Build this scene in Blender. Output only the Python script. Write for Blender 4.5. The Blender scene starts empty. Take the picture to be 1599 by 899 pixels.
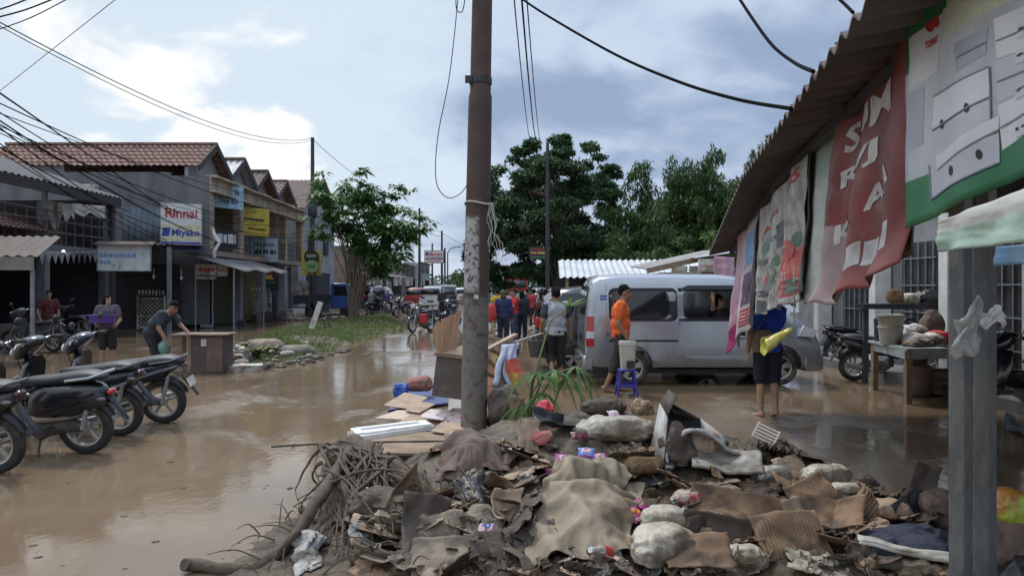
import bpy, bmesh, math, random
from mathutils import Vector, Matrix, Euler, noise
S=bpy.context.scene; COL=S.collection
PI=math.pi; R=math.radians; V=Vector
H=1.65; F=1180.0
rnd=random.Random(7)
def at(x,y,Y): return V(((x-799.5)/F*Y,Y,H-(y-449.5)/F*Y))
def gx(x,Y): return (x-799.5)/F*Y
def gy(y): return H*F/(y-449.5)
def gnd(x,y): return V((gx(x,gy(y)),gy(y),0))
def nz(p,s=1.0,o=0.0): return noise.noise(V((p[0]*s+o,p[1]*s+o*1.7,p[2]*s-o)))
# ---------------------------------------------------------------- materials
MATS={}
def mat(name,c,c2=None,r=.6,sc=5,bump=0,bsc=None,metal=0,spec=.5,coat=0,mud=0,mudc=(.16,.115,.075),r2=None,stretch=None,emit=0,alpha=None,trans=0,coord='Object',lo=.38,hi=.62):
    if name in MATS: return MATS[name]
    m=bpy.data.materials.new(name); m.use_nodes=True; nt=m.node_tree; N=nt.nodes; L=nt.links
    b=N['Principled BSDF']; MATS[name]=m
    tc=N.new('ShaderNodeTexCoord'); src=tc.outputs[coord]
    if stretch:
        mp=N.new('ShaderNodeMapping'); mp.inputs['Scale'].default_value=stretch; L.new(src,mp.inputs[0]); src=mp.outputs[0]
    def nt_(scale,det=6,rough=.62):
        n=N.new('ShaderNodeTexNoise'); n.inputs['Scale'].default_value=scale; n.inputs['Detail'].default_value=det; n.inputs['Roughness'].default_value=rough
        L.new(src,n.inputs['Vector']); return n.outputs[0]
    def ramp(f,a,bb):
        q=N.new('ShaderNodeMapRange'); q.inputs[1].default_value=a; q.inputs[2].default_value=bb; L.new(f,q.inputs[0]); return q.outputs[0]
    c2=c2 or tuple(min(1,x*.72) for x in c)
    f=ramp(nt_(sc),lo,hi)
    mx=N.new('ShaderNodeMix'); mx.data_type='RGBA'; L.new(f,mx.inputs[0]); mx.inputs[6].default_value=(*c,1); mx.inputs[7].default_value=(*c2,1)
    col=mx.outputs[2]
    if mud:
        g=ramp(nt_(sc*.55,8,.7),.62-mud*.3,.72-mud*.22)
        m2=N.new('ShaderNodeMix'); m2.data_type='RGBA'; L.new(g,m2.inputs[0]); L.new(col,m2.inputs[6]); m2.inputs[7].default_value=(*mudc,1); col=m2.outputs[2]
        m3=N.new('ShaderNodeMix'); L.new(g,m3.inputs[0]); m3.inputs[2].default_value=r; m3.inputs[3].default_value=.65; L.new(m3.outputs[0],b.inputs['Roughness'])
    elif r2 is not None:
        m3=N.new('ShaderNodeMix'); L.new(f,m3.inputs[0]); m3.inputs[2].default_value=r; m3.inputs[3].default_value=r2; L.new(m3.outputs[0],b.inputs['Roughness'])
    else: b.inputs['Roughness'].default_value=r
    L.new(col,b.inputs['Base Color'])
    b.inputs['Metallic'].default_value=metal; b.inputs['Specular IOR Level'].default_value=spec; b.inputs['Coat Weight'].default_value=coat; b.inputs['Coat Roughness'].default_value=.08
    if alpha is not None: b.inputs['Alpha'].default_value=alpha
    if trans: b.inputs['Transmission Weight'].default_value=trans
    if emit: L.new(col,b.inputs['Emission Color']); b.inputs['Emission Strength'].default_value=emit
    if bump:
        bp=N.new('ShaderNodeBump'); bp.inputs['Strength'].default_value=min(1,bump); bp.inputs['Distance'].default_value=.02*max(1,bump); L.new(nt_(bsc or sc*4),bp.inputs['Height']); L.new(bp.outputs[0],b.inputs['Normal'])
    return m
def leafmat(name,c,c2,tr=.35,rough=.45):
    if name in MATS: return MATS[name]
    m=bpy.data.materials.new(name); m.use_nodes=True; N=m.node_tree.nodes; L=m.node_tree.links; MATS[name]=m
    b=N['Principled BSDF']; g=N.new('ShaderNodeNewGeometry'); mx=N.new('ShaderNodeMix'); mx.data_type='RGBA'
    mx.inputs[6].default_value=(*c,1); mx.inputs[7].default_value=(*c2,1); L.new(g.outputs['Random Per Island'],mx.inputs[0])
    L.new(mx.outputs[2],b.inputs['Base Color']); b.inputs['Roughness'].default_value=rough; b.inputs['Specular IOR Level'].default_value=.35
    t=N.new('ShaderNodeBsdfTranslucent'); L.new(mx.outputs[2],t.inputs[0]); ms=N.new('ShaderNodeMixShader'); ms.inputs[0].default_value=tr
    L.new(b.outputs[0],ms.inputs[1]); L.new(t.outputs[0],ms.inputs[2]); L.new(ms.outputs[0],N['Material Output'].inputs[0]); return m
def bandmat(name,cols,axis=2,scale=1.0,r=.5,bump=0,wave=None,metal=0,coord='Object',edge=None):
    """periodic stripes along one axis (corrugations, tiles, boards)"""
    if name in MATS: return MATS[name]
    m=mat(name,cols[0],cols[1],r=r,metal=metal,coord=coord); N=m.node_tree.nodes; L=m.node_tree.links; b=N['Principled BSDF']
    tc=N.new('ShaderNodeTexCoord'); sp=N.new('ShaderNodeSeparateXYZ'); L.new(tc.outputs[coord],sp.inputs[0])
    mu=N.new('ShaderNodeMath'); mu.operation='MULTIPLY'; mu.inputs[1].default_value=scale*2*PI; L.new(sp.outputs[axis],mu.inputs[0])
    si=N.new('ShaderNodeMath'); si.operation='SINE'; L.new(mu.outputs[0],si.inputs[0])
    bp=N.new('ShaderNodeBump'); bp.inputs['Strength'].default_value=bump; bp.inputs['Distance'].default_value=.03; L.new(si.outputs[0],bp.inputs['Height']); L.new(bp.outputs[0],b.inputs['Normal'])
    return m
# ---------------------------------------------------------------- mesh builder
class MB:
    def __init__(s): s.v=[]; s.f=[]; s.m=[]
    def add(s,vs,fs,mi=0,M=None):
        o=len(s.v)
        s.v+= [tuple(M@V(p)) if M is not None else tuple(p) for p in vs]
        s.f+= [tuple(i+o for i in f) for f in fs]; s.m+=[mi]*len(fs); return s
    def box(s,c,d,rot=None,mi=0):
        x,y,z=d[0]/2,d[1]/2,d[2]/2
        vs=[(a,b,e) for a in(-x,x) for b in(-y,y) for e in(-z,z)]
        fs=[(0,1,3,2),(4,6,7,5),(0,4,5,1),(2,3,7,6),(0,2,6,4),(1,5,7,3)]
        M=Matrix.Translation(V(c))
        if rot is not None: M=M@Euler(rot).to_matrix().to_4x4()
        return s.add(vs,fs,mi,M)
    def bar(s,a,b,w,h,mi=0,up=(0,0,1)):
        a=V(a);b=V(b);d=b-a; l=d.length; d.normalize(); u=V(up)
        if abs(d.dot(u))>.98: u=V((1,0,0))
        x=d.cross(u).normalized(); u=x.cross(d)
        M=Matrix((( d.x,x.x,u.x,0),(d.y,x.y,u.y,0),(d.z,x.z,u.z,0),(0,0,0,1)))
        M=Matrix.Translation((a+b)/2)@M
        n=len(s.v); s.box((0,0,0),(l,w,h),None,mi)
        for i in range(n,len(s.v)): s.v[i]=tuple(M@V(s.v[i]))
        return s
    def loft(s,rings,mi=0,cap=True,closed=False):
        n=len(rings[0]); vs=[p for r in rings for p in r]; fs=[]; k=len(rings)
        for i in range(k if closed else k-1):
            j=(i+1)%k
            for q in range(n):
                w=(q+1)%n; fs.append((i*n+q,i*n+w,j*n+w,j*n+q))
        if cap and not closed: fs.append(tuple(range(n))[::-1]); fs.append(tuple((k-1)*n+q for q in range(n)))
        return s.add(vs,fs,mi)
    def tube(s,pts,rad,n=8,mi=0,cap=True,closed=False,flat=1.0):
        pts=[V(p) for p in pts]; k=len(pts)
        if not hasattr(rad,'__len__'): rad=[rad]*k
        rings=[]; u=None
        for i,p in enumerate(pts):
            if closed: d=pts[(i+1)%k]-pts[i-1]
            else: d=pts[min(i+1,k-1)]-pts[max(i-1,0)]
            if d.length<1e-9: d=V((0,0,1))
            d.normalize()
            if u is None:
                u=V((0,0,1)) if abs(d.z)<.9 else V((1,0,0))
            u=(u-d*u.dot(d)); u.normalize(); w=d.cross(u)
            rings.append([p+u*math.cos(2*PI*q/n)*rad[i]*flat+w*math.sin(2*PI*q/n)*rad[i] for q in range(n)])
        return s.loft(rings,mi,cap,closed)
    def lathe(s,prof,c=(0,0,0),axis='z',n=20,mi=0,ang=2*PI):
        rings=[]
        for k in range(n):
            a=2*PI*k/n; ca,sa=math.cos(a),math.sin(a); r=[]
            for (rr,h) in prof:
                if axis=='z': p=(rr*ca,rr*sa,h)
                elif axis=='y': p=(rr*ca,h,rr*sa)
                else: p=(h,rr*ca,rr*sa)
                r.append(V(p)+V(c))
            rings.append(r)
        vs=[p for r in rings for p in r]; m=len(prof); fs=[]
        for k in range(n):
            j=(k+1)%n
            for q in range(m-1): fs.append((k*m+q,j*m+q,j*m+q+1,k*m+q+1))
        return s.add(vs,fs,mi)
    def ell(s,c,r,nu=14,nv=9,mi=0,M=None,fn=None):
        if not hasattr(r,'__len__'): r=(r,r,r)
        vs=[];fs=[]
        for i in range(1,nv):
            t=PI*i/nv
            for j in range(nu):
                a=2*PI*j/nu; vs.append(V((r[0]*math.sin(t)*math.cos(a),r[1]*math.sin(t)*math.sin(a),r[2]*math.cos(t))))
        vs.append(V((0,0,r[2]))); vs.append(V((0,0,-r[2]))); T=len(vs)-2
        for i in range(nv-2):
            for j in range(nu):
                k=(j+1)%nu; fs.append((i*nu+j,(i+1)*nu+j,(i+1)*nu+k,i*nu+k))
        for j in range(nu):
            k=(j+1)%nu; fs.append((T,j,k)); fs.append((T+1,(nv-2)*nu+k,(nv-2)*nu+j))
        if fn: vs=[fn(p) for p in vs]
        MM=Matrix.Translation(V(c))
        if M is not None: MM=MM@M.to_4x4()
        return s.add(vs,fs,mi,MM)
    def prism(s,ol,t,M=None,mi=0,bulge=0,ins=.0):
        """polygon outline in local xz, thickness t along y (centred). bulge>0: rounded sides"""
        n=len(ol); cx=sum(p[0] for p in ol)/n; cz=sum(p[1] for p in ol)/n
        if bulge:
            rings=[]
            for (yy,k) in ((-.5,1-bulge),(-.42,1-bulge*.35),(-.25,1),(.25,1),(.42,1-bulge*.35),(.5,1-bulge)):
                rings.append([V((cx+(p[0]-cx)*k,yy*t,cz+(p[1]-cz)*k)) for p in ol])
        else: rings=[[V((p[0],yy*t,p[1])) for p in ol] for yy in(-.5,.5)]
        if M is not None: rings=[[M@p for p in r] for r in rings]
        return s.loft(rings,mi)
    def quad(s,a,b,c,d,mi=0): return s.add([a,b,c,d],[(0,1,2,3)],mi)
    def grid(s,fn,nu,nv,mi=0):
        vs=[fn(i/nu,j/nv) for i in range(nu+1) for j in range(nv+1)]
        fs=[(i*(nv+1)+j,(i+1)*(nv+1)+j,(i+1)*(nv+1)+j+1,i*(nv+1)+j+1) for i in range(nu) for j in range(nv)]
        return s.add(vs,fs,mi)
    def build(s,name,mats,parent=None,smooth=40,bevel=0,loc=None,rot=None,solid=0,sub=0,fixn=True,seg=2):
        me=bpy.data.meshes.new(name); me.from_pydata(s.v,[],s.f)
        if not isinstance(mats,(list,tuple)): mats=[mats]
        for m in mats: me.materials.append(m)
        me.polygons.foreach_set('material_index',s.m)
        if fixn:
            bm=bmesh.new(); bm.from_mesh(me); bmesh.ops.recalc_face_normals(bm,faces=bm.faces); bm.to_mesh(me); bm.free()
        me.polygons.foreach_set('use_smooth',[bool(smooth)]*len(me.polygons))
        if smooth and smooth<180: me.set_sharp_from_angle(angle=R(smooth))
        me.update()
        o=bpy.data.objects.new(name,me); COL.objects.link(o)
        if parent: o.parent=parent
        if loc is not None: o.location=loc
        if rot is not None: o.rotation_euler=rot
        if solid: q=o.modifiers.new('t','SOLIDIFY'); q.thickness=solid; q.offset=0
        if sub: q=o.modifiers.new('s','SUBSURF'); q.levels=sub; q.render_levels=sub
        if bevel: q=o.modifiers.new('b','BEVEL'); q.width=bevel; q.segments=seg; q.limit_method='ANGLE'; q.angle_limit=R(40)
        return o
_cr={}
def crease(p,seed,f):
    """sharp-folded crumple height, about 0..1"""
    k=seed%97
    if k not in _cr:
        r=random.Random(k+500); _cr[k]=[(V((r.gauss(0,1),r.gauss(0,1),r.gauss(0,1))).normalized(),q*r.uniform(.8,1.25),r.uniform(0,2)) for q in (.6,.9,1.3,2.0,3.1)]
    p=V(p)*f; p=p+V((nz(p,.7,k),nz(p,.7,k+3),nz(p,.7,k+6)))*.9; h=0;w=0
    for d,q,c in _cr[k]:
        h+=abs(((p.dot(d)*q+c)%2)-1)/q; w+=1/q
    return h/w
def tag(o,label,cat,group=None,kind=None):
    if label: o['label']=label
    if cat: o['category']=cat
    if group: o['group']=group
    if kind: o['kind']=kind
    return o
def thing(name,label,cat,loc=(0,0,0),rz=0,group=None,rot=None):
    o=bpy.data.objects.new(name,None); COL.objects.link(o); o.empty_display_size=.2; o.location=loc
    o.rotation_euler=rot if rot is not None else (0,0,rz); return tag(o,label,cat,group)
def struct(o): o['kind']='structure'; return o
def dup(root,loc,rz,label=None,group=None):
    r=root.copy(); COL.objects.link(r); r.location=loc; r.rotation_euler=(0,0,rz)
    if label: r['label']=label
    if group: r['group']=group
    for ch in list(root.children):
        c=ch.copy(); COL.objects.link(c); c.parent=r
        for g in ch.children:
            d=g.copy(); COL.objects.link(d); d.parent=c
    return r
TMP=bpy.data.scenes.new('tmp')
def ev(o):
    """apply modifiers, keep object"""
    TMP.collection.objects.link(o); vl=TMP.view_layers[0]; vl.update(); me=bpy.data.meshes.new_from_object(o.evaluated_get(vl.depsgraph)); TMP.collection.objects.unlink(o); o.modifiers.clear(); o.data=me; return o
def t2m(cu,name):
    o=bpy.data.objects.new(name,cu); TMP.collection.objects.link(o); vl=TMP.view_layers[0]; vl.update(); me=bpy.data.meshes.new_from_object(o.evaluated_get(vl.depsgraph)); bpy.data.objects.remove(o); bpy.data.curves.remove(cu); return me
def text(body,size,m,parent,loc,rot,name='lettering',ext=.002,align='CENTER',sx=1,bold=0,shear=0):
    cu=bpy.data.curves.new(name,'FONT'); cu.body=body; cu.size=size; cu.extrude=ext; cu.align_x=align; cu.align_y='CENTER'; cu.offset=bold; cu.shear=shear
    cu.resolution_u=3
    me=t2m(cu,name)
    me.materials.clear(); me.materials.append(m)
    o=bpy.data.objects.new(name,me); COL.objects.link(o); o.parent=parent; o.location=loc; o.rotation_euler=rot; o.scale=(sx,1,1); return o
def rrect(w,h,r,n=3,cx=0,cz=0):
    pts=[]
    for (sx,sz,a0) in ((1,1,0),(-1,1,90),(-1,-1,180),(1,-1,270)):
        for k in range(n+1):
            a=R(a0+90*k/n); pts.append((cx+sx*(w/2-r)+r*math.cos(a),cz+sz*(h/2-r)+r*math.sin(a)))
    return pts
def wire_pts(a,b,sag,n=24):
    a=V(a);b=V(b); return [a.lerp(b,t/n)-V((0,0,sag*4*(t/n)*(1-t/n))) for t in range(n+1)]
# ---------------------------------------------------------------- camera, light, sky
cam=bpy.data.cameras.new('camera'); co=bpy.data.objects.new('camera',cam); COL.objects.link(co)
cam.sensor_width=36; cam.lens=F/1599*36; cam.clip_end=3000; cam.clip_start=.05
co.location=(0,0,H); co.rotation_euler=(R(90),0,0); S.camera=co
S.view_settings.view_transform='Standard'; S.view_settings.look='None'; S.view_settings.gamma=1; S.view_settings.exposure=.22
SUN_EL=R(58); SUN_AZ=R(-24)
sd=V((math.sin(SUN_AZ)*math.cos(SUN_EL),math.cos(SUN_AZ)*math.cos(SUN_EL),math.sin(SUN_EL)))
sl=bpy.data.lights.new('sun','SUN'); sl.energy=1.8; sl.angle=R(9); sl.color=(1,.95,.87)
so=bpy.data.objects.new('sun',sl); COL.objects.link(so); so.rotation_euler=(-sd).to_track_quat('-Z','Y').to_euler()
W=bpy.data.worlds.new('World'); S.world=W; W.use_nodes=True; N=W.node_tree.nodes; L=W.node_tree.links
bg=N['Background']; bg.inputs[1].default_value=.1
sky=N.new('ShaderNodeTexSky'); sky.sky_type='NISHITA'; sky.sun_disc=False; sky.sun_elevation=SUN_EL; sky.sun_rotation=SUN_AZ
tc=N.new('ShaderNodeTexCoord')
def vm(op,a,b=None):
    n=N.new('ShaderNodeVectorMath'); n.operation=op
    for i,x in enumerate((a,b)):
        if x is None: continue
        if isinstance(x,(tuple,Vector)): n.inputs[i].default_value=x
        else: L.new(x,n.inputs[i])
    return n.outputs[1 if op in('DOT_PRODUCT','LENGTH') else 0]
def ma(op,a,b=None,cl=False):
    n=N.new('ShaderNodeMath'); n.operation=op; n.use_clamp=cl
    for i,x in enumerate((a,b)):
        if x is None: continue
        if isinstance(x,(int,float)): n.inputs[i].default_value=x
        else: L.new(x,n.inputs[i])
    return n.outputs[0]
def mr(f,a,b,c=0,d=1,smooth=True):
    n=N.new('ShaderNodeMapRange'); n.interpolation_type='SMOOTHSTEP' if smooth else 'LINEAR'
    for i,x in enumerate((a,b,c,d)): n.inputs[i+1].default_value=x
    L.new(f,n.inputs[0]); return n.outputs[0]
def mixc(f,a,b):
    n=N.new('ShaderNodeMix'); n.data_type='RGBA'
    for i,x in ((0,f),(6,a),(7,b)):
        if isinstance(x,(int,float)): n.inputs[i].default_value=x
        elif isinstance(x,tuple): n.inputs[i].default_value=(*x,1)
        else: L.new(x,n.inputs[i])
    return n.outputs[2]
d=vm('NORMALIZE',tc.outputs['Generated'])
sp=N.new('ShaderNodeSeparateXYZ'); L.new(d,sp.inputs[0])
zz=ma('ADD',ma('MAXIMUM',sp.outputs[2],0.0),.32)
cb=N.new('ShaderNodeCombineXYZ'); L.new(ma('DIVIDE',sp.outputs[0],zz),cb.inputs[0]); L.new(ma('DIVIDE',sp.outputs[1],zz),cb.inputs[1]); cb.inputs[2].default_value=3.7
def cn(sc,det,rough,dist=0,off=(0,0,0)):
    n=N.new('ShaderNodeTexNoise'); n.inputs['Scale'].default_value=sc; n.inputs['Detail'].default_value=det; n.inputs['Roughness'].default_value=rough; n.inputs['Distortion'].default_value=dist
    L.new(vm('ADD',cb.outputs[0],off),n.inputs['Vector']); return n.outputs[0]
n1=cn(1.25,5,.5,.35,(1.4,.8,0)); n2=cn(3.1,7,.52,.4,(5,2,1)); n3=cn(.8,2,.5,0,(1,8,3))
az=vm('DOT_PRODUCT',d,V((.93,.36,.1)).normalized())       # large-scale: darker towards the right
base=ma('ADD',ma('ADD',ma('MULTIPLY',n1,1.15),ma('MULTIPLY',n2,.85)),ma('MULTIPLY',az,-.40))
glow=mr(vm('DOT_PRODUCT',d,at(380,-40,10).normalized()-V((0,0,.0)) if 0 else (at(380,-40,10)-V((0,0,H))).normalized()),.93,1.0)
base=ma('ADD',base,ma('MULTIPLY',glow,.26))
hz=mr(sp.outputs[2],.0,.2,.10,0)
base=ma('ADD',ma('ADD',base,hz),-.245)
f1=mr(base,.45,.70); f2=mr(base,.62,.92); f3=mr(base,1.03,1.14)
cc=mixc(f1,(2.7,3.5,5.0),(5.0,5.9,7.3)); cc=mixc(f2,cc,(6.1,7.05,7.95)); cc=mixc(f3,cc,(9.2,9.2,9.0))
cc=mixc(.93,sky.outputs[0],cc)
up=mr(sp.outputs[2],.36,.8,1.0,2.1); vs=N.new('ShaderNodeVectorMath'); vs.operation='SCALE'; L.new(cc,vs.inputs[0]); L.new(up,vs.inputs['Scale']); cc=vs.outputs[0]  # added boost: sky above the frame brightened to throw more light on the ground
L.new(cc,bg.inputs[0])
# ---------------------------------------------------------------- flood ground
def water_mat():
    m=bpy.data.materials.new('muddy_flood_water'); m.use_nodes=True; N=m.node_tree.nodes; L=m.node_tree.links; b=N['Principled BSDF']
    tc=N.new('ShaderNodeTexCoord')
    def nn(sc,det=6,rough=.6,st=None,dist=0):
        src=tc.outputs['Object']
        if st: mp=N.new('ShaderNodeMapping'); mp.inputs['Scale'].default_value=st; L.new(src,mp.inputs[0]); src=mp.outputs[0]
        n=N.new('ShaderNodeTexNoise'); n.inputs['Scale'].default_value=sc; n.inputs['Detail'].default_value=det; n.inputs['Roughness'].default_value=rough; n.inputs['Distortion'].default_value=dist; L.new(src,n.inputs['Vector']); return n.outputs[0]
    def mr(f,a,b_,c=0,d=1):
        q=N.new('ShaderNodeMapRange'); q.interpolation_type='SMOOTHSTEP'
        for i,x in enumerate((a,b_,c,d)): q.inputs[i+1].default_value=x
        L.new(f,q.inputs[0]); return q.outputs[0]
    def mix(f,a,b_):
        n=N.new('ShaderNodeMix'); n.data_type='RGBA'; L.new(f,n.inputs[0])
        for i,x in ((6,a),(7,b_)):
            if isinstance(x,tuple): n.inputs[i].default_value=(*x,1)
            else: L.new(x,n.inputs[i])
        return n.outputs[2]
    def math_(op,a,b_):
        n=N.new('ShaderNodeMath'); n.operation=op
        for i,x in enumerate((a,b_)):
            if isinstance(x,(int,float)): n.inputs[i].default_value=x
            else: L.new(x,n.inputs[i])
        return n.outputs[0]
    c=mix(mr(nn(.35,5),.35,.65),(.165,.113,.070),(.22,.158,.102))
    c=mix(mr(nn(2.2,8,.7,(1,.5,1)),.5,.72),c,(.17,.12,.08))
    # shallow places: bare wet mud, rougher and paler
    sh=mr(nn(.42,7,.62,(1,.75,1),.6),.545,.645)
    mudc=mix(mr(nn(9,8,.75),.4,.62),(.15,.115,.084),(.29,.235,.18))
    c=mix(math_('MULTIPLY',sh,.55),c,mudc)
    fo=math_('MULTIPLY',mr(nn(3.2,10,.74,(1,.33,1),1.2),.625,.70),.55)
    c=mix(fo,c,(.36,.30,.245))
    L.new(c,b.inputs['Base Color'])
    ro=math_('ADD',math_('ADD',mr(nn(1.1,5,.6),.35,.7,.025,.11),math_('MULTIPLY',sh,.24)),math_('MULTIPLY',fo,.6)); L.new(ro,b.inputs['Roughness'])
    b.inputs['IOR'].default_value=1.33
    h=math_('ADD',math_('MULTIPLY',nn(5,5,.6,(1,.55,1)),.3),math_('MULTIPLY',nn(22,4,.6,(1,.5,1)),.06))
    h=math_('ADD',h,math_('MULTIPLY',math_('MULTIPLY',sh,nn(12,8,.7)),.8)); h=math_('ADD',h,math_('MULTIPLY',fo,.1))
    bp=N.new('ShaderNodeBump'); bp.inputs['Strength'].default_value=.17; bp.inputs['Distance'].default_value=.05; L.new(h,bp.inputs['Height']); L.new(bp.outputs[0],b.inputs['Normal'])
    return m
mb=MB(); mb.quad((-600,-60,0),(600,-60,0),(600,1200,0),(-600,1200,0)); struct(mb.build('flooded_road',water_mat()))
# ---------------------------------------------------------------- shared building materials
M_con=mat('weathered_concrete',(.17,.17,.18),(.085,.085,.092),r=.85,sc=1.6,bump=.4,bsc=12,stretch=(1,1,.3),lo=.32,hi=.68)
M_con2=mat('pale_plaster',(.34,.345,.36),(.19,.19,.2),r=.85,sc=1.6,stretch=(1,1,.3),bump=.3,bsc=10)
M_cream=mat('cream_plaster',(.47,.38,.28),(.28,.22,.155),r=.8,sc=2.2,stretch=(1,1,.35),bump=.2,bsc=10)
M_tan=mat('tan_plaster',(.33,.25,.18),(.24,.18,.13),r=.85,sc=1.1)
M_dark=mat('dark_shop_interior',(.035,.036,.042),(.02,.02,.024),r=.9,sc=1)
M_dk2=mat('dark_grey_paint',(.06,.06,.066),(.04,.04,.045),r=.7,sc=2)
M_tile=mat('clay_roof_tile',(.30,.165,.125),(.12,.075,.062),r=.85,sc=7,lo=.40,hi=.60,mud=.15,mudc=(.06,.05,.045))
M_tile2=mat('faded_clay_tile',(.30,.225,.185),(.15,.11,.095),r=.8,sc=9)
M_tile3=mat('grey_roof_tile',(.09,.09,.10),(.055,.055,.06),r=.8,sc=6)
M_zinc=mat('zinc_sheet',(.38,.40,.42),(.25,.26,.28),r=.55,sc=2,metal=.2)
M_rust=mat('rusty_sheet',(.16,.105,.085),(.10,.07,.06),r=.8,sc=3)
M_white=mat('old_white_paint',(.68,.68,.66),(.52,.52,.50),r=.6,sc=3)
M_wm=mat('white_mud_stained',(.62,.60,.56),(.40,.36,.30),r=.7,sc=3,mud=.5)
M_steel=mat('galvanised_steel',(.26,.28,.29),(.18,.195,.20),r=.5,metal=.35,sc=5,bump=.1)
M_tarpg=mat('grey_tarpaulin',(.16,.15,.145),(.11,.10,.10),r=.7,sc=2,bump=.4,bsc=5)
M_blk=mat('black_plastic',(.018,.018,.02),(.03,.03,.03),r=.45,sc=6)
M_rub=mat('tyre_rubber',(.025,.024,.023),(.045,.04,.034),r=.85,sc=9,mud=.45,mudc=(.13,.095,.065))
M_wood=mat('weathered_wood',(.30,.21,.14),(.19,.13,.085),r=.8,sc=3,stretch=(1,1,7),bump=.3)
M_bluep=mat('blue_sheet',(.10,.125,.15),(.065,.08,.10),r=.75,sc=1.5)
M_ink=mat('black_ink',(.02,.02,.025),r=.6)
M_red=mat('red_ink',(.45,.03,.03),(.36,.03,.03),r=.55)
M_blue=mat('blue_ink',(.03,.07,.35),(.025,.05,.26),r=.5)
M_yel=mat('yellow_paint',(.62,.46,.07),(.48,.35,.06),r=.6)
M_grn=mat('green_ink',(.03,.22,.08),(.025,.16,.06),r=.5)
M_pblue=mat('pale_blue_sign',(.36,.52,.62),(.26,.40,.50),r=.6,sc=2)
M_orange=mat('amber_letters',(.85,.45,.10),(.75,.38,.08),r=.5)
def tile_roof(a,b,c,d,tw=.26,th=.34,amp=.03):
    """a,b ridge ends; d,c eave ends.  real wavy tile courses"""
    a,b,c,d=map(V,(a,b,c,d)); Lw=(b-a).length; Ls=(d-a).length; nrm=(b-a).cross(d-a).normalized()
    if nrm.z<0: nrm=-nrm
    nu=int(Lw/tw*6); nv=int(Ls/th)*2
    mb=MB()
    def fn(u,v):
        p=a.lerp(b,u).lerp(d.lerp(c,u),v)
        row=int(v*Ls/th+1e-6); h=amp*math.sin(2*PI*(u*Lw/tw))+.03*((v*Ls/th)%1.0)
        return p+nrm*h
    vs=[]
    rows=int(Ls/th)
    rings=[]
    for r_ in range(rows):
        for vv in (r_/rows,(r_+.97)/rows):
            rings.append([a.lerp(b,k/nu).lerp(d.lerp(c,k/nu),vv)+nrm*(amp*math.sin(2*PI*k/6)+(.05 if vv>r_/rows else 0)) for k in range(nu+1)])
    vs=[p for q in rings for p in q]; n=nu+1
    fs=[(i*n+k,i*n+k+1,(i+1)*n+k+1,(i+1)*n+k) for i in range(len(rings)-1) for k in range(nu)]
    mb.add(vs,fs); return mb
def corr(a,b,c,d,pitch=.12,amp=.015,per=6):
    """corrugated sheet, corrugations run a->d"""
    a,b,c,d=map(V,(a,b,c,d)); n=(b-a).cross(d-a).normalized(); nu=max(6,int((b-a).length/pitch*per)); mb=MB()
    top=[a.lerp(b,k/nu)+n*amp*math.sin(2*PI*k/per) for k in range(nu+1)]; bot=[d.lerp(c,k/nu)+n*amp*math.sin(2*PI*k/per) for k in range(nu+1)]
    vs=top+bot; m=nu+1; mb.add(vs,[(k,k+1,m+k+1,m+k) for k in range(nu)]); return mb
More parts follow.
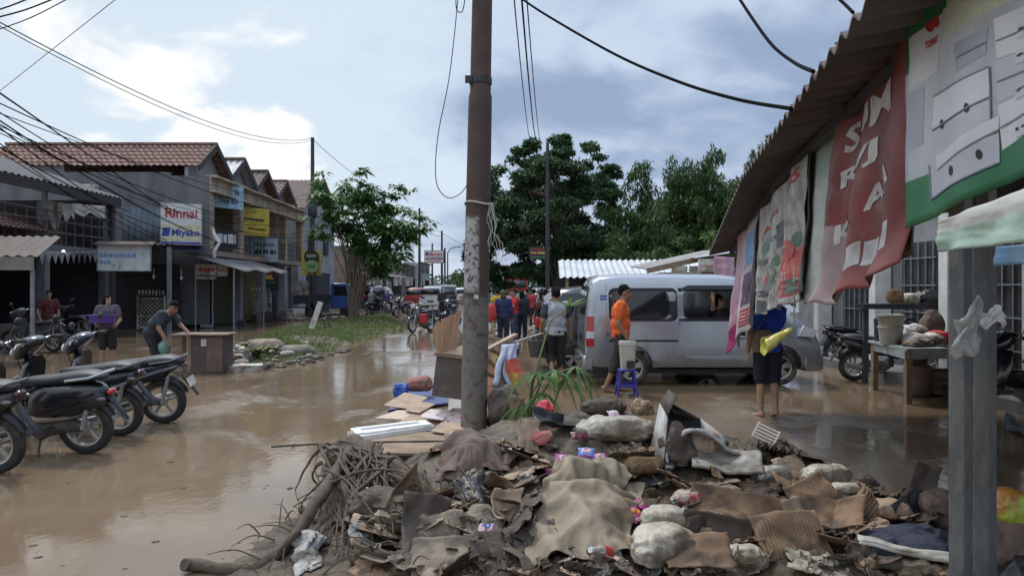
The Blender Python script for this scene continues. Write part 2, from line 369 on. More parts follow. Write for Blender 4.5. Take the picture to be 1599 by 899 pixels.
# ---------------------------------------------------------------- row of four shophouses
YR=31.0; PU=3.75; XF=-12.4
rooflab=['two-storey shophouse with red clay tile roof and big bare grey side wall','cream shophouse under a grey metal gable roof, second in the row','cream shophouse under a rusty brown gable roof, third in the row','last cream shophouse of the row with a small pale tile gable']
for i in range(4):
    y0=YR+PU*i; y1=y0+PU; ym=(y0+y1)/2; xb=-22
    xf=XF-.1*i
    b=thing('shophouse',rooflab[i],'building',(xf,y0,0),group='row of two-storey shophouses')
    def P(x,y,z): return V((x-xf,y-y0,z))
    m=MB()
    if i==0:
        m.box(P((xf-1.6+xb)/2,y0+.1,3.2),(abs(xb-xf)-1.6,.2,6.4))          # side wall
        m.box(P(xf-.8,y0+.1,3.2),(1.6,.2,6.1))
        m.box(P((xb+xf)/2-3,y0+.12,6.45),(abs(xb-xf)-6,.16,.6))
    m.box(P(xf-1.5,ym,4.6),(.2,PU-.02,3.1)); 
    m.build('wall',[M_con if i==0 else M_tan],b)
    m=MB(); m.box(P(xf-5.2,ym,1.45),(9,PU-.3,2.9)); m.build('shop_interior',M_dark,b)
    m=MB(); m.box(P(xf-1.2,ym,3.08),(2.6,PU-.004,.22)); m.build('balcony_slab',M_tan,b)
    m=MB(); m.box(P(xf-.12,ym,5.93),(.34,PU-.004,.55)); m.box(P(xf+.02,ym,6.235),(.5,PU-.004,.09)); m.box(P(xf+.0,ym,5.62),(.42,PU-.004,.07))
    m.box(P(xf-.9,ym,6.2),(1.5,PU-.004,.08))
    m.build('cornice',M_cream,b,bevel=.01)
    m=MB()
    for z in [3.25+.2*k for k in range(12)]: m.box(P(xf-.16,y0+.22,z+.095),(.36,.42,.185))
    m.build('column',M_cream,b,bevel=.012)
    if i==3:
        m=MB()
        for z in [3.25+.2*k for k in range(12)]: m.box(P(xf-.16,y1-.2,z+.095),(.36,.42,.185))
        m.build('column',M_cream,b,bevel=.012)
    m=MB(); m.box(P(xf-.2,y0+.2,1.5),(.4,.38,2.94)); m.build('column',M_con2,b)
    # gable
    zr=7.85; ze=6.65; xg=xf-1.0
    m=MB(); m.prism([(0,ze-.5),(PU-.2,ze-.5),(PU-.2,ze),((PU-.2)/2,zr-.12),(0,ze)],.15,Matrix.Translation(P(xg,y0+.1,0))@Matrix.Rotation(PI/2,4,'Z')); m.build('gable_wall',[M_con2 if i<2 else M_tan],b)
    ov=.25 if i else .35
    for s in(0,1):
        ya=ym; yb=(y0-.05 if s==0 else y1+.05); xo=xg+.55
        a,b_,c,d=P(xb,ya,zr),P(xo,ya,zr),P(xo,yb,ze-.02),P(xb,yb,ze-.02)
        if i in(0,3): rf=tile_roof(a,b_,c,d).build('roof_slope',M_tile if i==0 else M_tile2,b)
        else: rf=corr(a,b_,c,d,.3,.025).build('roof_slope',M_zinc if i==1 else M_rust,b)
        m=MB(); m.bar(b_+V((.03,0,-.07)),c+V((.03,0,-.07)),.05,.26); m.build('barge_board',mat('dark_barge_board',(.06,.055,.055),r=.8),b)
    m=MB(); m.bar(P(xb,ym,zr+.06),P(xg+.58,ym,zr+.06),.22,.1); m.build('ridge_cap',M_tile if i in(0,3) else M_rust,b)
    m=MB()
    for z in(3.55,3.85,4.1): m.bar(P(xf-.05,y0+.4,z),P(xf-.05,y1-.02,z),.04,.04)
    for k in range(7): m.bar(P(xf-.05,y0+.5+k*.5,3.2),P(xf-.05,y0+.5+k*.5,4.1),.03,.03)
    if i: m.build('balcony_railing',M_dk2,b)
    if i in(0,1):
        sh=corr(P(xf-.45,y0+.5,2.6),P(xf-.45,y1-.1,2.6),P(xf-.45,y1-.1,.05),P(xf-.45,y0+.5,.05),.1,.012)
        sh.build('roller_shutter',mat('olive_shutter',(.16,.15,.05),(.10,.095,.035),r=.6,sc=1.5,mud=.4) if i else mat('dark_olive_shutter',(.06,.06,.03),(.045,.04,.025),r=.6),b)
# ---------------------------------------------------------------- signs on the row
def board(name,label,c,w,h,rz,m,frame=None,group=None,cat='sign',tilt=0,t=.06):
    b=thing(name,label,cat,c,rz,group); 
    mb=MB(); mb.box((0,0,0),(w,t,h)); mb.build('panel',m,b,bevel=.004)
    if frame:
        mb=MB()
        for s in(-1,1): mb.box((s*(w/2+.015),0,0),(.03,t+.02,h+.06)); mb.box((0,0,s*(h/2+.015)),(w,t+.02,.03))
        mb.build('frame',frame,b)
    return b
def lines(b,t,m,rows,name='printed_lines'):
    mb=MB()
    for (x0,x1,z,hh) in rows:
        n=max(1,int((x1-x0)/(hh*1.1)));x=x0
        while x<x1-.01:
            w=min(x1-x,hh*(.5+rnd.random()*.7)); mb.box((x+w/2,-t/2-.003,z),(w*.8,.004,hh*(.7+.3*rnd.random()))); x+=w
    return mb.build(name,m,b)
c=at(283,354,30.2); s=board('appliance_sign','tall shop sign reading Rinnai over Miyako on the grey side wall',c,1.5,1.85,R(28),M_white,M_steel)
text('Rinnai',.52,M_red,s,(0,-.035,.52),(R(90),0,0),sx=.95,bold=.012)
mb=MB(); mb.box((0,-.035,-.25),(1.46,.01,.62)); mb.build('lower_panel',mat('cream_panel',(.66,.62,.42),r=.6),s)
text('Miyako',.36,M_blue,s,(.16,-.045,-.24),(R(90),0,0),bold=.012)
mb=MB(); mb.prism([(-.16,-.17),(.1,-.17),(.17,.17),(-.1,.17)],.01,Matrix.Translation((-.56,-.045,-.22))); mb.build('emblem',M_blue,s)
mb=MB(); mb.box((0,-.035,-.76),(1.46,.01,.3)); mb.build('blue_band',M_blue,s); lines(s,.07,M_white,[(-.4,.4,-.76,.08)])
c=at(357,307,33.2); s=board('shop_banner','pale blue banner with dark lettering hung between cream columns upstairs',c,1.65,1.05,R(62),M_pblue,None,t=.03)
text('Pupuk Bt',.32,M_ink,s,(0,-.02,.2),(R(90),0,0),bold=.006); text('Tiup aur',.32,M_ink,s,(0,-.02,-.2),(R(90),0,0),bold=.006)
c=at(394,346,36.3); s=board('shop_banner','yellow banner filling an upstairs balcony bay',c,2.3,1.35,R(66),M_yel,None,t=.03); lines(s,.03,M_ink,[(-.8,.8,.1,.16),(-.3,.9,-.35,.1)])
c=at(346,374,33.0); s=board('shop_sign','black signboard with white characters on the balcony rail of the cream row',c,1.7,.75,R(60),M_blk,None,t=.05); lines(s,.05,M_white,[(-.75,.75,.05,.42)])
# white and blue sign with corrugated hood
c=at(194,402,25); s=board('shop_sign','white signboard with two rows of blue lettering above a dark shop',c,1.62,.86,R(9),mat('sign_white_stained',(.62,.66,.68),(.50,.52,.52),r=.6,sc=2.5,mud=.15),M_steel)
lines(s,.06,M_blue and mat('faded_blue_ink',(.16,.28,.50),(.2,.32,.52),r=.6),[(-.75,.4,.06,.16),(-.75,-.4,-.16,.13)])
corr((-.9,-.25,.42),(.9,-.25,.42),(.9,.3,.55),(-.9,.3,.55),.09,.015).build('hood',M_rust,s)
c=at(412,390,38.5); s=board('shop_sign','pale blue-white printed sign above the black signboard',c,1.36,1.2,R(12),mat('bluewhite_sign',(.42,.52,.60),(.33,.42,.5),r=.55,sc=2),M_steel); lines(s,.06,M_ink,[(-.5,.55,.28,.07),(-.45,-.15,-.12,.22),(-.05,.2,-.1,.22),(.3,.6,-.12,.22)])
c=at(414,431,38.7); s=board('shop_sign','black signboard reading STIR MOBIL in amber letters beside a white gate',c,1.4,1.4,R(6),M_blk,None)
text('STIR',.3,M_orange,s,(.0,-.035,.25),(R(90),0,0),bold=.012); text('MOBIL',.3,M_orange,s,(.0,-.035,-.06),(R(90),0,0),bold=.012); lines(s,.06,M_grn,[(-.5,.5,-.33,.14)])
c=at(327,425,30); s=thing('pole_sign','small white sign on a thin pole in front of the grey awning','sign',(c.x,30,0)); z=c.z
mb=MB(); mb.tube([(-.55,0,0),(-.55,0,z+.3)],.03,8); mb.build('pole',M_steel,s)
mb=MB(); mb.box((-.12,0,z+.02),(.8,.04,.6)); mb.build('panel',M_wm,s); mb=MB(); mb.box((.5,.05,z+.08),(.42,.04,.48)); mb.build('panel',M_wm,s)
b=lines(s,.04,M_red,[(-.45,.2,z+.1,.16)]); lines(s,.04,M_ink,[(-.45,.2,z-.15,.06)]); text('BUKA',.2,M_red,s,(.5,.02,z+.1),(R(90),0,0))
# ---------------------------------------------------------------- awnings, gates
mb=MB(); mb.grid(lambda u,v:V((XF-.3+2.0*v,29.2+7.2*u,3.02-.62*v-.10*math.sin(PI*u*3)**2*v+.03*nz((u*6,v*3,1)))),42,8)
aw=tag(mb.build('tarpaulin_awning',M_tarpg,solid=.02),'sagging dark grey tarpaulin awning over the shutters of the cream row','awning')
for yy in(29.4,33,36.2):
    pass
for k,yy in enumerate((29.3,32.8,36.3)):
    mb=MB(); mb.tube([(XF+1.62,yy,0),(XF+1.62,yy,2.4)],.03,8); mb.build('post',M_steel,aw)
def gate(px,py,Y,w,h,label,rz=0):
    c=at(px,py,Y); g=thing('lattice_gate',label,'gate',(c.x,Y,0),rz)
    mb=MB()
    for s in(-1,1): mb.bar((s*w/2,0,.05),(s*w/2,0,h),.05,.05)
    for z in(.12,h*.42,h-.1): mb.bar((-w/2,0,z),(w/2,0,z),.045,.045)
    mb.build('frame',M_wm,g)
    mb=MB(); n=9; st=w/n*1.0
    zz0,zz1=.14,h-.12
    for s in(1,-1):
        for k in range(-12,22):
            x0=-w/2+k*st*1.4; pts=[]
            # clip diagonal
            xa,za=x0,zz0; xb,zb=x0+s*(zz1-zz0),zz1
            def cl(p,q):
                (x1,z1),(x2,z2)=p,q
                t0,t1=0,1; dx=x2-x1
                for (lim,sg) in((-w/2,1),(w/2,-1)):
                    f1=(x1-lim)*sg; f2=(x2-lim)*sg
                    if f1<0 and f2<0: return None
                    if f1<0: t0=max(t0,f1/(f1-f2))
                    if f2<0: t1=min(t1,f1/(f1-f2))
                if t1-t0<.03: return None
                return [(x1+dx*t,z1+(z2-z1)*t) for t in(t0,t1)]
            q=cl((xa,za),(xb,zb))
            if q: mb.bar((q[0][0],s*.008,q[0][1]),(q[1][0],s*.008,q[1][1]),.012,.022)
    mb.build('lattice',M_wm,g)
    mb=MB()
    for k in range(8):
        x=-w/2+w*(k+.5)/8; mb.lathe([(.0,0),(.035,.02),(.02,.06),(.05,.12),(.03,.19),(.0,.22)],(x,0,h+.01),'z',8)
    mb.build('finial_row',M_wm,g); return g
gate(236,480,29.2,1.05,1.35,'white lattice gate standing behind the man bending over')
gate(402,475,37.6,1.3,1.45,'white lattice gate leaning open beside the black amber-lettered sign',R(10))
# ---------------------------------------------------------------- dark-roofed building on the left
b=thing('old_shop','dark-roofed old shop with open upstairs gallery and dim ground floor','building',(-14,14,0))
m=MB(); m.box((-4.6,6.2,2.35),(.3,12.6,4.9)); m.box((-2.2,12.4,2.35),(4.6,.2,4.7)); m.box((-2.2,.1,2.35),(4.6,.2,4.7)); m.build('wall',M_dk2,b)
m=MB(); m.box((-2.1,6.2,2.85),(4.4,12.4,.22)); m.build('upper_floor',M_con,b)
corr((-5.0,-.3,6.6),(-5.0,12.5,6.6),(.35,12.5,4.78),(.35,-.3,4.78),.28,.03).build('roof',M_tile3,b)
m=MB(); m.box((.3,6.1,4.62),(.06,12.7,.3)); m.build('fascia',mat('blackened_wood',(.05,.045,.045),r=.85),b)
for k,yy in enumerate((2.6,5.6,8.8,12.2)):
    m=MB(); m.box((-.15,yy,1.37),(.26,.26,2.74)); m.build('column',M_con,b)
    m=MB(); m.box((-.1,yy,3.85),(.12,.12,1.8)); m.build('post',M_steel,b)
m=MB()
for z in(3.35,3.7,4.0): m.bar((.02,2,z),(.02,12.3,z),.05,.05)
for k in range(22): m.bar((.02,2+k*.48,2.9),(.02,2+k*.48,4.0),.03,.03)
m.build('gallery_railing',mat('rusty_railing',(.11,.10,.095),r=.8),b)
for (y_,w,hh) in((6.6,1.6,1.1),(9,1.3,1.3),(11,1,.9)):
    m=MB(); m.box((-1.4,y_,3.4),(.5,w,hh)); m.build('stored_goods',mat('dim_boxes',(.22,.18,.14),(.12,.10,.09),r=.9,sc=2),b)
# rags hanging upstairs
def rag(c,w,h,m,label,amp=.06,rz=R(60),seed=0):
    mb=MB(); mb.grid(lambda u,v:V(((u-.5)*w*(1-.25*v*abs(math.sin(seed+3*u))),amp*math.sin(u*9+seed)+amp*nz((u*4,v*4,seed)),-h*v*(.55+.45*abs(math.sin(u*5+seed))))),14,10)
    return tag(mb.build('hanging_cloth',m,loc=c,rot=(0,0,rz),solid=.006),label,'cloth')
M_rag=mat('dirty_white_cloth',(.50,.48,.43),(.33,.30,.26),r=.9,sc=3)
rag(at(78,314,23.3),.75,.9,M_rag,'torn off-white cloth with a hole, hanging left-most upstairs in the old shop',seed=1)
rag(at(103,318,23.6),.55,.6,M_rag,'small pale cloth hanging beside the torn one upstairs',seed=2)
rag(at(138,320,24.2),1.1,.4,M_rag,'wide pale cloth draped along the gallery rail upstairs',seed=3.3)
# low tile awning + brown canopy + bunting
c0=at(-40,310,18.5)
pa=[at(-60,300,19.5),at(62,345,24.5),at(92,365,23.6),at(-60,345,17.8)]
tag(tile_roof(pa[0],pa[1],pa[2],pa[3],.26,.3).build('tile_awning',M_tile),'low pinkish clay tile awning in front of the old shop','awning')
b=thing('shop_canopy','brown sheet canopy with a cream fascia at the left edge','canopy',at(20,400,17.2))
m=MB(); corr_=corr(V((-1.6,1.4,.55)),V((.25,1.4,.55)),V((.62,-.1,0)),V((-1.6,-.1,0)),.22,.02); corr_.build('sheet',mat('brown_sheet',(.13,.098,.078),(.09,.068,.055),r=.75,sc=2),b)
m=MB(); m.box((-.5,-.12,-.17),(2.1,.05,.3)); m.build('fascia',mat('cream_fascia',(.25,.235,.19),(.17,.165,.14),r=.75,sc=2),b)
m=MB(); m.box((.45,0,-1.1),(.07,.07,1.6)); m.build('post',M_steel,b)
a_,b_=at(60,392,20.8),at(160,391,25.2)
bt=thing('bunting','string of small white triangular flags across the dark shop front','bunting',a_)
m=MB(); m.tube([p-a_ for p in wire_pts(a_,b_,.05,10)],.006,5); m.build('string',M_white,bt)
for k in range(11):
    p=a_.lerp(b_,(k+.5)/11)-a_-V((0,0,.04)); m=MB(); m.prism([(-.09,0),(.09,0),(.01,-.36)],.004,Matrix.Translation(p)@Matrix.Rotation(.5*math.sin(k*7),4,'Z')); m.build('flag',mat('dim_flag_cloth',(.30,.30,.31),(.2,.2,.21),r=.9),bt)
# lit bulbs
for (x,y,Y,l) in((99,393,22.5,'bare lit bulb under the flags of the dark shop'),):
    m=MB(); m.ell((0,0,0),(.05,.05,.06),10,7); tag(m.build('light_bulb',mat('lit_bulb',(1,.97,.9),emit=1.4),loc=at(x,y,Y)),l,'bulb')
for k,(x,y) in enumerate(((240,432),(266,434),(283,434))):
    m=MB(); m.ell((0,0,0),(.05,.05,.09),10,7); m.box((0,0,.2),(.02,.02,.3)); tag(m.build('hanging_bulb',M_white,loc=at(x,y,29.0)),'white bulb hanging under the grey awning','bulb','bulbs under the grey awning')
# patched sheet on the side wall, lean-to over the passage
m=corr(at(193,322,30.7),at(262,326,30.7),at(258,392,30.7),at(190,390,30.7),.25,.02); tag(m.build('sheet_panel',M_bluep,solid=.02),'blue-grey sheet panel fixed against the bare side wall','panel')
b=thing('lean_to','dark lean-to shop between the old shop and the cream row','building',(-14.2,27.2,0))
m=MB(); m.box((-1.5,3.3,1.3),(4.5,.2,2.6)); m.build('wall',M_dark,b)
corr((-3.9,-.4,3.2),(2.2,-.4,3.2),(2.2,3.4,3.35),(-3.9,3.4,3.35),.2,.02).build('roof',M_rust,b)
for xx in(-.5,2.0):
    m=MB(); m.box((xx,-.3,1.55),(.12,.12,3.1)); m.build('post',M_steel,b)
# ---------------------------------------------------------------- house with pale wall beyond, and far shops
b=thing('tall_house','pale grey house with a wide faded tile roof behind the leafy tree','building',(-13.4,47.2,0))
m=MB(); m.box((-4,5,3.3),(8,9.6,6.6)); m.build('wall',M_con2,b)
m=MB(); m.prism([(0.2,6.6),(9.8,6.6),(5,9.0)],.2,Matrix.Rotation(PI/2,4,'Z')@Matrix.Translation((0,0,0))); m.build('gable_wall',M_con2,b)
for s in(0,1):
    yb=-.3 if s==0 else 10.3
    tile_roof((-9,5,9.1),(.5,5,9.1),(.5,yb,6.6),(-9,yb,6.6),.3,.36).build('roof_slope',M_tile2,b)
for (yy,zz,w,hh) in((3,4.6,1.2,1.2),(7,4.6,1.2,1.2)): m=MB(); m.box((.05,yy,zz),(.1,w,hh)); m.build('window',M_dark,b)
m=MB(); m.box((.05,5,1.4),(.1,6,2.6)); m.build('shop_opening',M_dark,b)
m=MB(); m.box((.05,-.02,1.6),(1.4,.06,1.0)); m.build('mural',M_wm,b)
far=[(60,5.2,4.6,'brown two-level shop with white cloth banners beyond the leafy tree',M_tan),(67,6,5.4,'grey shop with dark upper windows past the banners',M_con),(75,7,4.4,'low shop with a white shutter below the red and white sign',M_con2),(84,8,5.0,'far tan shop with flat canopy down the street',M_tan),(96,10,4.6,'far grey shop with rusty roof down the street',M_con),(112,14,5.4,'farthest pale building at the end of the street',M_con2)]
for k,(y,w,h,l,mm) in enumerate(far):
    xf=-13.2-.01*(y-60)
    b=thing('far_shop',l,'building',(xf,y,0))
    m=MB(); m.box((-4,w/2,h/2),(8,w-.2,h)); m.build('wall',mm,b)
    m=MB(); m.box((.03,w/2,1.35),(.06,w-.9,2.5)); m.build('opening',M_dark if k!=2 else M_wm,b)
    m=MB(); m.box((.6,w/2,2.95),(1.6,w-.3,.1),(0,R(8),0)); m.build('canopy',(M_zinc,M_rust,M_white,M_zinc,M_rust,M_zinc)[k],b)
    for q_ in(.3,.72): m=MB(); m.box((.04,w*q_,h-.95),(.08,w*.28,.9)); m.build('window',M_dk2,b)
    m=MB(); m.box((.1,w/2,h+.06),(.5,w,.14)); m.build('parapet',M_rust if k%2 else M_cream,b)
    for (q_,w_,z_) in((.35,.4,2.3),(.78,.22,2.4)): m=MB(); m.box((1.45,w*q_,z_),(.05,w*w_,.85)); m.build('cloth_banner',M_wm,b)
c=at(678,401,74); s=thing('store_sign','red and white box sign reading Alfamart high on a pole','sign',(c.x,74,0)); z=c.z
m=MB(); m.tube([(1.02,.3,0),(1.02,.3,z+.9)],.09,8); m.build('pole',M_dk2,s)
m=MB(); m.box((0,0,z),(1.9,.25,1.25)); m.build('sign_box',mat('red_sign_box',(.34,.06,.05),r=.5),s)
m=MB(); m.box((0,-.13,z+.2),(1.78,.03,.72)); m.box((0,-.13,z-.42),(1.78,.03,.28)); m.build('face',M_white,s)
text('Alfamart',.44,M_red,s,(.05,-.15,z+.25),(R(90),0,0),bold=.012); m=MB(); m.box((.05,-.152,z-.06),(1.5,.01,.07)); m.box((-.7,-.152,z+.28),(.26,.012,.3)); m.build('stripe',M_blue,s); lines(s,.29,M_red,[(-.6,.7,z-.42,.1)])

# downpipes, air conditioners and clutter on the shop fronts
t=thing('downpipe','white drainpipe bent round the front corner of the first shophouse','pipe',(XF+.1,YR+.1,0)); m=MB(); m.tube([(0,-.05,4.1),(.05,-.05,3.9),(.3,-.1,3.5),(.1,-.12,3.15),(.1,-.12,2.9)],.07,8); m.build('pipe',M_white,t)
for k,(px,py,Y) in enumerate(((140,300,30.9),(118,352,30.9))):
    t=thing('air_conditioner','%s air conditioner unit on the bare side wall of the first shophouse'%('upper','lower')[k],'air conditioner',at(px,py,Y)-V((0,.2,0))); m=MB(); m.box((0,0,0),(.8,.3,.55)); m.build('casing',M_wm,t,bevel=.02); m=MB(); m.lathe([(0,-.16),(.2,-.16),(.2,-.14),(0,-.14)],(-.12,0,0),'y',18); m.build('fan_grille',M_dk2,t)
rg=random.Random(19)
for k in range(16):
    y=YR+rg.uniform(.5,14.5); s_=rg.uniform(.25,.6); m=MB(); m.box((0,0,s_/2),(s_,s_*rg.uniform(.7,1.3),s_)); tag(m.build('shop_goods',(M_wm,M_cream,M_rust,M_zinc,M_dk2)[k%5],loc=(XF+rg.uniform(.1,.9),y,0),rot=(0,0,rg.uniform(0,3)),bevel=.02),'box or bin of salvaged goods standing out in front of the cream row','box','salvaged goods in front of the cream row')
for k in range(14):
    y=15.5+rg.uniform(0,11); s_=rg.uniform(.3,.8); m=MB(); m.box((0,0,s_/2),(s_,s_*rg.uniform(.6,1.2),s_*rg.uniform(.7,1.5))); tag(m.build('shop_goods',(M_dk2,M_bluep,M_rust,M_con,M_wm)[k%5],loc=(-14.6+rg.uniform(-.8,.5),y,0),rot=(0,0,rg.uniform(0,3)),bevel=.02),'dim box or cupboard inside the dark old shop','box','goods inside the dark old shop')
for k in range(26):
    y=60+rg.uniform(0,40); s_=rg.uniform(.4,1.0); m=MB(); m.box((0,0,s_/2),(s_,s_,s_*rg.uniform(.6,1.6))); tag(m.build('shop_goods',(M_wm,M_tan,M_rust,M_bluep,M_dk2)[k%5],loc=(-12.0+rg.uniform(-.6,.8),y,0),rot=(0,0,rg.uniform(0,3)),bevel=.02),'box, stall or cupboard in front of the far shops','box','goods in front of the far shops')
# ---------------------------------------------------------------- right: lean-to roof with banners, shop behind
def ev_x(Y,off=0): return .70+.2*Y+off           # eave line on plan
def ev_z(Y): return 2.60 if Y<6.5 else 2.60-(Y-6.5)/4.5*.43
M_under=mat('brown_asbestos_sheet',(.125,.105,.095),(.08,.07,.065),r=.85,sc=2,bump=.2)
rf=thing('market_shop','market shop with a brown corrugated lean-to roof on the right','building',(2.5,5,0))
o=V((2.5,5,0))
def rp(Y,t):      # roof point, t metres inward from eave
    return V((ev_x(Y)+t,Y,ev_z(Y)+.20*t))
mb=MB(); Ys=[.6+ (11.2-.6)*k/560 for k in range(561)]
rings=[]
for lay in (0,1):
    for t in (-.02,2.2,5.2):
        rings.append([rp(Y,t)-o+V((0,0,.022*math.sin(2*PI*Y/.19)+(.012 if lay else 0))) for Y in Ys])
n=len(Ys)
for base in(0,3):
    vs=[p for r_ in rings[base:base+3] for p in r_]; mb.add(vs,[(i*n+k,i*n+k+1,(i+1)*n+k+1,(i+1)*n+k) for i in range(2) for k in range(n-1)])
mb.add(rings[0]+rings[3],[(k,k+1,n+k+1,n+k) for k in range(n-1)])
mb.build('roof_sheet',M_under,rf,smooth=60,fixn=False)
for Y in [1.2+k*1.9 for k in range(6)]: mb=MB(); mb.bar(rp(Y,.55)-o+V((0,0,-.11)),rp(Y,5.0)-o+V((0,0,-.11)),.05,.07); mb.build('rafter',M_dk2,rf)
for t in(.3,1.6,3.2): 
    mb=MB(); mb.loft([[rp(Y,t)-o+V((x,0,z)) for x,z in((-.025,-.09),(.025,-.09),(.025,-.04),(-.025,-.04))] for Y in(.8,6.5,11.1)]); mb.build('purlin',M_dk2,rf)
# facade behind
mb=MB(); mb.box((7.75-2.5,7.5,1.9),(.3,15,3.8)); mb.build('wall',mat('shop_wall_grey',(.24,.25,.26),(.15,.155,.16),r=.85,sc=1),rf)
for Y in (8.6,10.6,12.7,15.2,18):
    mb=MB(); mb.box((7.4-2.5,Y-5,1.6),(.32,.26,3.2)); mb.build('column',M_white,rf)
for k,Y in enumerate((9.6,11.6,14,16.6)):
    mb=MB(); mb.box((7.58-2.5,Y-5,1.35),(.06,1.25,2.3)); q=mb.build('door_opening',M_dark,rf)
    mb=MB()
    for j in range(5): mb.box((7.53-2.5,Y-5-.5+j*.25,1.5),(.02,.025,2.0))
    for j in range(4): mb.box((7.52-2.5,Y-5,.7+j*.5),(.02,1.2,.025))
    mb.build('window_bars',M_steel,q)
mb=MB(); mb.box((7.2-2.5,7,.07),(1.2,14,.2)); mb.build('plinth',M_con,rf)
mb=corr((7.57-2.5,13.2,1.0),(7.57-2.5,15.6,1.0),(7.57-2.5,15.6,.2),(7.57-2.5,13.2,.2),.12,.015); mb.build('low_panel',M_zinc,rf)
# small end wall + dim panel behind the green banner
# eave flashing teeth
for k in range(26):
    Y=2.8+k*.33; p=rp(Y,.02)-o; mb=MB(); mb.ell(p+V((0,0,.035)),(.022,.03,.016),8,5); mb.tube([p+V((0,0,.03)),p+V((-.004,0,.062))],.006,6)
    mb.build('roof_screw',M_wm,rf)
# steel posts
def post(px,Y,w,label,top=2.45):
    x=gx(px,Y); b=thing('steel_post',label,'post',(x,Y,-.1),R(30))
    mb=MB(); 
    mb.box((0,0,(top+.1)/2),(w,w,top+.1)); mb.build('shaft',mat('weathered_post_paint',(.135,.145,.148),(.07,.076,.078),r=.6,sc=9,bump=.5,bsc=40,stretch=(1,1,.35),mud=.42,mudc=(.16,.13,.10)),b,bevel=.006)
    mb=MB(); mb.box((0,0,.05),(w*2,w*2,.02)); mb.build('foot_plate',M_steel,b); return b
post(1500,2.62,.056,'left and paler of two close steel posts in the right foreground')
post(1538,2.70,.056,'right and darker of two close steel posts in the right foreground')
# ---------------------------------------------------------------- hanging banners (real sheets below the eave)
def pl(px,off=.25,far=0):     # depth where the pixel column meets the banner plane
    k=(px-799.5)/F; return (.70+off)/(k-.2)
def bpt(px,py,off=.25): Y=pl(px,off); return at(px,py,Y)
def banner(name,label,tl,tr,br,bl,mats,nu=40,nv=30,amp=.03,off=.25,fold=5,seed=0,mi=None,cat='banner',edge=0,ragged=0,curl=0):
    a,b,c,d=[bpt(*q,off) for q in(tl,tr,br,bl)]
    nrm=(b-a).cross(d-a).normalized(); 
    if nrm.x>0: nrm=-nrm
    org=a.copy()
    def fn(u,v,lift=0):
        vv=v*(1+ragged*nz((u*7,seed,2)))
        p=a.lerp(b,u).lerp(d.lerp(c,u),vv)
        p=p+nrm*(amp*(math.sin(u*fold*2*PI+seed+1.5*v)*(.3+.7*v)+.8*nz((u*3*fold*.4,v*2.2,seed))+.35*nz((u*9,v*7,seed+4)))+lift)
        if curl: p=p+nrm*curl*max(0,v-.75)**2*10
        return p-org
    t=thing(name,label,cat,org); mb=MB(); mb.grid(fn,nu,nv)
    if mi: mb.m=[mi((f//nv+.5)/nu,(f%nv+.5)/nv) for f in range(nu*nv)]
    mb.build('sheet',mats,t,solid=.004,smooth=60)
    return t,fn
def patch(t,fn,name,uv,m,lift=.005,n=8,side=1):
    """a printed shape on a sheet: polygon in uv, follows the folds"""
    mb=MB(); us=[p[0] for p in uv]; vs=[p[1] for p in uv]
    if len(uv)==4:
        A,B,C_,D=[V((p[0],p[1],0)) for p in uv]
        def g(s_,r_):
            q=A.lerp(B,s_).lerp(D.lerp(C_,s_),r_); return fn(q.x,q.y,lift)
        mb.grid(g,n,n)
    else:
        cx=sum(us)/len(us); cz=sum(vs)/len(vs)
        mb.add([fn(cx,cz,lift)]+[fn(p[0],p[1],lift) for p in uv],[(0,k+1,(k+1)%len(uv)+1) for k in range(len(uv))])
    return mb.build(name,m,t,fixn=False,smooth=60)
def btext(t,fn,body,u0,v0,u1,v1,m,name='lettering',lift=.0055,shear=0,rot=0):
    cu=bpy.data.curves.new(name,'FONT'); cu.body=body; cu.size=1; cu.offset=.03; cu.resolution_u=2
    me=t2m(cu,name)
    bm=bmesh.new(); bm.from_mesh(me); bmesh.ops.triangulate(bm,faces=bm.faces[:]); 
    for _ in range(2): bmesh.ops.subdivide_edges(bm,edges=[e for e in bm.edges if e.calc_length()>.22],cuts=1); bmesh.ops.triangulate(bm,faces=bm.faces[:])
    xs=[v.co.x for v in bm.verts]; ys=[v.co.y for v in bm.verts]; x0,x1,y0,y1=min(xs),max(xs),min(ys),max(ys)
    for v in bm.verts:
        a=(v.co.x-x0)/(x1-x0); b=1-(v.co.y-y0)/(y1-y0); u=u0+(u1-u0)*a; w=v0+(v1-v0)*b+shear*a
        v.co=fn(u,w,lift)
    me.materials.clear()
    bm.to_mesh(me); bm.free(); me.materials.append(m); o=bpy.data.objects.new(name,me); COL.objects.link(o); o.parent=t; return o
M_pvc=mat('grey_white_pvc',(.50,.52,.55),(.38,.40,.44),r=.45,sc=4,bump=.3,bsc=7,mud=.12,mudc=(.33,.32,.30))
M_pvcw=mat('white_pvc',(.60,.61,.63),(.52,.53,.56),r=.4,sc=3)
M_bred=mat('red_pvc',(.21,.05,.045),(.13,.036,.034),r=.55,sc=3.5,bump=.25,bsc=9,mud=.3,mudc=(.20,.12,.105))
M_bgreen=mat('green_pvc',(.025,.17,.07),(.02,.13,.055),r=.4,sc=3)
M_crack=mat('cracked_white_tarp',(.56,.60,.58),(.44,.48,.46),r=.6,sc=3,bump=.8,bsc=9,mud=.2,mudc=(.30,.28,.24))
M_pink=mat('pink_translucent_banner',(.55,.38,.45),(.48,.22,.32),r=.5,sc=5,mud=.15,mudc=(.35,.28,.24))
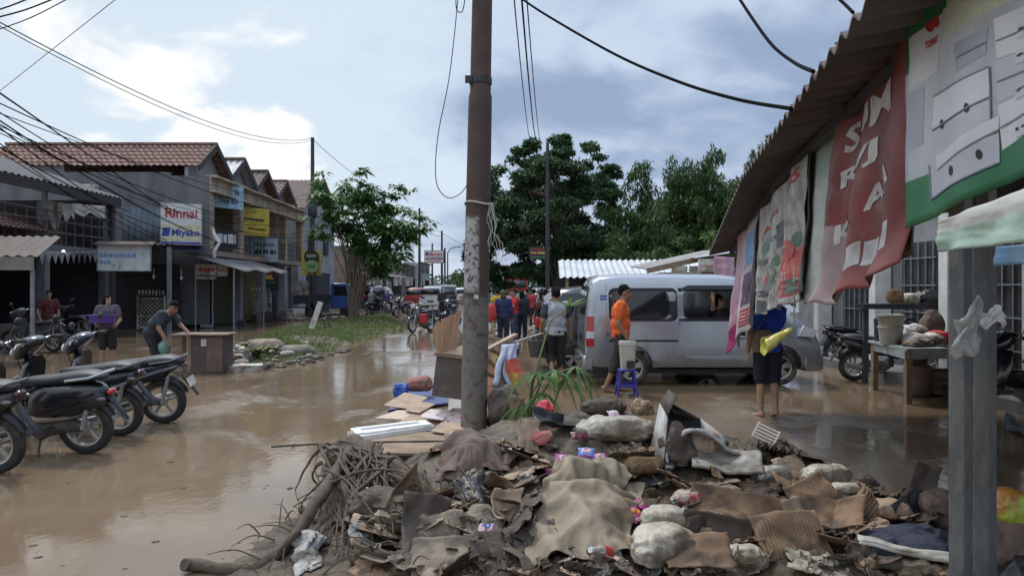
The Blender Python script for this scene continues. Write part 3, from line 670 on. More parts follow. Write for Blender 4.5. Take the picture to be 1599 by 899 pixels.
# e. big banner with boxes, near
t,fn=banner('shop_banner','huge green and white printed banner showing lidded white boxes, nearest on the right',(1418,-120),(1720,-330),(1720,215),(1418,357),[M_pvc,M_bgreen],30,40,.012,.25,2,seed=1,mi=lambda u,v:1 if v>.86-.06*u or (v<.50-.5*u and v>.34-.5*u and u<.55) else 0)
def q(px,py):   # pixel of the photo -> uv on this sheet (inverse bilinear on its plane)
    Y=pl(px); A,B,C_,D=[bpt(*w) for w in((1418,-120),(1720,-330),(1720,215),(1418,357))]
    p=at(px,py,Y); u=(p.y-A.y)/(B.y-A.y); zt=A.z+(B.z-A.z)*u; zb=D.z+(C_.z-D.z)*u; return (u,(zt-p.z)/(zt-zb))
M_box1=mat('printed_white',(.66,.67,.70),(.60,.61,.65),r=.4); M_box2=mat('printed_pale_grey',(.50,.51,.57),(.45,.46,.52),r=.4); M_box3=mat('printed_grey',(.36,.37,.44),(.32,.33,.40),r=.4)
for (pts,m,nm,lf) in [
 ([(1455,150),(1550,103),(1551,152),(1453,205)],M_box1,'printed_lid',.004),([(1453,207),(1551,154),(1552,185),(1455,262)],M_box2,'printed_box',.0035),
 ([(1460,245),(1562,180),(1560,205),(1462,268)],M_box1,'printed_lid',.0045),([(1448,262),(1560,207),(1558,255),(1450,312)],M_box2,'printed_box',.004),
 ([(1490,68),(1548,44),(1546,84),(1500,112)],M_box3,'printed_box',.003),
 ([(1556,30),(1640,-12),(1640,60),(1560,92)],M_box1,'printed_tray',.003),([(1558,95),(1640,60),(1640,120),(1560,160)],M_box2,'printed_tray',.003),([(1560,165),(1640,120),(1640,180),(1562,235)],M_box1,'printed_tray',.003),
 ([(1476,0),(1600,-70),(1600,-10),(1474,60)],mat('printed_check',(.55,.58,.45),(.46,.5,.38),r=.5,sc=30),'printed_checks',.0028),
 ([(1424,60),(1470,20),(1462,110),(1426,140)],M_pvcw,'printed_pack',.003),
 ([(1420,150),(1442,135),(1440,225),(1420,235)],M_box3,'printed_pack',.003)]:
    patch(t,fn,nm,[q(*p) for p in pts],m,lf)
M_gl=mat('printed_grey_line',(.20,.21,.26),r=.4)
for (a,b,c,d) in((1453,204,1551,151),(1450,311,1558,254),(1462,266,1560,203),(1455,151,1550,104),(1448,258,1450,314),(1551,104,1552,185),(1560,64,1640,26),(1560,128,1640,92),(1562,200,1640,152),(1500,90,1546,66)):
    L_=math.hypot(c-a,d-b); nx,ny=-(d-b)/L_*1.1,(c-a)/L_*1.1
    patch(t,fn,'printed_line',[q(a-nx,b-ny),q(c-nx,d-ny),q(c+nx,d+ny),q(a+nx,b+ny)],M_gl,.006)
for (x,y) in((1472,194),(1520,168),(1491,266),(1534,241)):
    patch(t,fn,'printed_hole',[q(x+4.2*math.cos(k*PI/6),y+8*math.sin(k*PI/6)) for k in range(12)],M_ink,.0055)
for (x,y) in((1450,42),(1459,35)): patch(t,fn,'printed_tomato',[q(x+6*math.cos(k*PI/6),y+9*math.sin(k*PI/6)) for k in range(12)],M_red,.004)
for k,(x,y) in enumerate(((1598,45),(1596,85),(1594,140),(1592,200))):
    uv=[q(x-9,y-5),q(x+16,y-18),q(x+16,y+4),q(x-9,y+16)]; patch(t,fn,'number_tag',uv,M_pvcw,.005)
    a,b,c_,d_=uv; btext(t,fn,('55','65','75','10')[k],a[0]+.004,a[1]+.012,b[0]-.004,d_[1]-.02,M_ink,'number',.007,shear=b[1]-a[1])
a,b,c_,d_=q(1444,66),q(1463,54),q(1463,66),q(1444,78); btext(t,fn,'TOMAT',a[0],a[1],b[0],d_[1],M_red,'lettering',.0055,shear=b[1]-a[1])
# f. pale green sheet and blue strip below it
t,fn=banner('green_sheet','crinkled pale green sheet hanging under the huge boxes banner',(1466,345),(1720,250),(1720,365),(1464,393),[mat('pale_green_plastic',(.38,.50,.43),(.28,.40,.33),r=.5,sc=3,bump=.3),mat('pale_grey_plastic',(.50,.51,.48),(.42,.42,.39),r=.5,sc=3,bump=.3)],30,14,.012,.18,3,seed=2,mi=lambda u,v:1 if v<.42 else 0,cat='sheet')
t,fn=banner('blue_strip','short blue and white strip hanging behind the pale green sheet',(1556,385),(1720,372),(1720,400),(1556,415),[mat('blue_white_strip',(.35,.5,.65),(.16,.33,.58),r=.5,sc=4)],10,6,.006,.27,2,cat='banner')
# d. red banner with white letters
t,fn=banner('red_banner','wavy red banner with big white letters, its foot curled outwards',(1312,150),(1432,-20),(1418,415),(1290,478),[M_bred,mat('faded_red_grey',(.34,.26,.26),(.27,.19,.19),r=.5,sc=4)],60,50,.045,.30,2.2,seed=.6,curl=.10,ragged=.03,mi=lambda u,v:1 if (u<.30 and v>.62) else 0)
M_let=mat('white_letters',(.55,.54,.54),(.36,.33,.33),r=.5,sc=9)
for (s_,u0,v0,u1,v1,sh) in(('SUM',.16,.19,.80,.31,.03),('RVJ',.14,.38,.66,.48,.01),('KA',.12,.62,.45,.71,-.02),('AA',.56,.58,.90,.67,-.03)): btext(t,fn,s_,u0,v0,u1,v1,M_let,shear=sh)
M_smear=mat('smeared_white',(.52,.53,.56),(.36,.33,.34),r=.5,sc=7)
for k in range(5): patch(t,fn,'smeared_letter',[(.32+.12*k,.80+.01*math.sin(k*3)),(.42+.12*k,.79),(.41+.12*k,.89),(.30+.12*k,.90)],M_smear,.003)
# grey edge strip of the red banner (rolled hem) and dark cloth behind
t,fn=banner('grey_strip','narrow grey tarpaulin strip between the red banner and the boxes banner',(1428,-30),(1446,-60),(1428,392),(1412,405),[M_tarpg],6,30,.01,.34,1,cat='tarp')
# c. cracked white sheet + grey strip
t,fn=banner('white_tarp','cracked white tarpaulin with pale green top, between printed and red banners',(1266,225),(1318,190),(1300,462),(1252,475),[M_crack,mat('pale_teal_tarp',(.40,.52,.48),(.34,.44,.41),r=.55,sc=3)],30,40,.03,.36,2,seed=3,ragged=.03,mi=lambda u,v:1 if v<.25 and u>.4*v*4 else 0,cat='tarp')
t,fn=banner('grey_tarp_strip','folded dark grey tarpaulin strip beside the printed banner',(1250,262),(1272,232),(1262,455),(1236,480),[M_tarpg],12,30,.05,.33,1.5,seed=4,cat='tarp')
# b. printed food banner, crinkled
t,fn=banner('printed_banner','crinkled muddy white banner with small food pictures and red script',(1184,338),(1258,238),(1246,470),(1182,492),[mat('crinkled_print',(.46,.45,.43),(.24,.23,.22),r=.55,sc=7,bump=1.0,bsc=14,mud=.25,mudc=(.32,.28,.23))],50,60,.035,.27,3,seed=5,ragged=.05)
pal=[mat('print_red',(.42,.06,.07),(.5,.16,.14),r=.5,sc=14),mat('print_dark',(.06,.07,.08),(.12,.14,.14),r=.5,sc=14),mat('print_green',(.10,.17,.14),(.16,.22,.17),r=.5,sc=14),mat('print_tan',(.40,.30,.18),(.34,.2,.12),r=.5,sc=14)]
r2=random.Random(3)
for k in range(22):
    u=.1+.8*r2.random(); v=.34+.62*r2.random(); w=.05+.06*r2.random(); h=.03+.05*r2.random(); n_=9
    patch(t,fn,'printed_picture',[(u+w*math.cos(2*PI*j/n_)*(.7+.5*r2.random()),v+h*math.sin(2*PI*j/n_)*(.7+.5*r2.random())) for j in range(n_)],pal[r2.randrange(4)],.0035+.0002*k)
patch(t,fn,'printed_picture',[(.52,.30),(.64,.28),(.63,.48),(.54,.5)],pal[1],.0035); patch(t,fn,'printed_picture',[(.72,.62),(.95,.6),(.95,.93),(.74,.95)],pal[0],.003)
btext(t,fn,'Ayam',.18,.20,.55,.27,M_red,shear=-.05); btext(t,fn,'JUS',.68,.08,.92,.19,M_red,shear=-.05)
# a. pink banner far
t,fn=banner('pink_banner','long pink and white banner hanging farthest under the eave, over the silver van',(1150,372),(1186,330),(1176,500),(1140,552),[M_pink,mat('banner_white_pink',(.55,.52,.54),(.5,.42,.46),r=.5,sc=5),mat('banner_magenta',(.45,.05,.2),r=.5)],24,40,.05,.27,2,seed=6,mi=lambda u,v:2 if(v>.8 and u<.22) else (1 if u>.3 else 0),ragged=.06)
patch(t,fn,'printed_panel',[(.55,.12),(.95,.08),(.95,.36),(.55,.40)],mat('print_blue',(.10,.25,.55),(.2,.35,.6),r=.5,sc=6),.004); patch(t,fn,'printed_panel',[(.60,.45),(.95,.42),(.95,.72),(.60,.74)],mat('print_plum',(.09,.06,.12),(.16,.1,.16),r=.5,sc=9),.004)
for k in range(5): patch(t,fn,'printed_line',[(.3,.79+.035*k),(.92,.77+.035*k),(.92,.79+.035*k),(.3,.81+.035*k)],M_red,.004)
# string and tied yellow bag
p=bpt(1240,440,.24); tg=thing('yellow_bag','yellow plastic bag tied to a string hanging below the printed banner','bag',p)
z1=at(1240,512,p.y).z-p.z; mb=MB(); mb.tube([(0,0,.12),(0,0,z1)],.005,6); mb.build('string',M_wm,tg)
mb=MB(); mb.grid(lambda u,v:V((-.02-.21*v*(1-.1*u)+.03*nz((u*5,v*4,3)),.035*math.sin(u*2*PI)*(.3+v),z1+.01+(-.02-.13*v)+.045*math.cos(u*2*PI)*(.35+v))),18,12); mb.build('bag',mat('yellow_plastic',(.60,.52,.06),(.66,.60,.18),r=.35,sc=9),tg,solid=.003)
# ---------------------------------------------------------------- mid shed with corrugated roof and shacks beyond
b=thing('market_shed','open shed with a white corrugated metal roof behind the silver van','shed',(gx(960,24),24,0))
x0,x1=gx(873,24)-gx(960,24),gx(1150,24)-gx(960,24)
corr((x0+.1,2.2,2.62),(x1,2.2,2.62),(x1,-.2,1.98),(x0,-.2,1.98),.2,.03).build('roof',mat('white_zinc',(.50,.52,.53),(.40,.41,.42),r=.5,sc=1.5,metal=.1),b)
m=MB(); m.box(((x0+x1)/2,2.3,1.1),(x1-x0-.2,.12,2.1)); m.build('back_wall',M_dark,b)
for xx in(x0+.25,x0+1.0,x1-.3):
    m=MB(); m.box((xx,-.05,.98),(.09,.09,1.95)); m.build('post',M_wood,b)
m=MB(); m.box((x0+.8,-.3,1.42),(.09,.06,.7)); m.build('white_batten',M_white,b)
m=MB(); m.box(((x0+x1)/2,.3,.5),(x1-x0-.6,.8,1.0)); m.build('counter',M_dk2,b)
b=thing('shack','weathered shack with two sloping plank roofs beside the brown lean-to roof','shack',(gx(1085,17),17,0))
m=MB(); m.box((.5,1.2,1.0),(2.4,2,2.0)); m.build('wall',M_dk2,b)
ax=gx(1010,17)-gx(1085,17); bx=gx(1140,17)-gx(1085,17)
zz=lambda y:H-(y-449.5)/F*17
corr((ax,0,zz(420)),(ax,2.4,zz(412)),(bx,2.4,zz(384)),(bx,0,zz(390)),.15,.02).build('roof',mat('old_asbestos',(.34,.33,.32),(.22,.21,.2),r=.85,sc=2),b)
m=MB(); m.bar((ax,-.02,zz(423)),(bx,-.02,zz(394)),.05,.12); m.build('fascia',M_wood,b)
corr((gx(1085,16.6)-gx(1085,17),-.5,zz(404)),(gx(1085,16.6)-gx(1085,17),.1,zz(402)),(bx,.1,zz(392)),(bx,-.5,zz(395)),.15,.015).build('lower_roof',M_zinc,b)
m=MB(); m.box((-.35,-.02,zz(424)),(.35,.04,.25)); m.box((.02,-.02,zz(424)),(.3,.04,.25)); m.build('shutter_panel',M_wm,b)
c=at(1106,420,16); s=board('warung_sign','small white sign with red lettering above the silver van roof',c,.42,.42,0,M_wm,None); text('WARUNG',.085,M_red,s,(0,-.035,.06),(R(90),0,0)); lines(s,.06,M_ink,[(-.15,.15,-.08,.03)])
mb=MB(); mb.grid(lambda u,v:V(((u-.5)*.42,.03*math.sin(u*9)+.02*nz((u*5,v*5,1)),-.45*v-.03*u)),14,10); tag(mb.build('pink_plastic',M_pink,loc=at(1131,400,15.6),solid=.004),'pink plastic sheet hung beside the small red-lettered sign','sheet')
# ---------------------------------------------------------------- vehicles
M_silver=mat('silver_car_paint',(.34,.355,.385),(.30,.315,.345),r=.27,metal=.5,coat=.8,sc=1.6,mud=.05,mudc=(.24,.19,.145))
M_navy=mat('navy_car_paint',(.012,.016,.03),(.02,.024,.036),r=.22,coat=.8,sc=2,mud=.15)
M_glass=mat('dark_car_glass',(.012,.014,.016),(.02,.022,.025),r=.06,spec=.7,sc=2)
M_seal=mat('black_rubber_seal',(.012,.012,.013),r=.6)
M_alloy=mat('muddy_alloy',(.48,.46,.43),(.34,.31,.27),r=.4,metal=.5,sc=8,mud=.15)
M_chrome=mat('chrome',(.62,.62,.62),(.5,.5,.5),r=.2,metal=1)
M_tail=mat('red_lamp',(.42,.015,.015),(.34,.012,.012),r=.15,coat=.6)
M_lens=mat('clear_lamp',(.62,.64,.66),(.5,.52,.54),r=.12,coat=.5)
M_amber=mat('amber_lamp',(.7,.28,.03),r=.2)
M_redp=mat('red_vehicle_paint',(.42,.025,.02),(.32,.02,.018),r=.3,coat=.5)
M_bluet=mat('blue_truck_paint',(.02,.08,.30),(.016,.06,.22),r=.35,coat=.4,mud=.12)
M_wcar=mat('white_car_paint',(.66,.67,.68),(.58,.59,.6),r=.25,coat=.6,mud=.1)
def wheel(parent,c,r,w,spokes=5,side=-1,axis='y',lw=.045,rim=.64,rmat=None,name='wheel',slim=False):
    """tyre with rim as a sub-part; side: which way the dish faces"""
    m=MB(); ri=r*rim; h=w/2
    prof=[(ri,-h*.8),(ri+.3*(r-ri),-h),(r*.93,-h*.95),(r*.985,-h*.6),(r,0),(r*.985,h*.6),(r*.93,h*.95),(ri+.3*(r-ri),h),(ri,h*.8),(ri,-h*.8)]
    m.lathe(prof,c,axis,32)
    ty=m.build(name,M_rub,parent,smooth=50)
    m=MB(); cc=V(c)
    m.lathe([(ri*1.01,-h*.82),(ri*1.01,h*.82),(ri*.9,h*.7),(ri*.88,0),(ri*.9,-h*.7),(ri*1.01,-h*.82)],c,axis,28)
    m.lathe([(0,-h*.55),(.26*ri,-h*.55),(.30*ri,0),(.26*ri,h*.55),(0,h*.55)],c,axis,16)
    for k in range(spokes):
        a=2*PI*k/spokes+.3
        for da in ((-.16,.16) if not slim else (0,)):
            d0=V((math.cos(a+da*.4),0,math.sin(a+da*.4))); d1=V((math.cos(a+da),0,math.sin(a+da)))
            if axis=='x': d0=V((0,d0.x,d0.z)); d1=V((0,d1.x,d1.z))
            off=V((0,side*h*(.55 if not slim else .15),0)) if axis=='y' else V((side*h*.5,0,0))
            m.bar(cc+d0*ri*.2+off,cc+d1*ri*.94+off*.9,lw,.02 if not slim else .028,up=(0,1,0) if axis=='y' else (1,0,0))
    m.build('rim',rmat or M_alloy,ty,smooth=30,bevel=.003)
    if not slim:
        m=MB(); o=V((0,-side*h*.15,0)) if axis=='y' else V((-side*h*.15,0,0)); pr=[(0,-.01),(ri*.86,-.01),(ri*.86,.01),(0,.01)]; m.lathe(pr,cc+o,axis,20); m.build('brake_disc',M_blk,ty)
    return ty
def hull(sts,prof):
    """sts: (x, z_bottom, z_top, half width scale); prof: list of (t in 0..1 bottom->top, half width)"""
    rings=[]
    for (x,zb,zt,k) in sts:
        L_=[V((x,-w*k,zb+(zt-zb)*t)) for t,w in prof]; Rr=[V((x,w*k,zb+(zt-zb)*t)) for t,w in prof[::-1]]
        rings.append(L_+Rr)
    return rings
def boolcut(o,cutters):
    for c in cutters:
        q=o.modifiers.new('b','BOOLEAN'); q.operation='DIFFERENCE'; q.object=c; q.solver='EXACT'
    ev(o)
    for c in cutters: bpy.data.objects.remove(c)
    o.data.polygons.foreach_set('use_smooth',[True]*len(o.data.polygons)); o.data.set_sharp_from_angle(angle=R(30)); return o
# ---- silver van: x along its length from tail (0) to nose (4.05), near side at -y
VY=12.75; vx0=gx(914,VY)
van=thing('parked_van','silver minivan standing across the road with a waving passenger inside','van',(vx0,VY+.83,0))
zt=[(0,.40,1.08,.965),(.02,.36,1.30,.985),(.07,.30,1.62,.99),(.14,.28,1.80,.995),(.26,.27,1.87,1),(.6,.26,1.895,1),(1.4,.26,1.90,1),(2.3,.26,1.89,1),(2.62,.26,1.86,1),(2.85,.26,1.76,1),(3.15,.26,1.50,1),(3.42,.26,1.255,.995),(3.52,.26,1.21,.99),(3.8,.27,1.08,.97),(3.95,.29,.92,.93),(4.03,.34,.74,.87),(4.05,.40,.60,.82)]
sidep=[(0,.70),(.03,.80),(.10,.832),(.26,.838),(.46,.833),(.56,.825),(.60,.812),(.78,.765),(.90,.715),(.955,.67),(.985,.58),(1,.35)]
rings=hull(zt,sidep); m=MB(); m.loft(rings); body=m.build('body',M_silver,van,smooth=30,sub=0)
cut=[]
for xw in(.78,3.30):
    m=MB(); m.lathe([(0,-.3),(.365,-.3),(.365,.3),(0,.3)],(xw,-.78,.33),'y',32); cut.append(m.build('c',M_seal,van)); 
    m=MB(); m.lathe([(0,-.3),(.365,-.3),(.365,.3),(0,.3)],(xw,.78,.33),'y',24); cut.append(m.build('c',M_seal,van))
m=MB(); m.box((2.02,0,1.32),(1.5,1.36,.72)); cut.append(m.build('c',M_seal,van))           # cabin space
m=MB(); m.prism(rrect(1.0,.46,.07,3,2.16,1.37),.5,Matrix.Translation((0,-.8,0))); cut.append(m.build('c',M_seal,van))  # open side window
boolcut(body,cut)
def sidey(z,zb=.26,zt_=1.9):
    t=(z-zb)/(zt_-zb)
    for (a,wa),(b,wb) in zip(sidep,sidep[1:]):
        if a<=t<=b: return wa+(wb-wa)*(t-a)/(b-a)
    return .8
def sidepanel(ol,off,name,mt,th=.012,sgn=-1,par=None,n=None,ztop=1.9):
    m=MB(); N_=len(ol); ro=[V((x,sgn*(sidey(z,.26,ztop)+off),z)) for x,z in ol]; ri=[V((x,sgn*(sidey(z,.26,ztop)+off-th),z)) for x,z in ol]
    m.loft([ri,ro]); return m.build(name,mt,par or van,smooth=0)
for sg in(-1,1):
    sidepanel(rrect(1.16,.56,.10,4,.98,1.37),.004,'window_surround',M_seal,sgn=sg); sidepanel(rrect(.98,.46,.11,5,.93,1.37),.009,'side_window',M_glass,sgn=sg)
    sidepanel([(1.58,1.09),(1.655,1.09),(1.655,1.65),(1.58,1.65)],.005,'window_pillar',M_seal,sgn=sg)
    # surround of the open window as four strips
    for (a,b,c,d) in((1.66,1.09,2.70,1.14),(1.66,1.60,2.70,1.66),(2.665,1.14,2.72,1.60)): sidepanel([(a,b),(c,b),(c,d),(a,d)],.006,'window_surround',M_seal,sgn=sg)
    if sg==1: sidepanel(rrect(.98,.44,.05,3,2.16,1.37),.004,'side_window',M_glass,sgn=1)
    sidepanel([(1.70,1.625),(2.72,1.625),(2.74,1.66),(2.70,1.695),(1.74,1.695),(1.69,1.67)],.035,'rain_guard',mat('smoked_guard',(.02,.022,.026),r=.15),.03,sgn=sg)
    sidepanel([(2.86,1.10),(3.28,1.10),(3.22,1.24),(2.98,1.56),(2.86,1.62)],.006,'front_window',M_glass,sgn=sg)
    # door seams
    for (a,b,c,d) in((1.585,.36,1.592,1.74),(2.775,.36,2.782,1.72),(.36,.80,.366,1.72),(3.02,.36,3.027,1.1)):
        sidepanel([(a,b),(c,b),(c,.5*(b+d)),(c,d),(a,d),(a,.5*(b+d))],.003,'door_seam',M_seal,.01,sgn=sg)
    sidepanel([(.40,.745),(1.57,.745),(1.57,.775),(.40,.775)],.004,'slide_rail',M_seal,sgn=sg)
    sidepanel([(1.68,.455),(2.98,.455),(2.98,.51),(1.76,.51)],.014,'side_moulding',M_silver,sgn=sg); sidepanel([(2.99,.455),(3.0,.455),(3.0,.51),(2.99,.51)],.014,'side_moulding',M_silver,sgn=sg)
    sidepanel([(1.25,.262),(2.95,.262),(2.95,.31),(1.25,.31)],.012,'sill',M_seal,.03,sgn=sg)
    h=sidepanel(rrect(.17,.14,.03,3,2.62,.86),.004,'handle_recess',M_seal,sgn=sg); m=MB(); m.box((2.63,sg*(sidey(.82)+.012),.825),(.13,.03,.04)); m.build('door_handle',M_silver,h,bevel=.008)
    # tail lamp wraps the corner
    sidepanel([(.015,.92),(.15,.92),(.15,1.17),(.035,1.17)],.006,'tail_lamp',M_tail,.05,sgn=sg); sidepanel([(.015,.80),(.15,.80),(.15,.918),(.015,.918)],.006,'reversing_lamp',M_lens,.05,sgn=sg); sidepanel([(.01,.67),(.15,.67),(.15,.798),(.01,.798)],.006,'tail_lamp',M_tail,.05,sgn=sg)
    sidepanel([(3.60,.84),(3.86,.82),(3.93,.93),(3.70,1.02)],-.01,'headlamp',M_lens,.06,sgn=sg,ztop=1.62)
    sidepanel([(.36,.845),(.40,.845),(.40,.86),(.36,.86)],.004,'badge',M_seal,sgn=sg)
    if sg==-1:
        sidepanel([(.255,1.50),(.37,1.50),(.37,1.53),(.255,1.53)],.004,'sticker',M_blue,sgn=sg); sidepanel([(.255,1.45),(.37,1.45),(.37,1.48),(.255,1.48)],.004,'sticker',M_blue,sgn=sg)
        text('LUXIO',.085,M_chrome,van,(.52,-sidey(.9)-.004,.9),(R(90),0,0),align='CENTER',sx=1.3)
m=MB(); m.prism(rrect(1.2,.5,.08,4,0,0),.02,Matrix.Translation((.035,0,1.44))@Matrix.Rotation(R(10),4,'Y')@Matrix.Rotation(PI/2,4,'Z')); m.build('rear_window',M_glass,van)
m=MB(); m.add([(2.88,-.66,1.74),(2.88,.66,1.74),(3.43,.74,1.27),(3.43,-.74,1.27)],[(0,1,2,3)]); m.build('windscreen',M_glass,van,loc=(.012,0,.012),solid=.01)
m=MB(); m.loft([[V((x,y*s_,z)) for (y,z) in((-.80,.26),(-.83,.36),(-.82,.50),(.82,.50),(.83,.36),(.80,.26))] for (x,s_) in((-.05,.93),(-.02,.985),(.13,1.012))]); m.build('rear_bumper',M_silver,van,smooth=30,bevel=.02)
m=MB(); m.loft([[V((x,y*s_,z)) for (y,z) in((-.80,.24),(-.83,.34),(-.82,.52),(.82,.52),(.83,.34),(.80,.24))] for (x,s_) in((3.72,1.0),(3.95,.94),(4.09,.80))]); m.build('front_bumper',M_silver,van,smooth=30,bevel=.02)
m=MB(); m.box((-.005,0,.80),(.02,.44,.13)); m.build('number_plate',M_blk,van)
for xw in(.78,3.30):
    for sg in(-1,1):
        wheel(van,(xw,sg*.72,.305),.305,.19,5,sg,lw=.055)
    m=MB(); m.box((xw,0,.33),(.5,1.2,.45)); m.build('wheel_well',M_blk,van)
m=MB(); m.box((2.1,0,.24),(3.0,1.1,.12)); m.build('underbody',M_blk,van)
m=MB(); m.box((1.5,0,1.12),(.12,1.2,.5)); m.box((2.4,0,.98),(.5,1.2,.05)); m.build('seat_row',M_dk2,van)
m=MB(); m.tube([(3.12,-.83,1.13),(3.14,-.93,1.15)],.02,6); m.ell((3.13,-.98,1.18),(.06,.09,.08)); m.build('wing_mirror',M_blk,van)
m=MB(); m.tube([(.02,.60,1.30),(-.08,.62,1.32)],.012,6); m.ell((-.11,.62,1.28),(.04,.09,.1)); m.build('rear_mirror',M_blk,van)
# ---- other cars, a generic hatch/MPV hull: x from tail to nose
def car(name,label,loc,rz,paint,kind='mpv',group=None,cat='car',tail=True,scale=1):
    t=thing(name,label,cat,loc,rz,group); t.scale=(scale,)*3
    if kind=='mpv': st=[(0,.42,.98,.93),(.04,.32,1.2,.97),(.14,.27,1.46,.985),(.34,.25,1.62,.99),(.9,.24,1.69,1),(1.9,.24,1.69,1),(2.45,.24,1.62,1),(2.75,.24,1.42,1),(3.1,.24,1.06,.99),(3.7,.25,.95,.96),(4.05,.3,.82,.88),(4.15,.38,.62,.8)]
    elif kind=='suv': st=[(0,.45,1.05,.93),(.04,.36,1.25,.97),(.14,.3,1.55,.985),(.34,.28,1.74,.99),(.9,.28,1.80,1),(1.9,.28,1.80,1),(2.45,.28,1.74,1),(2.75,.28,1.5,1),(3.05,.28,1.16,.99),(3.7,.28,1.08,.96),(4.15,.32,.98,.9),(4.25,.4,.7,.84)]
    prof=[(0,.68),(.04,.80),(.12,.84),(.30,.85),(.50,.84),(.57,.82),(.75,.75),(.9,.68),(.97,.56),(1,.3)]
    m=MB(); m.loft(hull(st,prof)); m.build('body',paint,t,smooth=30)
    zT=1.69 if kind=='mpv' else 1.80
    def sy(z):
        q=(z-.25)/(zT-.25)
        for (a,wa),(b,wb) in zip(prof,prof[1:]):
            if a<=q<=b: return wa+(wb-wa)*(q-a)/(b-a)
        return .6
    k=zT/1.69
    for sg in(-1,1):
        for ol in([(.3,1.08*k),(1.05,1.08*k),(1.05,1.55*k),(.5,1.55*k)],[(1.12,1.08*k),(1.95,1.08*k),(1.95,1.55*k),(1.12,1.55*k)],[(2.02,1.08*k),(2.85,1.08*k),(2.5,1.50*k),(2.02,1.55*k)]):
            m=MB(); m.loft([[V((x,sg*(sy(z)+e),z)) for x,z in ol] for e in(-.01,.006)]); m.build('side_window',M_glass,t,smooth=0)
    m=MB(); m.add([(.07,-.66,1.52*k),(.07,.66,1.52*k),(-.01,.74,1.10*k),(-.01,-.74,1.10*k)],[(0,1,2,3)]); m.build('rear_window',M_glass,t,loc=(-.02 if kind=='mpv' else -.025,0,0),solid=.03)
    m=MB(); m.add([(2.5,-.62,1.60*k),(2.5,.62,1.60*k),(3.1,.74,1.08*k),(3.1,-.74,1.08*k)],[(0,1,2,3)]); m.build('windscreen',M_glass,t,loc=(.02,0,.02),solid=.02)
    for sg in(-1,1):
        m=MB(); m.box((.03,sg*.70,.98*k),(.12,.2,.2)); m.build('tail_lamp',M_tail,t,bevel=.02)
        m=MB(); m.box((3.92,sg*.58,.82*k),(.25,.32,.15)); m.build('headlamp',M_lens,t,bevel=.03)
    m=MB(); m.box((.02,0,.48),(.16,1.62,.25)); m.build('rear_bumper',paint,t,bevel=.04)
    m=MB(); m.box((4.08,0,.46),(.2,1.5,.25)); m.build('front_bumper',paint,t,bevel=.05)
    m=MB(); m.box((-.07,0,.66),(.02,.44,.12)); m.build('number_plate',M_blk,t)
    for xw in(.72,3.28):
        for sg in(-1,1): wheel(t,(xw,sg*.75,.31),.31,.2,5,sg,lw=.05)
    return t
# dark MPV partly behind the van: its nose points right, front wheel shows
Yc=14.6
car('parked_car','dark navy MPV half hidden behind the tail of the silver van',(gx(893,Yc)-.72+.05,Yc+.85,0),0,M_navy,'mpv')
# far cars (rear views), facing away
for (px,Y,paint,kd,l,rz) in((585,55,M_navy,'suv','dark blue van seen from behind, parked past the leafy tree',88),(648,62,M_redp,'mpv','red car seen from behind among the far traffic',91),(672,56,M_wcar,'suv','white SUV seen from behind in the far traffic',90),(698,66,M_navy,'mpv','dark car with a white roof rack load beyond the white SUV',92),(720,80,M_wcar,'mpv','pale car farthest along the left lane',90),(838,98,M_silver,'mpv','silver car beside the fire engine',-88),(858,86,M_navy,'mpv','dark blue car to the right of the fire engine',-86)):
    fx=R(rz); car('parked_car',l,(gx(px,Y),Y,0),fx,paint,kd)
m=MB(); m.box((0,0,0),(1.4,1.5,.1)); m.box((0,0,.1),(1.3,1.4,.12)); tag(m.build('roof_load',M_white,loc=(gx(698,66),67.2,1.76),bevel=.03),'white load on the roof of a dark far car','load')
# fire engine, front view, facing the camera
Y=92; t=thing('fire_engine','red fire engine coming down the far end of the road','fire truck',(gx(808,Y),Y,0))
m=MB(); m.box((0,3.5,1.75),(2.45,6.4,2.3)); m.loft([[V((x,y,z)) for x,z in((-1.22,.5),(1.22,.5),(1.2,1.6),(1.05,2.9),(-1.05,2.9),(-1.2,1.6))] for y in(-.3,1.2)]); m.build('body',M_redp,t,bevel=.06)
m=MB(); m.add([(-1.1,-.32,1.65),(1.1,-.32,1.65),(1.0,-.30,2.55),(-1.0,-.30,2.55)],[(0,1,2,3)]); m.build('windscreen',M_glass,t,solid=.04)
m=MB(); m.box((0,-.4,.65),(2.45,.3,.35)); m.build('bumper',M_white,t,bevel=.04)
m=MB(); m.box((0,-.34,1.2),(1.4,.08,.35)); m.build('grille',M_blk,t)
for sx in(-1,1):
    m=MB(); m.box((sx*.95,-.36,1.1),(.3,.1,.25)); m.build('headlamp',M_lens,t,bevel=.03)
    m=MB(); m.box((sx*.6,.2,3.05),(.5,.35,.28)); m.build('beacon',mat('red_beacon',(.75,.05,.05),r=.2),t,bevel=.05)
    for yy in(1.0,5): wheel(t,(sx*1.0,yy,.5),.5,.3,5,sx,axis='x')
m=MB(); m.lathe([(0,0),(.18,0),(.2,.3),(.12,.5),(.0,.55)],(0,1.5,2.9),'z',10); m.build('water_cannon',M_redp,t)
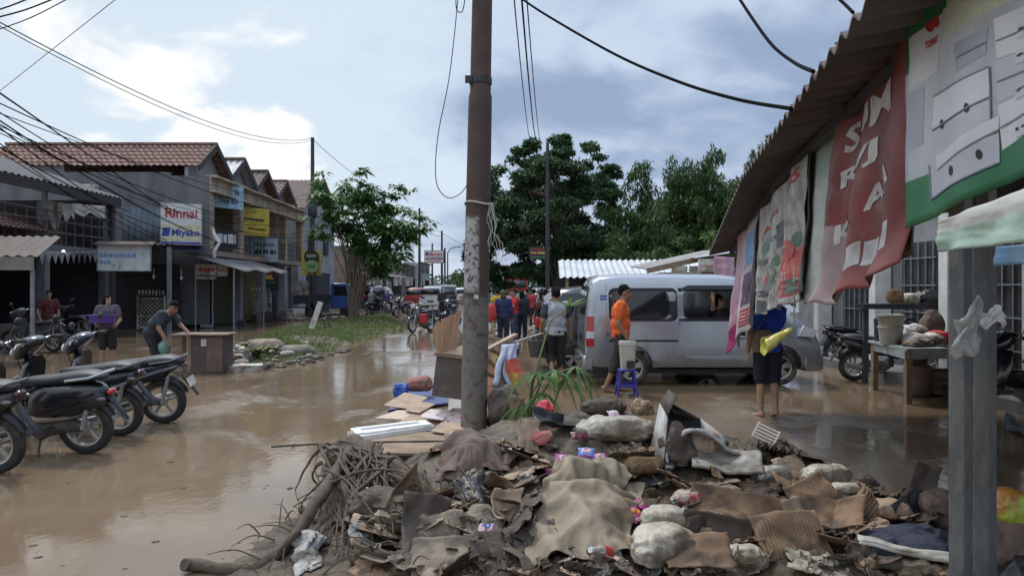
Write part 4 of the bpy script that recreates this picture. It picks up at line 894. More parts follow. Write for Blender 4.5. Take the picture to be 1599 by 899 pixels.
# blue pickup truck, side view, nose to the right
Y=41.5; t=thing('pickup_truck','small blue flatbed truck parked by the round pole signs','truck',(gx(464,Y),Y+1.5,0))
m=MB(); m.loft([[V((x,y,z)) for x,z in((1.65,.5),(2.95,.5),(3.0,.95),(2.78,1.15),(2.62,1.85),(2.45,1.92),(1.75,1.92),(1.65,1.8))] for y in(-.8,.8)]); m.build('cab',M_bluet,t,bevel=.05)
m=MB(); m.box((.6,0,.82),(2.0,1.6,.1))
for (c,d) in(((.6,-.78,1.05),(2.0,.05,.4)),((.6,.78,1.05),(2.0,.05,.4)),((-.38,0,1.05),(.05,1.6,.4))): m.box(c,d)
m.build('cargo_bed',mat('dark_blue_bed',(.03,.035,.05),r=.6),t)
for sg in(-1,1):
    m=MB(); m.prism([(1.85,1.22),(2.62,1.22),(2.5,1.75),(1.85,1.75)],.01,Matrix.Translation((0,sg*.805,0))); m.build('side_window',M_glass,t)
    m=MB(); m.prism([(1.78,.55),(1.79,.55),(1.79,1.8),(1.78,1.8)],.012,Matrix.Translation((0,sg*.803,0))); m.build('door_seam',M_seal,t)
    for xw in(.35,2.45): wheel(t,(xw,sg*.70,.31),.31,.2,5,sg,rmat=M_blk)
m=MB(); m.add([(2.80,-.7,1.2),(2.80,.7,1.2),(2.64,.66,1.82),(2.64,-.66,1.82)],[(0,1,2,3)]); m.build('windscreen',M_glass,t,solid=.03)
m=MB(); m.box((3.0,0,.55),(.12,1.6,.2)); m.build('bumper',M_blk,t)
# ---- motorbikes: x forward, rear axle at x=0, ground z=0
M_bk=mat('gloss_black_panel',(.010,.011,.014),(.016,.017,.02),r=.25,coat=.6,sc=3,mud=.1,mudc=(.17,.13,.09))
M_nvp=mat('midnight_blue_panel',(.012,.016,.034),(.018,.022,.04),r=.25,coat=.6,sc=3,mud=.1,mudc=(.17,.13,.09))
M_creamp=mat('cream_panel_paint',(.52,.47,.36),(.42,.38,.29),r=.35,coat=.4,sc=3,mud=.15)
M_seat=mat('black_vinyl_seat',(.022,.022,.026),(.035,.035,.04),r=.5,sc=14,bump=.15)
M_gplas=mat('grey_plastic',(.10,.10,.105),(.07,.07,.075),r=.5,sc=4,mud=.15)
M_eng=mat('muddy_engine',(.17,.155,.14),(.09,.08,.07),r=.6,metal=.3,sc=9,mud=.3)
M_ptrim=mat('silver_trim',(.42,.43,.44),(.3,.31,.32),r=.35,metal=.5,sc=5)
def ring(x,z,hw,hh,n=12,e=.7,tilt=0):
    r_=[]
    for k in range(n):
        a=2*PI*k/n; c,s=math.cos(a),math.sin(a)
        y=hw*math.copysign(abs(c)**e,c); zz=hh*math.copysign(abs(s)**e,s); r_.append(V((x+zz*tilt,y,z+zz)))
    return r_
M_dtail=mat('dark_red_lamp',(.10,.012,.012),(.06,.01,.01),r=.15,coat=.5); M_dlens=mat('smoked_lamp',(.16,.15,.14),(.1,.09,.09),r=.2,coat=.4)
def moto(name,label,loc,rz,style='scooter',paint=None,lean=R(7),group=None,paint2=None,steer=0,rear=True,plate=False,box=None,tl_=False):
    paint=paint or M_bk; paint2=paint2 or paint
    t=thing(name,label,'motorbike',loc,rz,group,rot=(lean,0,rz))
    wb=1.24; r=.275 if style!='big' else .29; tw=.09
    wheel(t,(0,0,r),r,tw,5,-1,lw=.03,rim=.70,rmat=M_alloy,slim=True)
    fw=wheel(t,(wb,0,r),r,tw*.85,5,-1,lw=.03,rim=.70,rmat=M_alloy,slim=True)
    # engine + swingarm + exhaust
    m=MB(); m.loft([ring(.02,r,.045,.045),ring(.15,r+.02,.07,.075),ring(.35,r+.0,.09,.10),ring(.52,r+.0,.10,.09),ring(.60,r+.02,.06,.06)]); m.lathe([(0,-.13),(.09,-.13),(.10,-.06),(.10,.06),(.07,.10),(0,.10)],(.42,0,r-.02),'y',14)
    for k in range(5): m.box((.56+.02*k,0,r+.06),(.008,.16,.13))
    m.build('engine',M_eng,t,smooth=50)
    m=MB(); m.tube([(.5,-.10,.2),(.3,-.14,.19),(.18,-.155,.24)],.02,8); m.tube([(.25,-.155,.23),(.12,-.16,.26),(-.2,-.165,.34)],[.045,.055,.05],10); m.build('exhaust',M_gplas if style=='scooter' else M_ptrim,t)
    m=MB(); m.tube([(-.02,.09,r),(-.12,.10,.62)],.022,8); m.build('rear_shock',M_ptrim,t)
    # rear body
    if style in('scooter','retro'):
        secs=[(-.36,.73,.03,.03,.3),(-.28,.70,.085,.075,.3),(-.1,.64,.135,.125,.2),(.12,.58,.155,.17,.1),(.34,.54,.15,.19,0),(.50,.52,.12,.18,-.1),(.56,.50,.07,.15,-.15)]
        if style=='retro': secs=[(-.38,.60,.05,.09,.2),(-.28,.60,.11,.13,.15),(-.1,.59,.155,.165,.1),(.12,.565,.175,.19,.05),(.34,.54,.165,.195,0),(.50,.51,.125,.18,-.1),(.57,.50,.07,.15,-.15)]
    else:
        secs=[(-.40,.80,.03,.03,.5),(-.28,.755,.075,.06,.4),(-.05,.69,.12,.10,.3),(.2,.62,.13,.13,.2),(.45,.58,.11,.13,0),(.6,.55,.07,.10,-.1)]
    secs=[(x*.72 if x<0 else x,z,a,b,c) for x,z,a,b,c in secs]
    m=MB(); m.loft([ring(x,z,hw,hh,14,.75,tl) for x,z,hw,hh,tl in secs]); m.build('rear_body',paint,t,smooth=60,sub=1)
    # seat
    ss=[(-.34,.775,.07,.02),(-.26,.80,.11,.045),(-.05,.80,.135,.06),(.15,.775,.14,.055),(.26,.755,.13,.05),(.42,.745,.115,.05),(.56,.74,.08,.04),(.62,.73,.04,.02)]
    m=MB(); m.loft([ring(x*.75 if x<0 else x,z,hw,hh,12,.7) for x,z,hw,hh in ss]); m.build('seat',M_seat,t,smooth=60,sub=1)
    # floor / underbone
    m=MB()
    if style in('scooter','retro'):
        m.loft([ring(.5,.33,.13,.07,10,.5),ring(.7,.29,.15,.035,10,.5),ring(.92,.30,.14,.035,10,.5),ring(1.0,.36,.10,.05,10,.5)]); m.build('floorboard',paint2,t,smooth=50)
    else:
        m.loft([ring(.5,.52,.09,.09,10,.7),ring(.72,.47,.085,.10,10,.7),ring(.92,.56,.09,.14,10,.7)]); m.build('centre_spine',paint,t,smooth=50,sub=1)
    # leg shield: curved sheet
    m=MB()
    prof=[(1.02,.33,.10),(1.01,.45,.17),(.985,.58,.20),(.95,.70,.20),(.915,.82,.17),(.90,.90,.10)]
    m.loft([[V((x+.10*(1-(abs(k-4)/4)**2)+.0,hw*(k-4)/4,z)) for k in range(9)]+[V((x-.03+.06*(1-(abs(k-4)/4)**2),hw*(k-4)/4,z)) for k in range(8,-1,-1)] for x,z,hw in prof]); m.build('leg_shield',paint,t,smooth=60)
    # fenders
    def fender(cx,a0,a1,w,rr,mt,nm):
        m=MB(); rg=[]
        for k in range(9):
            a=R(a0+(a1-a0)*k/8); c,s=math.cos(a),math.sin(a); ww=w*(.55+.45*math.sin(PI*min(1,.15+k/8*.8)))
            rg.append([V((cx+(rr+dz)*c,y,r+(rr+dz)*s)) for (y,dz) in((-ww,-.035),(-ww*.75,.0),(0,.015),(ww*.75,0),(ww,-.035),(ww*.7,-.015),(0,0),(-ww*.7,-.015))])
        m.loft(rg); return m.build(nm,mt,t,smooth=60)
    fender(wb,10,150,.06,r+.035,paint,'front_fender')
    if rear: fender(0,62,158,.06,r+.05,M_blk,'rear_fender')
    # fork, head
    m=MB(); 
    for sg in(-1,1): m.tube([(wb,sg*.075,r),(1.06,sg*.075,.66)],.02,8)
    m.build('fork',M_ptrim,t)
    hz=1.05
    m=MB(); m.tube([(1.02,0,.72),(.93,0,hz-.02)],.025,8); m.tube([(.80,-.34,hz+.02),(.86,-.24,hz+.035),(.92,-.10,hz+.0),(.92,.10,hz+.0),(.86,.24,hz+.035),(.80,.34,hz+.02)],.013,8); hb=m.build('handlebar',M_ptrim,t)
    for sg in(-1,1):
        m=MB(); m.tube([(.865,sg*.235,hz+.035),(.79,sg*.36,hz+.018)],.02,10); m.build('grip',M_rub,hb)
        m=MB(); m.tube([(.90,sg*.22,hz+.03),(.905,sg*.28,hz+.02),(.87,sg*.36,hz+.0)],.007,6); m.build('brake_lever',M_ptrim,hb)
        m=MB(); m.tube([(.87,sg*.22,hz+.04),(.86,sg*.25,hz+.14),(.84,sg*.31,hz+.20)],.006,6); m.ell((.84,sg*.34,hz+.22),(.02,.065,.045)); m.build('mirror',M_blk,hb)
    m=MB()
    if style in('scooter','retro','under'):
        m.loft([ring(.78,hz+.03,.06,.03,12),ring(.85,hz+.02,.16,.07,12),ring(.94,hz-.03,.19,.12,12),ring(1.05,hz-.09,.15,.12,12),ring(1.12,hz-.14,.07,.06,12)]); m.build('headlamp_cowl',paint,t,smooth=60,sub=1)
        m=MB(); m.ell((1.09,0,hz-.10),(.05,.10,.06)); m.build('headlamp',M_lens,t)
        m=MB(); m.loft([ring(1.0,.56,.10,.16,10),ring(1.10,.58,.15,.13,10),ring(1.19,.55,.10,.09,10),ring(1.24,.52,.04,.04,10)]); m.build('nose_cowl',paint,t,smooth=60,sub=1)
    else:
        m.lathe([(0,-.05),(.07,-.05),(.10,0),(.09,.04),(0,.05)],(1.06,0,hz-.06),'x',18); m.build('headlamp',M_lens,t)
        m=MB(); m.loft([ring(.55,.80,.09,.06,12),ring(.68,.86,.14,.11,12),ring(.85,.86,.13,.11,12),ring(.96,.80,.07,.07,12)]); m.build('fuel_tank',paint,t,smooth=60,sub=1)
    # tail
    if rear:
        x0=-.27 if style!='retro' else -.285; z0=.73 if style!='retro' else .64
        m=MB(); m.ell((x0-.005,0,z0),(.035,.075,.032),12,8); m.build('tail_lamp',M_tail if tl_ else M_dtail,t)
        for sg in(-1,1): m=MB(); m.ell((x0+.04,sg*.12,z0-.05),(.05,.03,.022),10,7); m.build('indicator',M_dlens,t)
        m=MB(); m.tube([(.08,-.15,.77),(-.15,-.145,.80),(-.27,-.10,.84),(-.32,0,.85),(-.27,.10,.84),(-.15,.145,.80),(.08,.15,.77)],.014,8); m.build('grab_rail',M_ptrim if style=='retro' else M_gplas,t)
        if 1:
          if plate: m=MB(); m.box((x0-.08,0,.53),(.008,.21,.11),(0,R(24),0)); pl_=m.build('number_plate',M_wm,t)
          m=MB(); m.loft([ring(x0+.02,.60,.05,.03,8),ring(x0-.08,.46,.045,.015,8),ring(x0-.15,.36,.03,.01,8)]); m.build('mud_flap',M_blk,t)
    m=MB(); m.tube([(.45,.0,.25),(.40,.16,.02)],.011,6); m.build('side_stand',M_blk,t)
    for sg in(-1,1): m=MB(); m.tube([(.28,sg*.10,.30),(.26,sg*.22,.31)],.014,6); m.build('footpeg',M_rub,t)
    for sg in(-1,1):
        m=MB(); m.tube([(.90,sg*.17,hz+.03),(1.02,sg*.13,hz+.10),(1.08,sg*.07,hz-.02),(1.02,sg*.05,.72)],.006,5); m.build('cable',M_blk,hb)
    if style=='under':
        for sg in(-1,1):
            m=MB(); m.prism([(-.24,.755),(-.02,.70),(.28,.60),(.42,.56),(.40,.545),(.26,.575),(-.02,.665),(-.24,.735)],.012,Matrix.Translation((0,sg*.128,0))); m.build('side_trim',M_ptrim,t)
            m=MB(); m.prism([(.5,.60),(.8,.62),(.98,.72),(1.0,.62),(.85,.48),(.6,.44)],.03,Matrix.Translation((0,sg*.105,0)),bulge=.1); m.build('side_cowl',paint,t,smooth=50)
    if style in('scooter','retro'):
        for sg in(-1,1):
            m=MB(); m.prism([(-.20,.665),(-.02,.60),(.30,.53),(.30,.505),(-.02,.565),(-.19,.635)],.012,Matrix.Translation((0,sg*.16,0))); m.build('side_trim',M_ptrim if style=='scooter' else M_bk,t)
        m=MB(); m.loft([ring(.12,.42,.11,.06,10),ring(.3,.40,.12,.07,10),ring(.5,.38,.12,.07,10)]); m.build('lower_panel',paint2,t,smooth=60)
    return t
bk=[]
def mpos(px,Y): return (gx(px,Y),Y,0)
# left foreground, tails towards the right
moto('scooter','foreground scooter cut by the left edge, only its muddy rear wheel and tail showing',mpos(-3,6.75),R(176),'scooter',M_bk,R(-7))
moto('scooter','black and cream retro scooter with chrome grab rail, second from the left edge',mpos(137,7.55),R(178),'retro',M_bk,R(-7),paint2=M_creamp,tl_=True)
moto('scooter','black scooter wedged between the cream-trimmed one and the midnight blue one',mpos(188,8.45),R(179),'scooter',M_bk,R(-7))
moto('scooter','midnight blue scooter farthest back of the left group, its front pointing left',mpos(257,9.25),R(183),'under',M_nvp,R(-8),plate=2)
# shop, mid and far motorbikes
moto('motorbike','grey scooter parked in the dark mouth of the old shop',mpos(85,19.5),R(170),'scooter',M_gplas,R(-6))
moto('motorbike','dim scooter deeper inside the dark old shop',mpos(128,22.5),R(150),'scooter',M_bk,R(-6))
moto('motorbike','black motorbike with a round headlamp and red pannier facing the camera at the verge end',mpos(672,28.8),R(245),'big',M_bk,R(6))
m=MB(); m.box((0,0,0),(.34,.2,.34)); tag(m.build('pannier_bag',mat('red_bag',(.5,.03,.04),(.4,.03,.03),r=.6),loc=(gx(659,28.0),28.0,.52),bevel=.04,rot=(0,0,.5)),'red bag hung on the black round-lamp motorbike','bag')
moto('motorbike','blue-silver motorbike parked behind the round-lamp one',mpos(664,31),R(20),'under',M_nvp,R(7))
moto('motorbike','motorbike with a bright headlamp near the far white SUV',mpos(712,36),R(255),'under',M_bk,R(5))
moto('motorbike','dark motorbike beside the purple-jacketed rider',mpos(640,44),R(240),'under',M_bk,R(5))
moto('motorbike','white scooter carrying the rider in a purple jacket',mpos(603,45),R(80),'scooter',M_wcar,0,tl_=True)
moto('motorbike','scooter carrying the rider in a white headscarf behind the leafy tree',mpos(576,43),R(70),'scooter',M_bk,0)
# right
moto('motorbike','blue-black motorbike parked between the van nose and the market table',mpos(1333,13.45),R(-4),'under',M_nvp,R(7))
moto('motorbike','dark scooter behind the blue-black motorbike near the shop columns',mpos(1300,16.5),R(20),'scooter',M_bk,R(6))
moto('motorbike','black motorbike half hidden behind the two steel posts',mpos(1660,9.6),R(186),'under',M_bk,R(-7))
# ---------------------------------------------------------------- people (local: facing -Y, feet at z=0)
M_skin=mat('brown_skin',(.30,.165,.10),(.25,.13,.08),r=.55,sc=6); M_skin2=mat('light_brown_skin',(.40,.24,.16),(.34,.19,.12),r=.55,sc=6)
M_eye=mat('dark_eye',(.015,.012,.01),r=.3); M_lip=mat('lip',(.26,.10,.08),r=.5); M_hair=mat('black_hair',(.010,.009,.009),(.016,.014,.013),r=.85,sc=40,bump=1,bsc=90,spec=.12)
def cap(m,a,b,ra,rb,n=12,flat=1.0,k=4):
    """tapered capsule"""
    a=V(a);b=V(b); d=(b-a); L_=d.length
    if L_<1e-6: return m.ell(a,ra,n,8)
    d.normalize(); pts=[];rad=[]
    for i in range(k+1): t=PI/2*i/k; pts.append(a-d*ra*math.cos(t)); rad.append(max(.0008,ra*math.sin(t)))
    for i in range(k+1): t=PI/2*i/k; pts.append(b+d*rb*math.sin(t)); rad.append(max(.0008,rb*math.cos(t)))
    return m.tube(pts,rad,n,flat=flat)
def remesh(o,vox,it=4,fac=.5):
    q=o.modifiers.new('r','REMESH'); q.mode='VOXEL'; q.voxel_size=vox
    if it: q=o.modifiers.new('s','SMOOTH'); q.factor=fac; q.iterations=it
    ev(o); o.data.polygons.foreach_set('use_smooth',[True]*len(o.data.polygons)); return o
def ellM(m,c,r,ax_up,ax_fwd,n=16,k=11):
    u=V(ax_up).normalized(); f=V(ax_fwd); f=(f-u*f.dot(u)).normalized(); s_=u.cross(f)
    M=Matrix(((s_.x,f.x,u.x),(s_.y,f.y,u.y),(s_.z,f.z,u.z))); return m.ell(c,r,n,k,M=M)
def hand(m,w,d,n_,side,curl=.5,s=1.0,fr=.0085):
    """w wrist, d pointing along the hand, n_ palm normal (fingers close towards it)"""
    d=V(d).normalized(); n_=V(n_); n_=(n_-d*n_.dot(d)).normalized(); x=d.cross(n_)*side
    pc=V(w)+d*.05*s
    ellM(m,pc,(.042*s,.017*s,.058*s),d,n_,12,8)
    for k,(off,l) in enumerate(((-.032,.062),(-.011,.075),(.011,.082),(.032,.074))):
        p=V(w)+d*.088*s+x*off*s; dd=d.copy(); 
        spread=x*off*1.6
        seg=l*s/2.4
        for j in range(3):
            a=curl*(.35+.55*j); e=(d*math.cos(a)+n_*math.sin(a)+spread).normalized(); q=p+e*seg*(1,.85,.65)[j]; cap(m,p,q,fr*s*(1-.08*j),fr*s*(.94-.08*j),8,k=2); p=q
    p=V(w)+d*.03*s+x*.035*s; e=(d*.7+x*.75+n_*.25*(1+curl)).normalized(); q=p+e*.042*s; cap(m,p,q,.0125*s,.010*s,8,k=2); e=(d*.85+x*.3+n_*.5*(curl+.3)).normalized(); cap(m,q,q+e*.03*s,.010*s,.0085*s,8,k=2)
BASE=dict(pel=(0,0,.92),wai=(0,.0,1.08),che=(0,.0,1.26),nek=(0,.005,1.42),hed=(0,-.015,1.555),
 shL=(.175,.0,1.375),elL=(.235,.02,1.10),wrL=(.245,-.07,.86),shR=(-.175,.0,1.375),elR=(-.235,.02,1.10),wrR=(-.245,-.07,.86),
 hiL=(.09,0,.90),knL=(.10,-.02,.49),anL=(.105,.02,.085),hiR=(-.09,0,.90),knR=(-.10,-.02,.49),anR=(-.105,.02,.085),
 toeL=(.12,-.16,.03),toeR=(-.12,-.16,.03),look=(0,-1,0),up=(0,0,1))
def person(label,loc,rz,pose={},shirt=None,pants=None,sleeve='short',legs='short',hi=0,skin=None,belly=.0,hair='short',build=1.0,cat='person',group=None,hat=None,sleevem=None,scale=1.0,skirt=False,hands=None,waistup=False,collar=False):
    P={k:V(v) for k,v in {**BASE,**pose}.items() if isinstance(v,tuple)}; skin=skin or M_skin
    t=thing('person',label,cat,loc,rz,group); t.scale=(scale,)*3
    vox=(.022,.013,.0075)[hi]; b=build
    m=MB(); fwd=V((0,-1,0))
    shl=(P['shL']-P['shR']).normalized(); tor_up=(P['nek']-P['pel']).normalized(); tf=shl.cross(tor_up)*-1
    if tf.dot(fwd)<0 and tf.length>0 and not pose.get('back'): tf=-tf
    look=P['look'].normalized(); up=P['up'].normalized()
    # torso
    if not waistup: ellM(m,P['pel'],(.155*b,.115*b,.13),tor_up,tf)
    ellM(m,P['wai'],(.135*b+belly*.3,.10*b+belly*.6,.15),tor_up,tf)
    if belly: ellM(m,P['wai']+tf*belly*.6-tor_up*.02,(.13*b,.10*b,.12),tor_up,tf)
    ellM(m,P['che'],(.165*b,.115*b,.17),tor_up,tf); ellM(m,P['nek']-tor_up*.06,(.13*b,.07*b,.06),tor_up,tf)
    cap(m,P['nek']-tor_up*.05,P['hed']-up*.03,.058*b,.05,12)
    # head
    hc=P['hed']; ellM(m,hc+up*.025-look*.012,(.076,.094,.098),up,look,20,14); ellM(m,hc-up*.045+look*.022,(.058,.068,.072),up,look,16,11)
    side=up.cross(look).normalized()
    if hi:
        cap(m,hc+look*.084+up*.012,hc+look*.103-up*.022,.010,.0155,8); ellM(m,hc+look*.088-up*.05,(.024,.012,.012),up,look,10,7); ellM(m,hc+look*.075-up*.09,(.026,.02,.016),up,look,10,7)
        ellM(m,hc+look*.078+up*.032,(.05,.014,.010),up,look,10,7)
        for s_ in(-1,1): ellM(m,hc+side*s_*.074-look*.01-up*.008,(.012,.022,.034),up,look,10,7)
    for s_,sd in(('L',1),('R',-1)):
        sh,el,wr=P['sh'+s_],P['el'+s_],P['wr'+s_]
        cap(m,sh,el,.052*b,.041*b); cap(m,el,wr,.041*b,.027*b); cap(m,P['nek']-tor_up*.05,sh,.05*b,.055*b)
        d=(wr-el).normalized(); hd=V(pose.get('hd'+s_,d)); hn=V(pose.get('hn'+s_,(0,-1,0) if abs(d.y)<.8 else (0,0,-1)))
        hand(m,wr,hd,hn,pose.get('hs'+s_,sd),pose.get('curl'+s_,.55),1.0,.0085 if hi==2 else .012)
        if not waistup:
            h,k,a,to=P['hi'+s_],P['kn'+s_],P['an'+s_],P['toe'+s_]
            cap(m,h,k,.083*b,.056*b); cap(m,k,a,.054*b,.034*b); cm=k.lerp(a,.28); back=(V((0,1,0)) if 1 else 0); ellM(m,cm+back*.018,(.048*b,.05*b,.11),(k-a),(0,-1,0),12,8)
            heel=a+(a-to).normalized()*.035-V((0,0,.04)); cap(m,heel,to+(to-a).normalized()*.02,.036,.026,10,flat=.8); cap(m,a,heel+V((0,0,.01)),.036,.036)
    body=m.build('body',[skin,M_eye,M_lip],t); remesh(body,vox,5 if hi==2 else 3)
    if hi:
        for p in body.data.polygons:
            c=p.center-hc; f_=c.dot(look); u_=c.dot(up); s_=c.dot(side)
            if f_>.055 and abs(abs(s_)-.032)<.017 and abs(u_-.012)<.0085: p.material_index=1
            elif f_>.05 and abs(abs(s_)-.034)<.022 and abs(u_-.038)<.006: p.material_index=1
            elif f_>.06 and abs(s_)<.024 and abs(u_+.05)<.0085: p.material_index=2
    for (nm,hm) in((hair,M_hair),):
        if not hair: continue
        m=MB(); 
        def keep(p,lo=0): 
            return True
        ellM(m,hc+up*.034-look*.014,(.082,.099,.100),up,look,24,18)
        if hair=='long': ellM(m,hc-up*.03-look*.05,(.085,.065,.12),up,look,18,12)
        if hair=='bun': ellM(m,hc+up*.03-look*.12,(.05,.045,.05),up,look,14,10)
        if hair=='bob': ellM(m,hc-up*.015-look*.03,(.098,.085,.10),up,look,18,12)
        o=m.build('hair',M_hair,t)
        bm=bmesh.new(); bm.from_mesh(o.data); rm=[]
        for v in bm.verts:
            c=v.co-hc; f_=c.dot(look); u_=c.dot(up); w=.006*math.sin(37*c.dot(side)+11*u_)
            lim=.055 if f_>.03 else (.055-(.03-f_)*1.15 if f_>-.03 else -.06)
            if hair in('long','bob'): lim=.05 if f_>.035 else -.16
            if u_<lim+w: rm.append(v)
            else: v.co+= (c.normalized())*(.007*nz(c*34+V((7,1,2))))
        bmesh.ops.delete(bm,geom=rm,context='VERTS'); bm.to_mesh(o.data); bm.free(); q=o.modifiers.new('t','SOLIDIFY'); q.thickness=.012; q.offset=-1
    if hat:
        m=MB(); ellM(m,hc+up*.05-look*.01,(.098,.112,.10),up,look,18,12)
        if hat[1]=='cap': ellM(m,hc+up*.055+look*.10,(.07,.09,.012),up,look,14,8)
        if hat[1]=='hood': ellM(m,hc-up*.06-look*.02,(.095,.10,.13),up,look,16,12)
        o=m.build('headwear' ,hat[0],t); remesh(o,.015,2)
        if hat[1]=='hood':
            bm=bmesh.new(); bm.from_mesh(o.data); bmesh.ops.delete(bm,geom=[v for v in bm.verts if (v.co-hc).dot(look)>.05 and -.09<(v.co-hc).dot(up)<.06],context='VERTS'); bm.to_mesh(o.data); bm.free()
    def wr_(o,amp,seed=0):
        vs=o.data.vertices; ns=[v.normal.copy() for v in vs]
        for v,n in zip(vs,ns):
            p=v.co; k=amp*(nz(p,9,seed)+.6*nz(V((p.x,p.y,p.z*.45)),21,seed+3)); v.co=p+n*k
    if shirt:
        m=MB(); e=.016
        hem=P['pel'].lerp(P['wai'],.15)
        if waistup: hem=P['wai']
        ellM(m,P['che'],(.165*b+e,.115*b+e+.01,.175),tor_up,tf); ellM(m,P['nek']-tor_up*.075,(.135*b+e,.07*b+e,.062),tor_up,tf)
        ellM(m,P['wai'],(.15*b+e+belly*.3,.112*b+e+belly*.6,.16),tor_up,tf); ellM(m,hem,(.165*b+e,.125*b+e,.10),tor_up,tf); ellM(m,hem-tor_up*.06,(.163*b+e,.12*b+e,.06),tor_up,tf)
        if belly: ellM(m,P['wai']+tf*belly*.6-tor_up*.02,(.13*b+e,.10*b+e,.13),tor_up,tf)
        sl=MB() if sleevem else m
        for s_ in 'LR':
            sh,el,wr=P['sh'+s_],P['el'+s_],P['wr'+s_]
            cap(m,P['nek']-tor_up*.07,sh,.05*b+e,.057*b+e)
            if sleeve=='short': cap(sl,sh,sh.lerp(el,.62),.055*b+e,.058*b+e,k=2)
            elif sleeve=='long': cap(sl,sh,el,.053*b+e,.045*b+e); cap(sl,el,el.lerp(wr,.88),.045*b+e,.034*b+e)
        o=m.build('shirt',shirt,t); remesh(o,max(.011,vox),12); wr_(o,.013,loc[0])
        if sleevem: o=sl.build('sleeves',sleevem,t); remesh(o,max(.011,vox),6); wr_(o,.008,3)
    if pants and not waistup:
        m=MB(); e=.013
        ellM(m,P['pel'],(.16*b+e,.12*b+e,.125),tor_up,tf); ellM(m,P['hiL'].lerp(P['hiR'],.5)-V((0,0,.02)),(.15*b+e,.115*b+e,.10),(0,0,1),tf)
        for s_ in 'LR':
            h,k,a=P['hi'+s_],P['kn'+s_],P['an'+s_]
            if skirt: cap(m,h,k,.10*b+e,.12*b+e); cap(m,k,k.lerp(a,.75),.12*b+e,.13*b+e)
            elif legs=='short': cap(m,h,h.lerp(k,.98),.088*b+e,.074*b+e,k=2)
            elif legs=='half': cap(m,h,k,.088*b+e,.066*b+e,k=2); cap(m,k,k.lerp(a,.35),.066*b+e,.06*b+e,k=2)
            else: cap(m,h,k,.086*b+e,.062*b+e); cap(m,k,k.lerp(a,.92),.062*b+e,.050*b+e,k=2)
        o=m.build('trousers',pants,t); remesh(o,max(.011,vox),8); wr_(o,.009,loc[1])
    return t
def cloth(name,c,c2=None,**k): return mat(name,c,c2,r=.85,sc=k.pop('sc',7),bump=.15,bsc=60,**k)
# woman with purple tub, walking, looking right
p=gnd(168,567); Yw=p.y
person('woman in a grey-purple T-shirt and black shorts carrying a purple tub',(gx(168,16.6),16.6,-.12),R(22),dict(elL=(.25,-.02,1.10),wrL=(.20,-.24,1.0),elR=(-.25,-.02,1.10),wrR=(-.20,-.24,1.0),hdL=(-.1,-1,.1),hdR=(.1,-1,.1),hnL=(-1,0,.3),hnR=(1,0,.3),look=(.65,-.75,-.05)),cloth('plum_grey_shirt',(.115,.085,.11),(.07,.06,.08)),cloth('black_cloth',(.012,.012,.014),(.02,.02,.022)),hi=2,skin=M_skin2,belly=.05,hair='bob',build=1.08,scale=.97)
tb=thing('plastic_tub','purple plastic tub held by the woman in the grey-purple T-shirt','tub',(gx(168,16.6)+.12,16.6-.42,.90),R(22))
m=MB()
def rr(w,h,z,r=.05): return [V((x,y,z)) for x,y in rrect(w,h,r,3)]
m.loft([rr(.44,.26,0),rr(.52,.33,.17),rr(.56,.37,.175),rr(.56,.37,.165),rr(.50,.31,.165),rr(.43,.25,.012)]); m.build('tub_body',mat('purple_plastic',(.10,.04,.30),(.085,.035,.25),r=.35,sc=3),tb,smooth=40)
# man bending to the right over the cabinet
person('man in a dark blue-grey T-shirt bending right, a green bag in one hand',(gx(245,14.7),14.7,-.12),R(78),dict(pel=(0,.10,.90),wai=(0,-.0,1.06),che=(0,-.13,1.19),nek=(0,-.28,1.31),hed=(0,-.37,1.40),shL=(.17,-.22,1.27),shR=(-.17,-.22,1.27),elL=(.22,-.36,1.04),wrL=(.16,-.58,.90),elR=(-.24,-.22,1.0),wrR=(-.22,-.36,.78),hiL=(.09,.10,.88),hiR=(-.09,.10,.88),look=(-.05,-.75,-.6),up=(0,-.62,.78),anL=(.11,.06,.085),anR=(-.1,-.1,.085),toeR=(-.11,-.28,.03),knR=(-.1,-.05,.49)),cloth('dark_slate_shirt',(.04,.048,.062),(.03,.035,.045)),MATS['black_cloth'],hi=2,legs='long',build=1.08,belly=.03)
m=MB(); m.ell((0,0,-.12),(.12,.10,.15),16,12,fn=lambda p:p*(1+.15*nz(p,14,2))); m.tube([(0,0,.0),(.0,.0,.1)],[.03,.02],8); tag(m.build('plastic_bag',mat('green_plastic_bag',(.16,.30,.24),(.10,.22,.17),r=.35,sc=9),loc=(gx(257,14.55),14.55,.74-.12)),'crumpled green plastic bag held by the bending man','bag')
# dim man in the old shop
person('man in a maroon T-shirt standing in the dark shop on the left',(gx(76,21.5),21.5,-.1),R(30),dict(elR=(-.27,-.08,1.1),wrR=(-.2,-.25,.88)),cloth('maroon_shirt',(.10,.02,.025)),MATS['black_cloth'],hi=1)
# man in orange
person('man in a bright orange T-shirt standing beside the silver van',(gx(969,12.05),12.05,-.02),R(86),dict(elL=(.22,.03,1.08),wrL=(.20,-.05,.84),elR=(-.21,.05,1.09),wrR=(-.20,-.09,.86),nek=(0,-.03,1.43),hed=(0,-.065,1.565),look=(.02,-1,-.12),hnR=(1,0,0),hnL=(-1,0,0),anR=(-.1,.24,.10),knR=(-.1,.06,.50),toeR=(-.1,.08,.03),knL=(.1,-.04,.49)),cloth('orange_shirt',(.72,.13,.025),(.60,.10,.02)),cloth('charcoal_shorts',(.03,.03,.032),(.022,.022,.024)),hi=2,belly=.045,legs='half',build=1.05,scale=1.02)
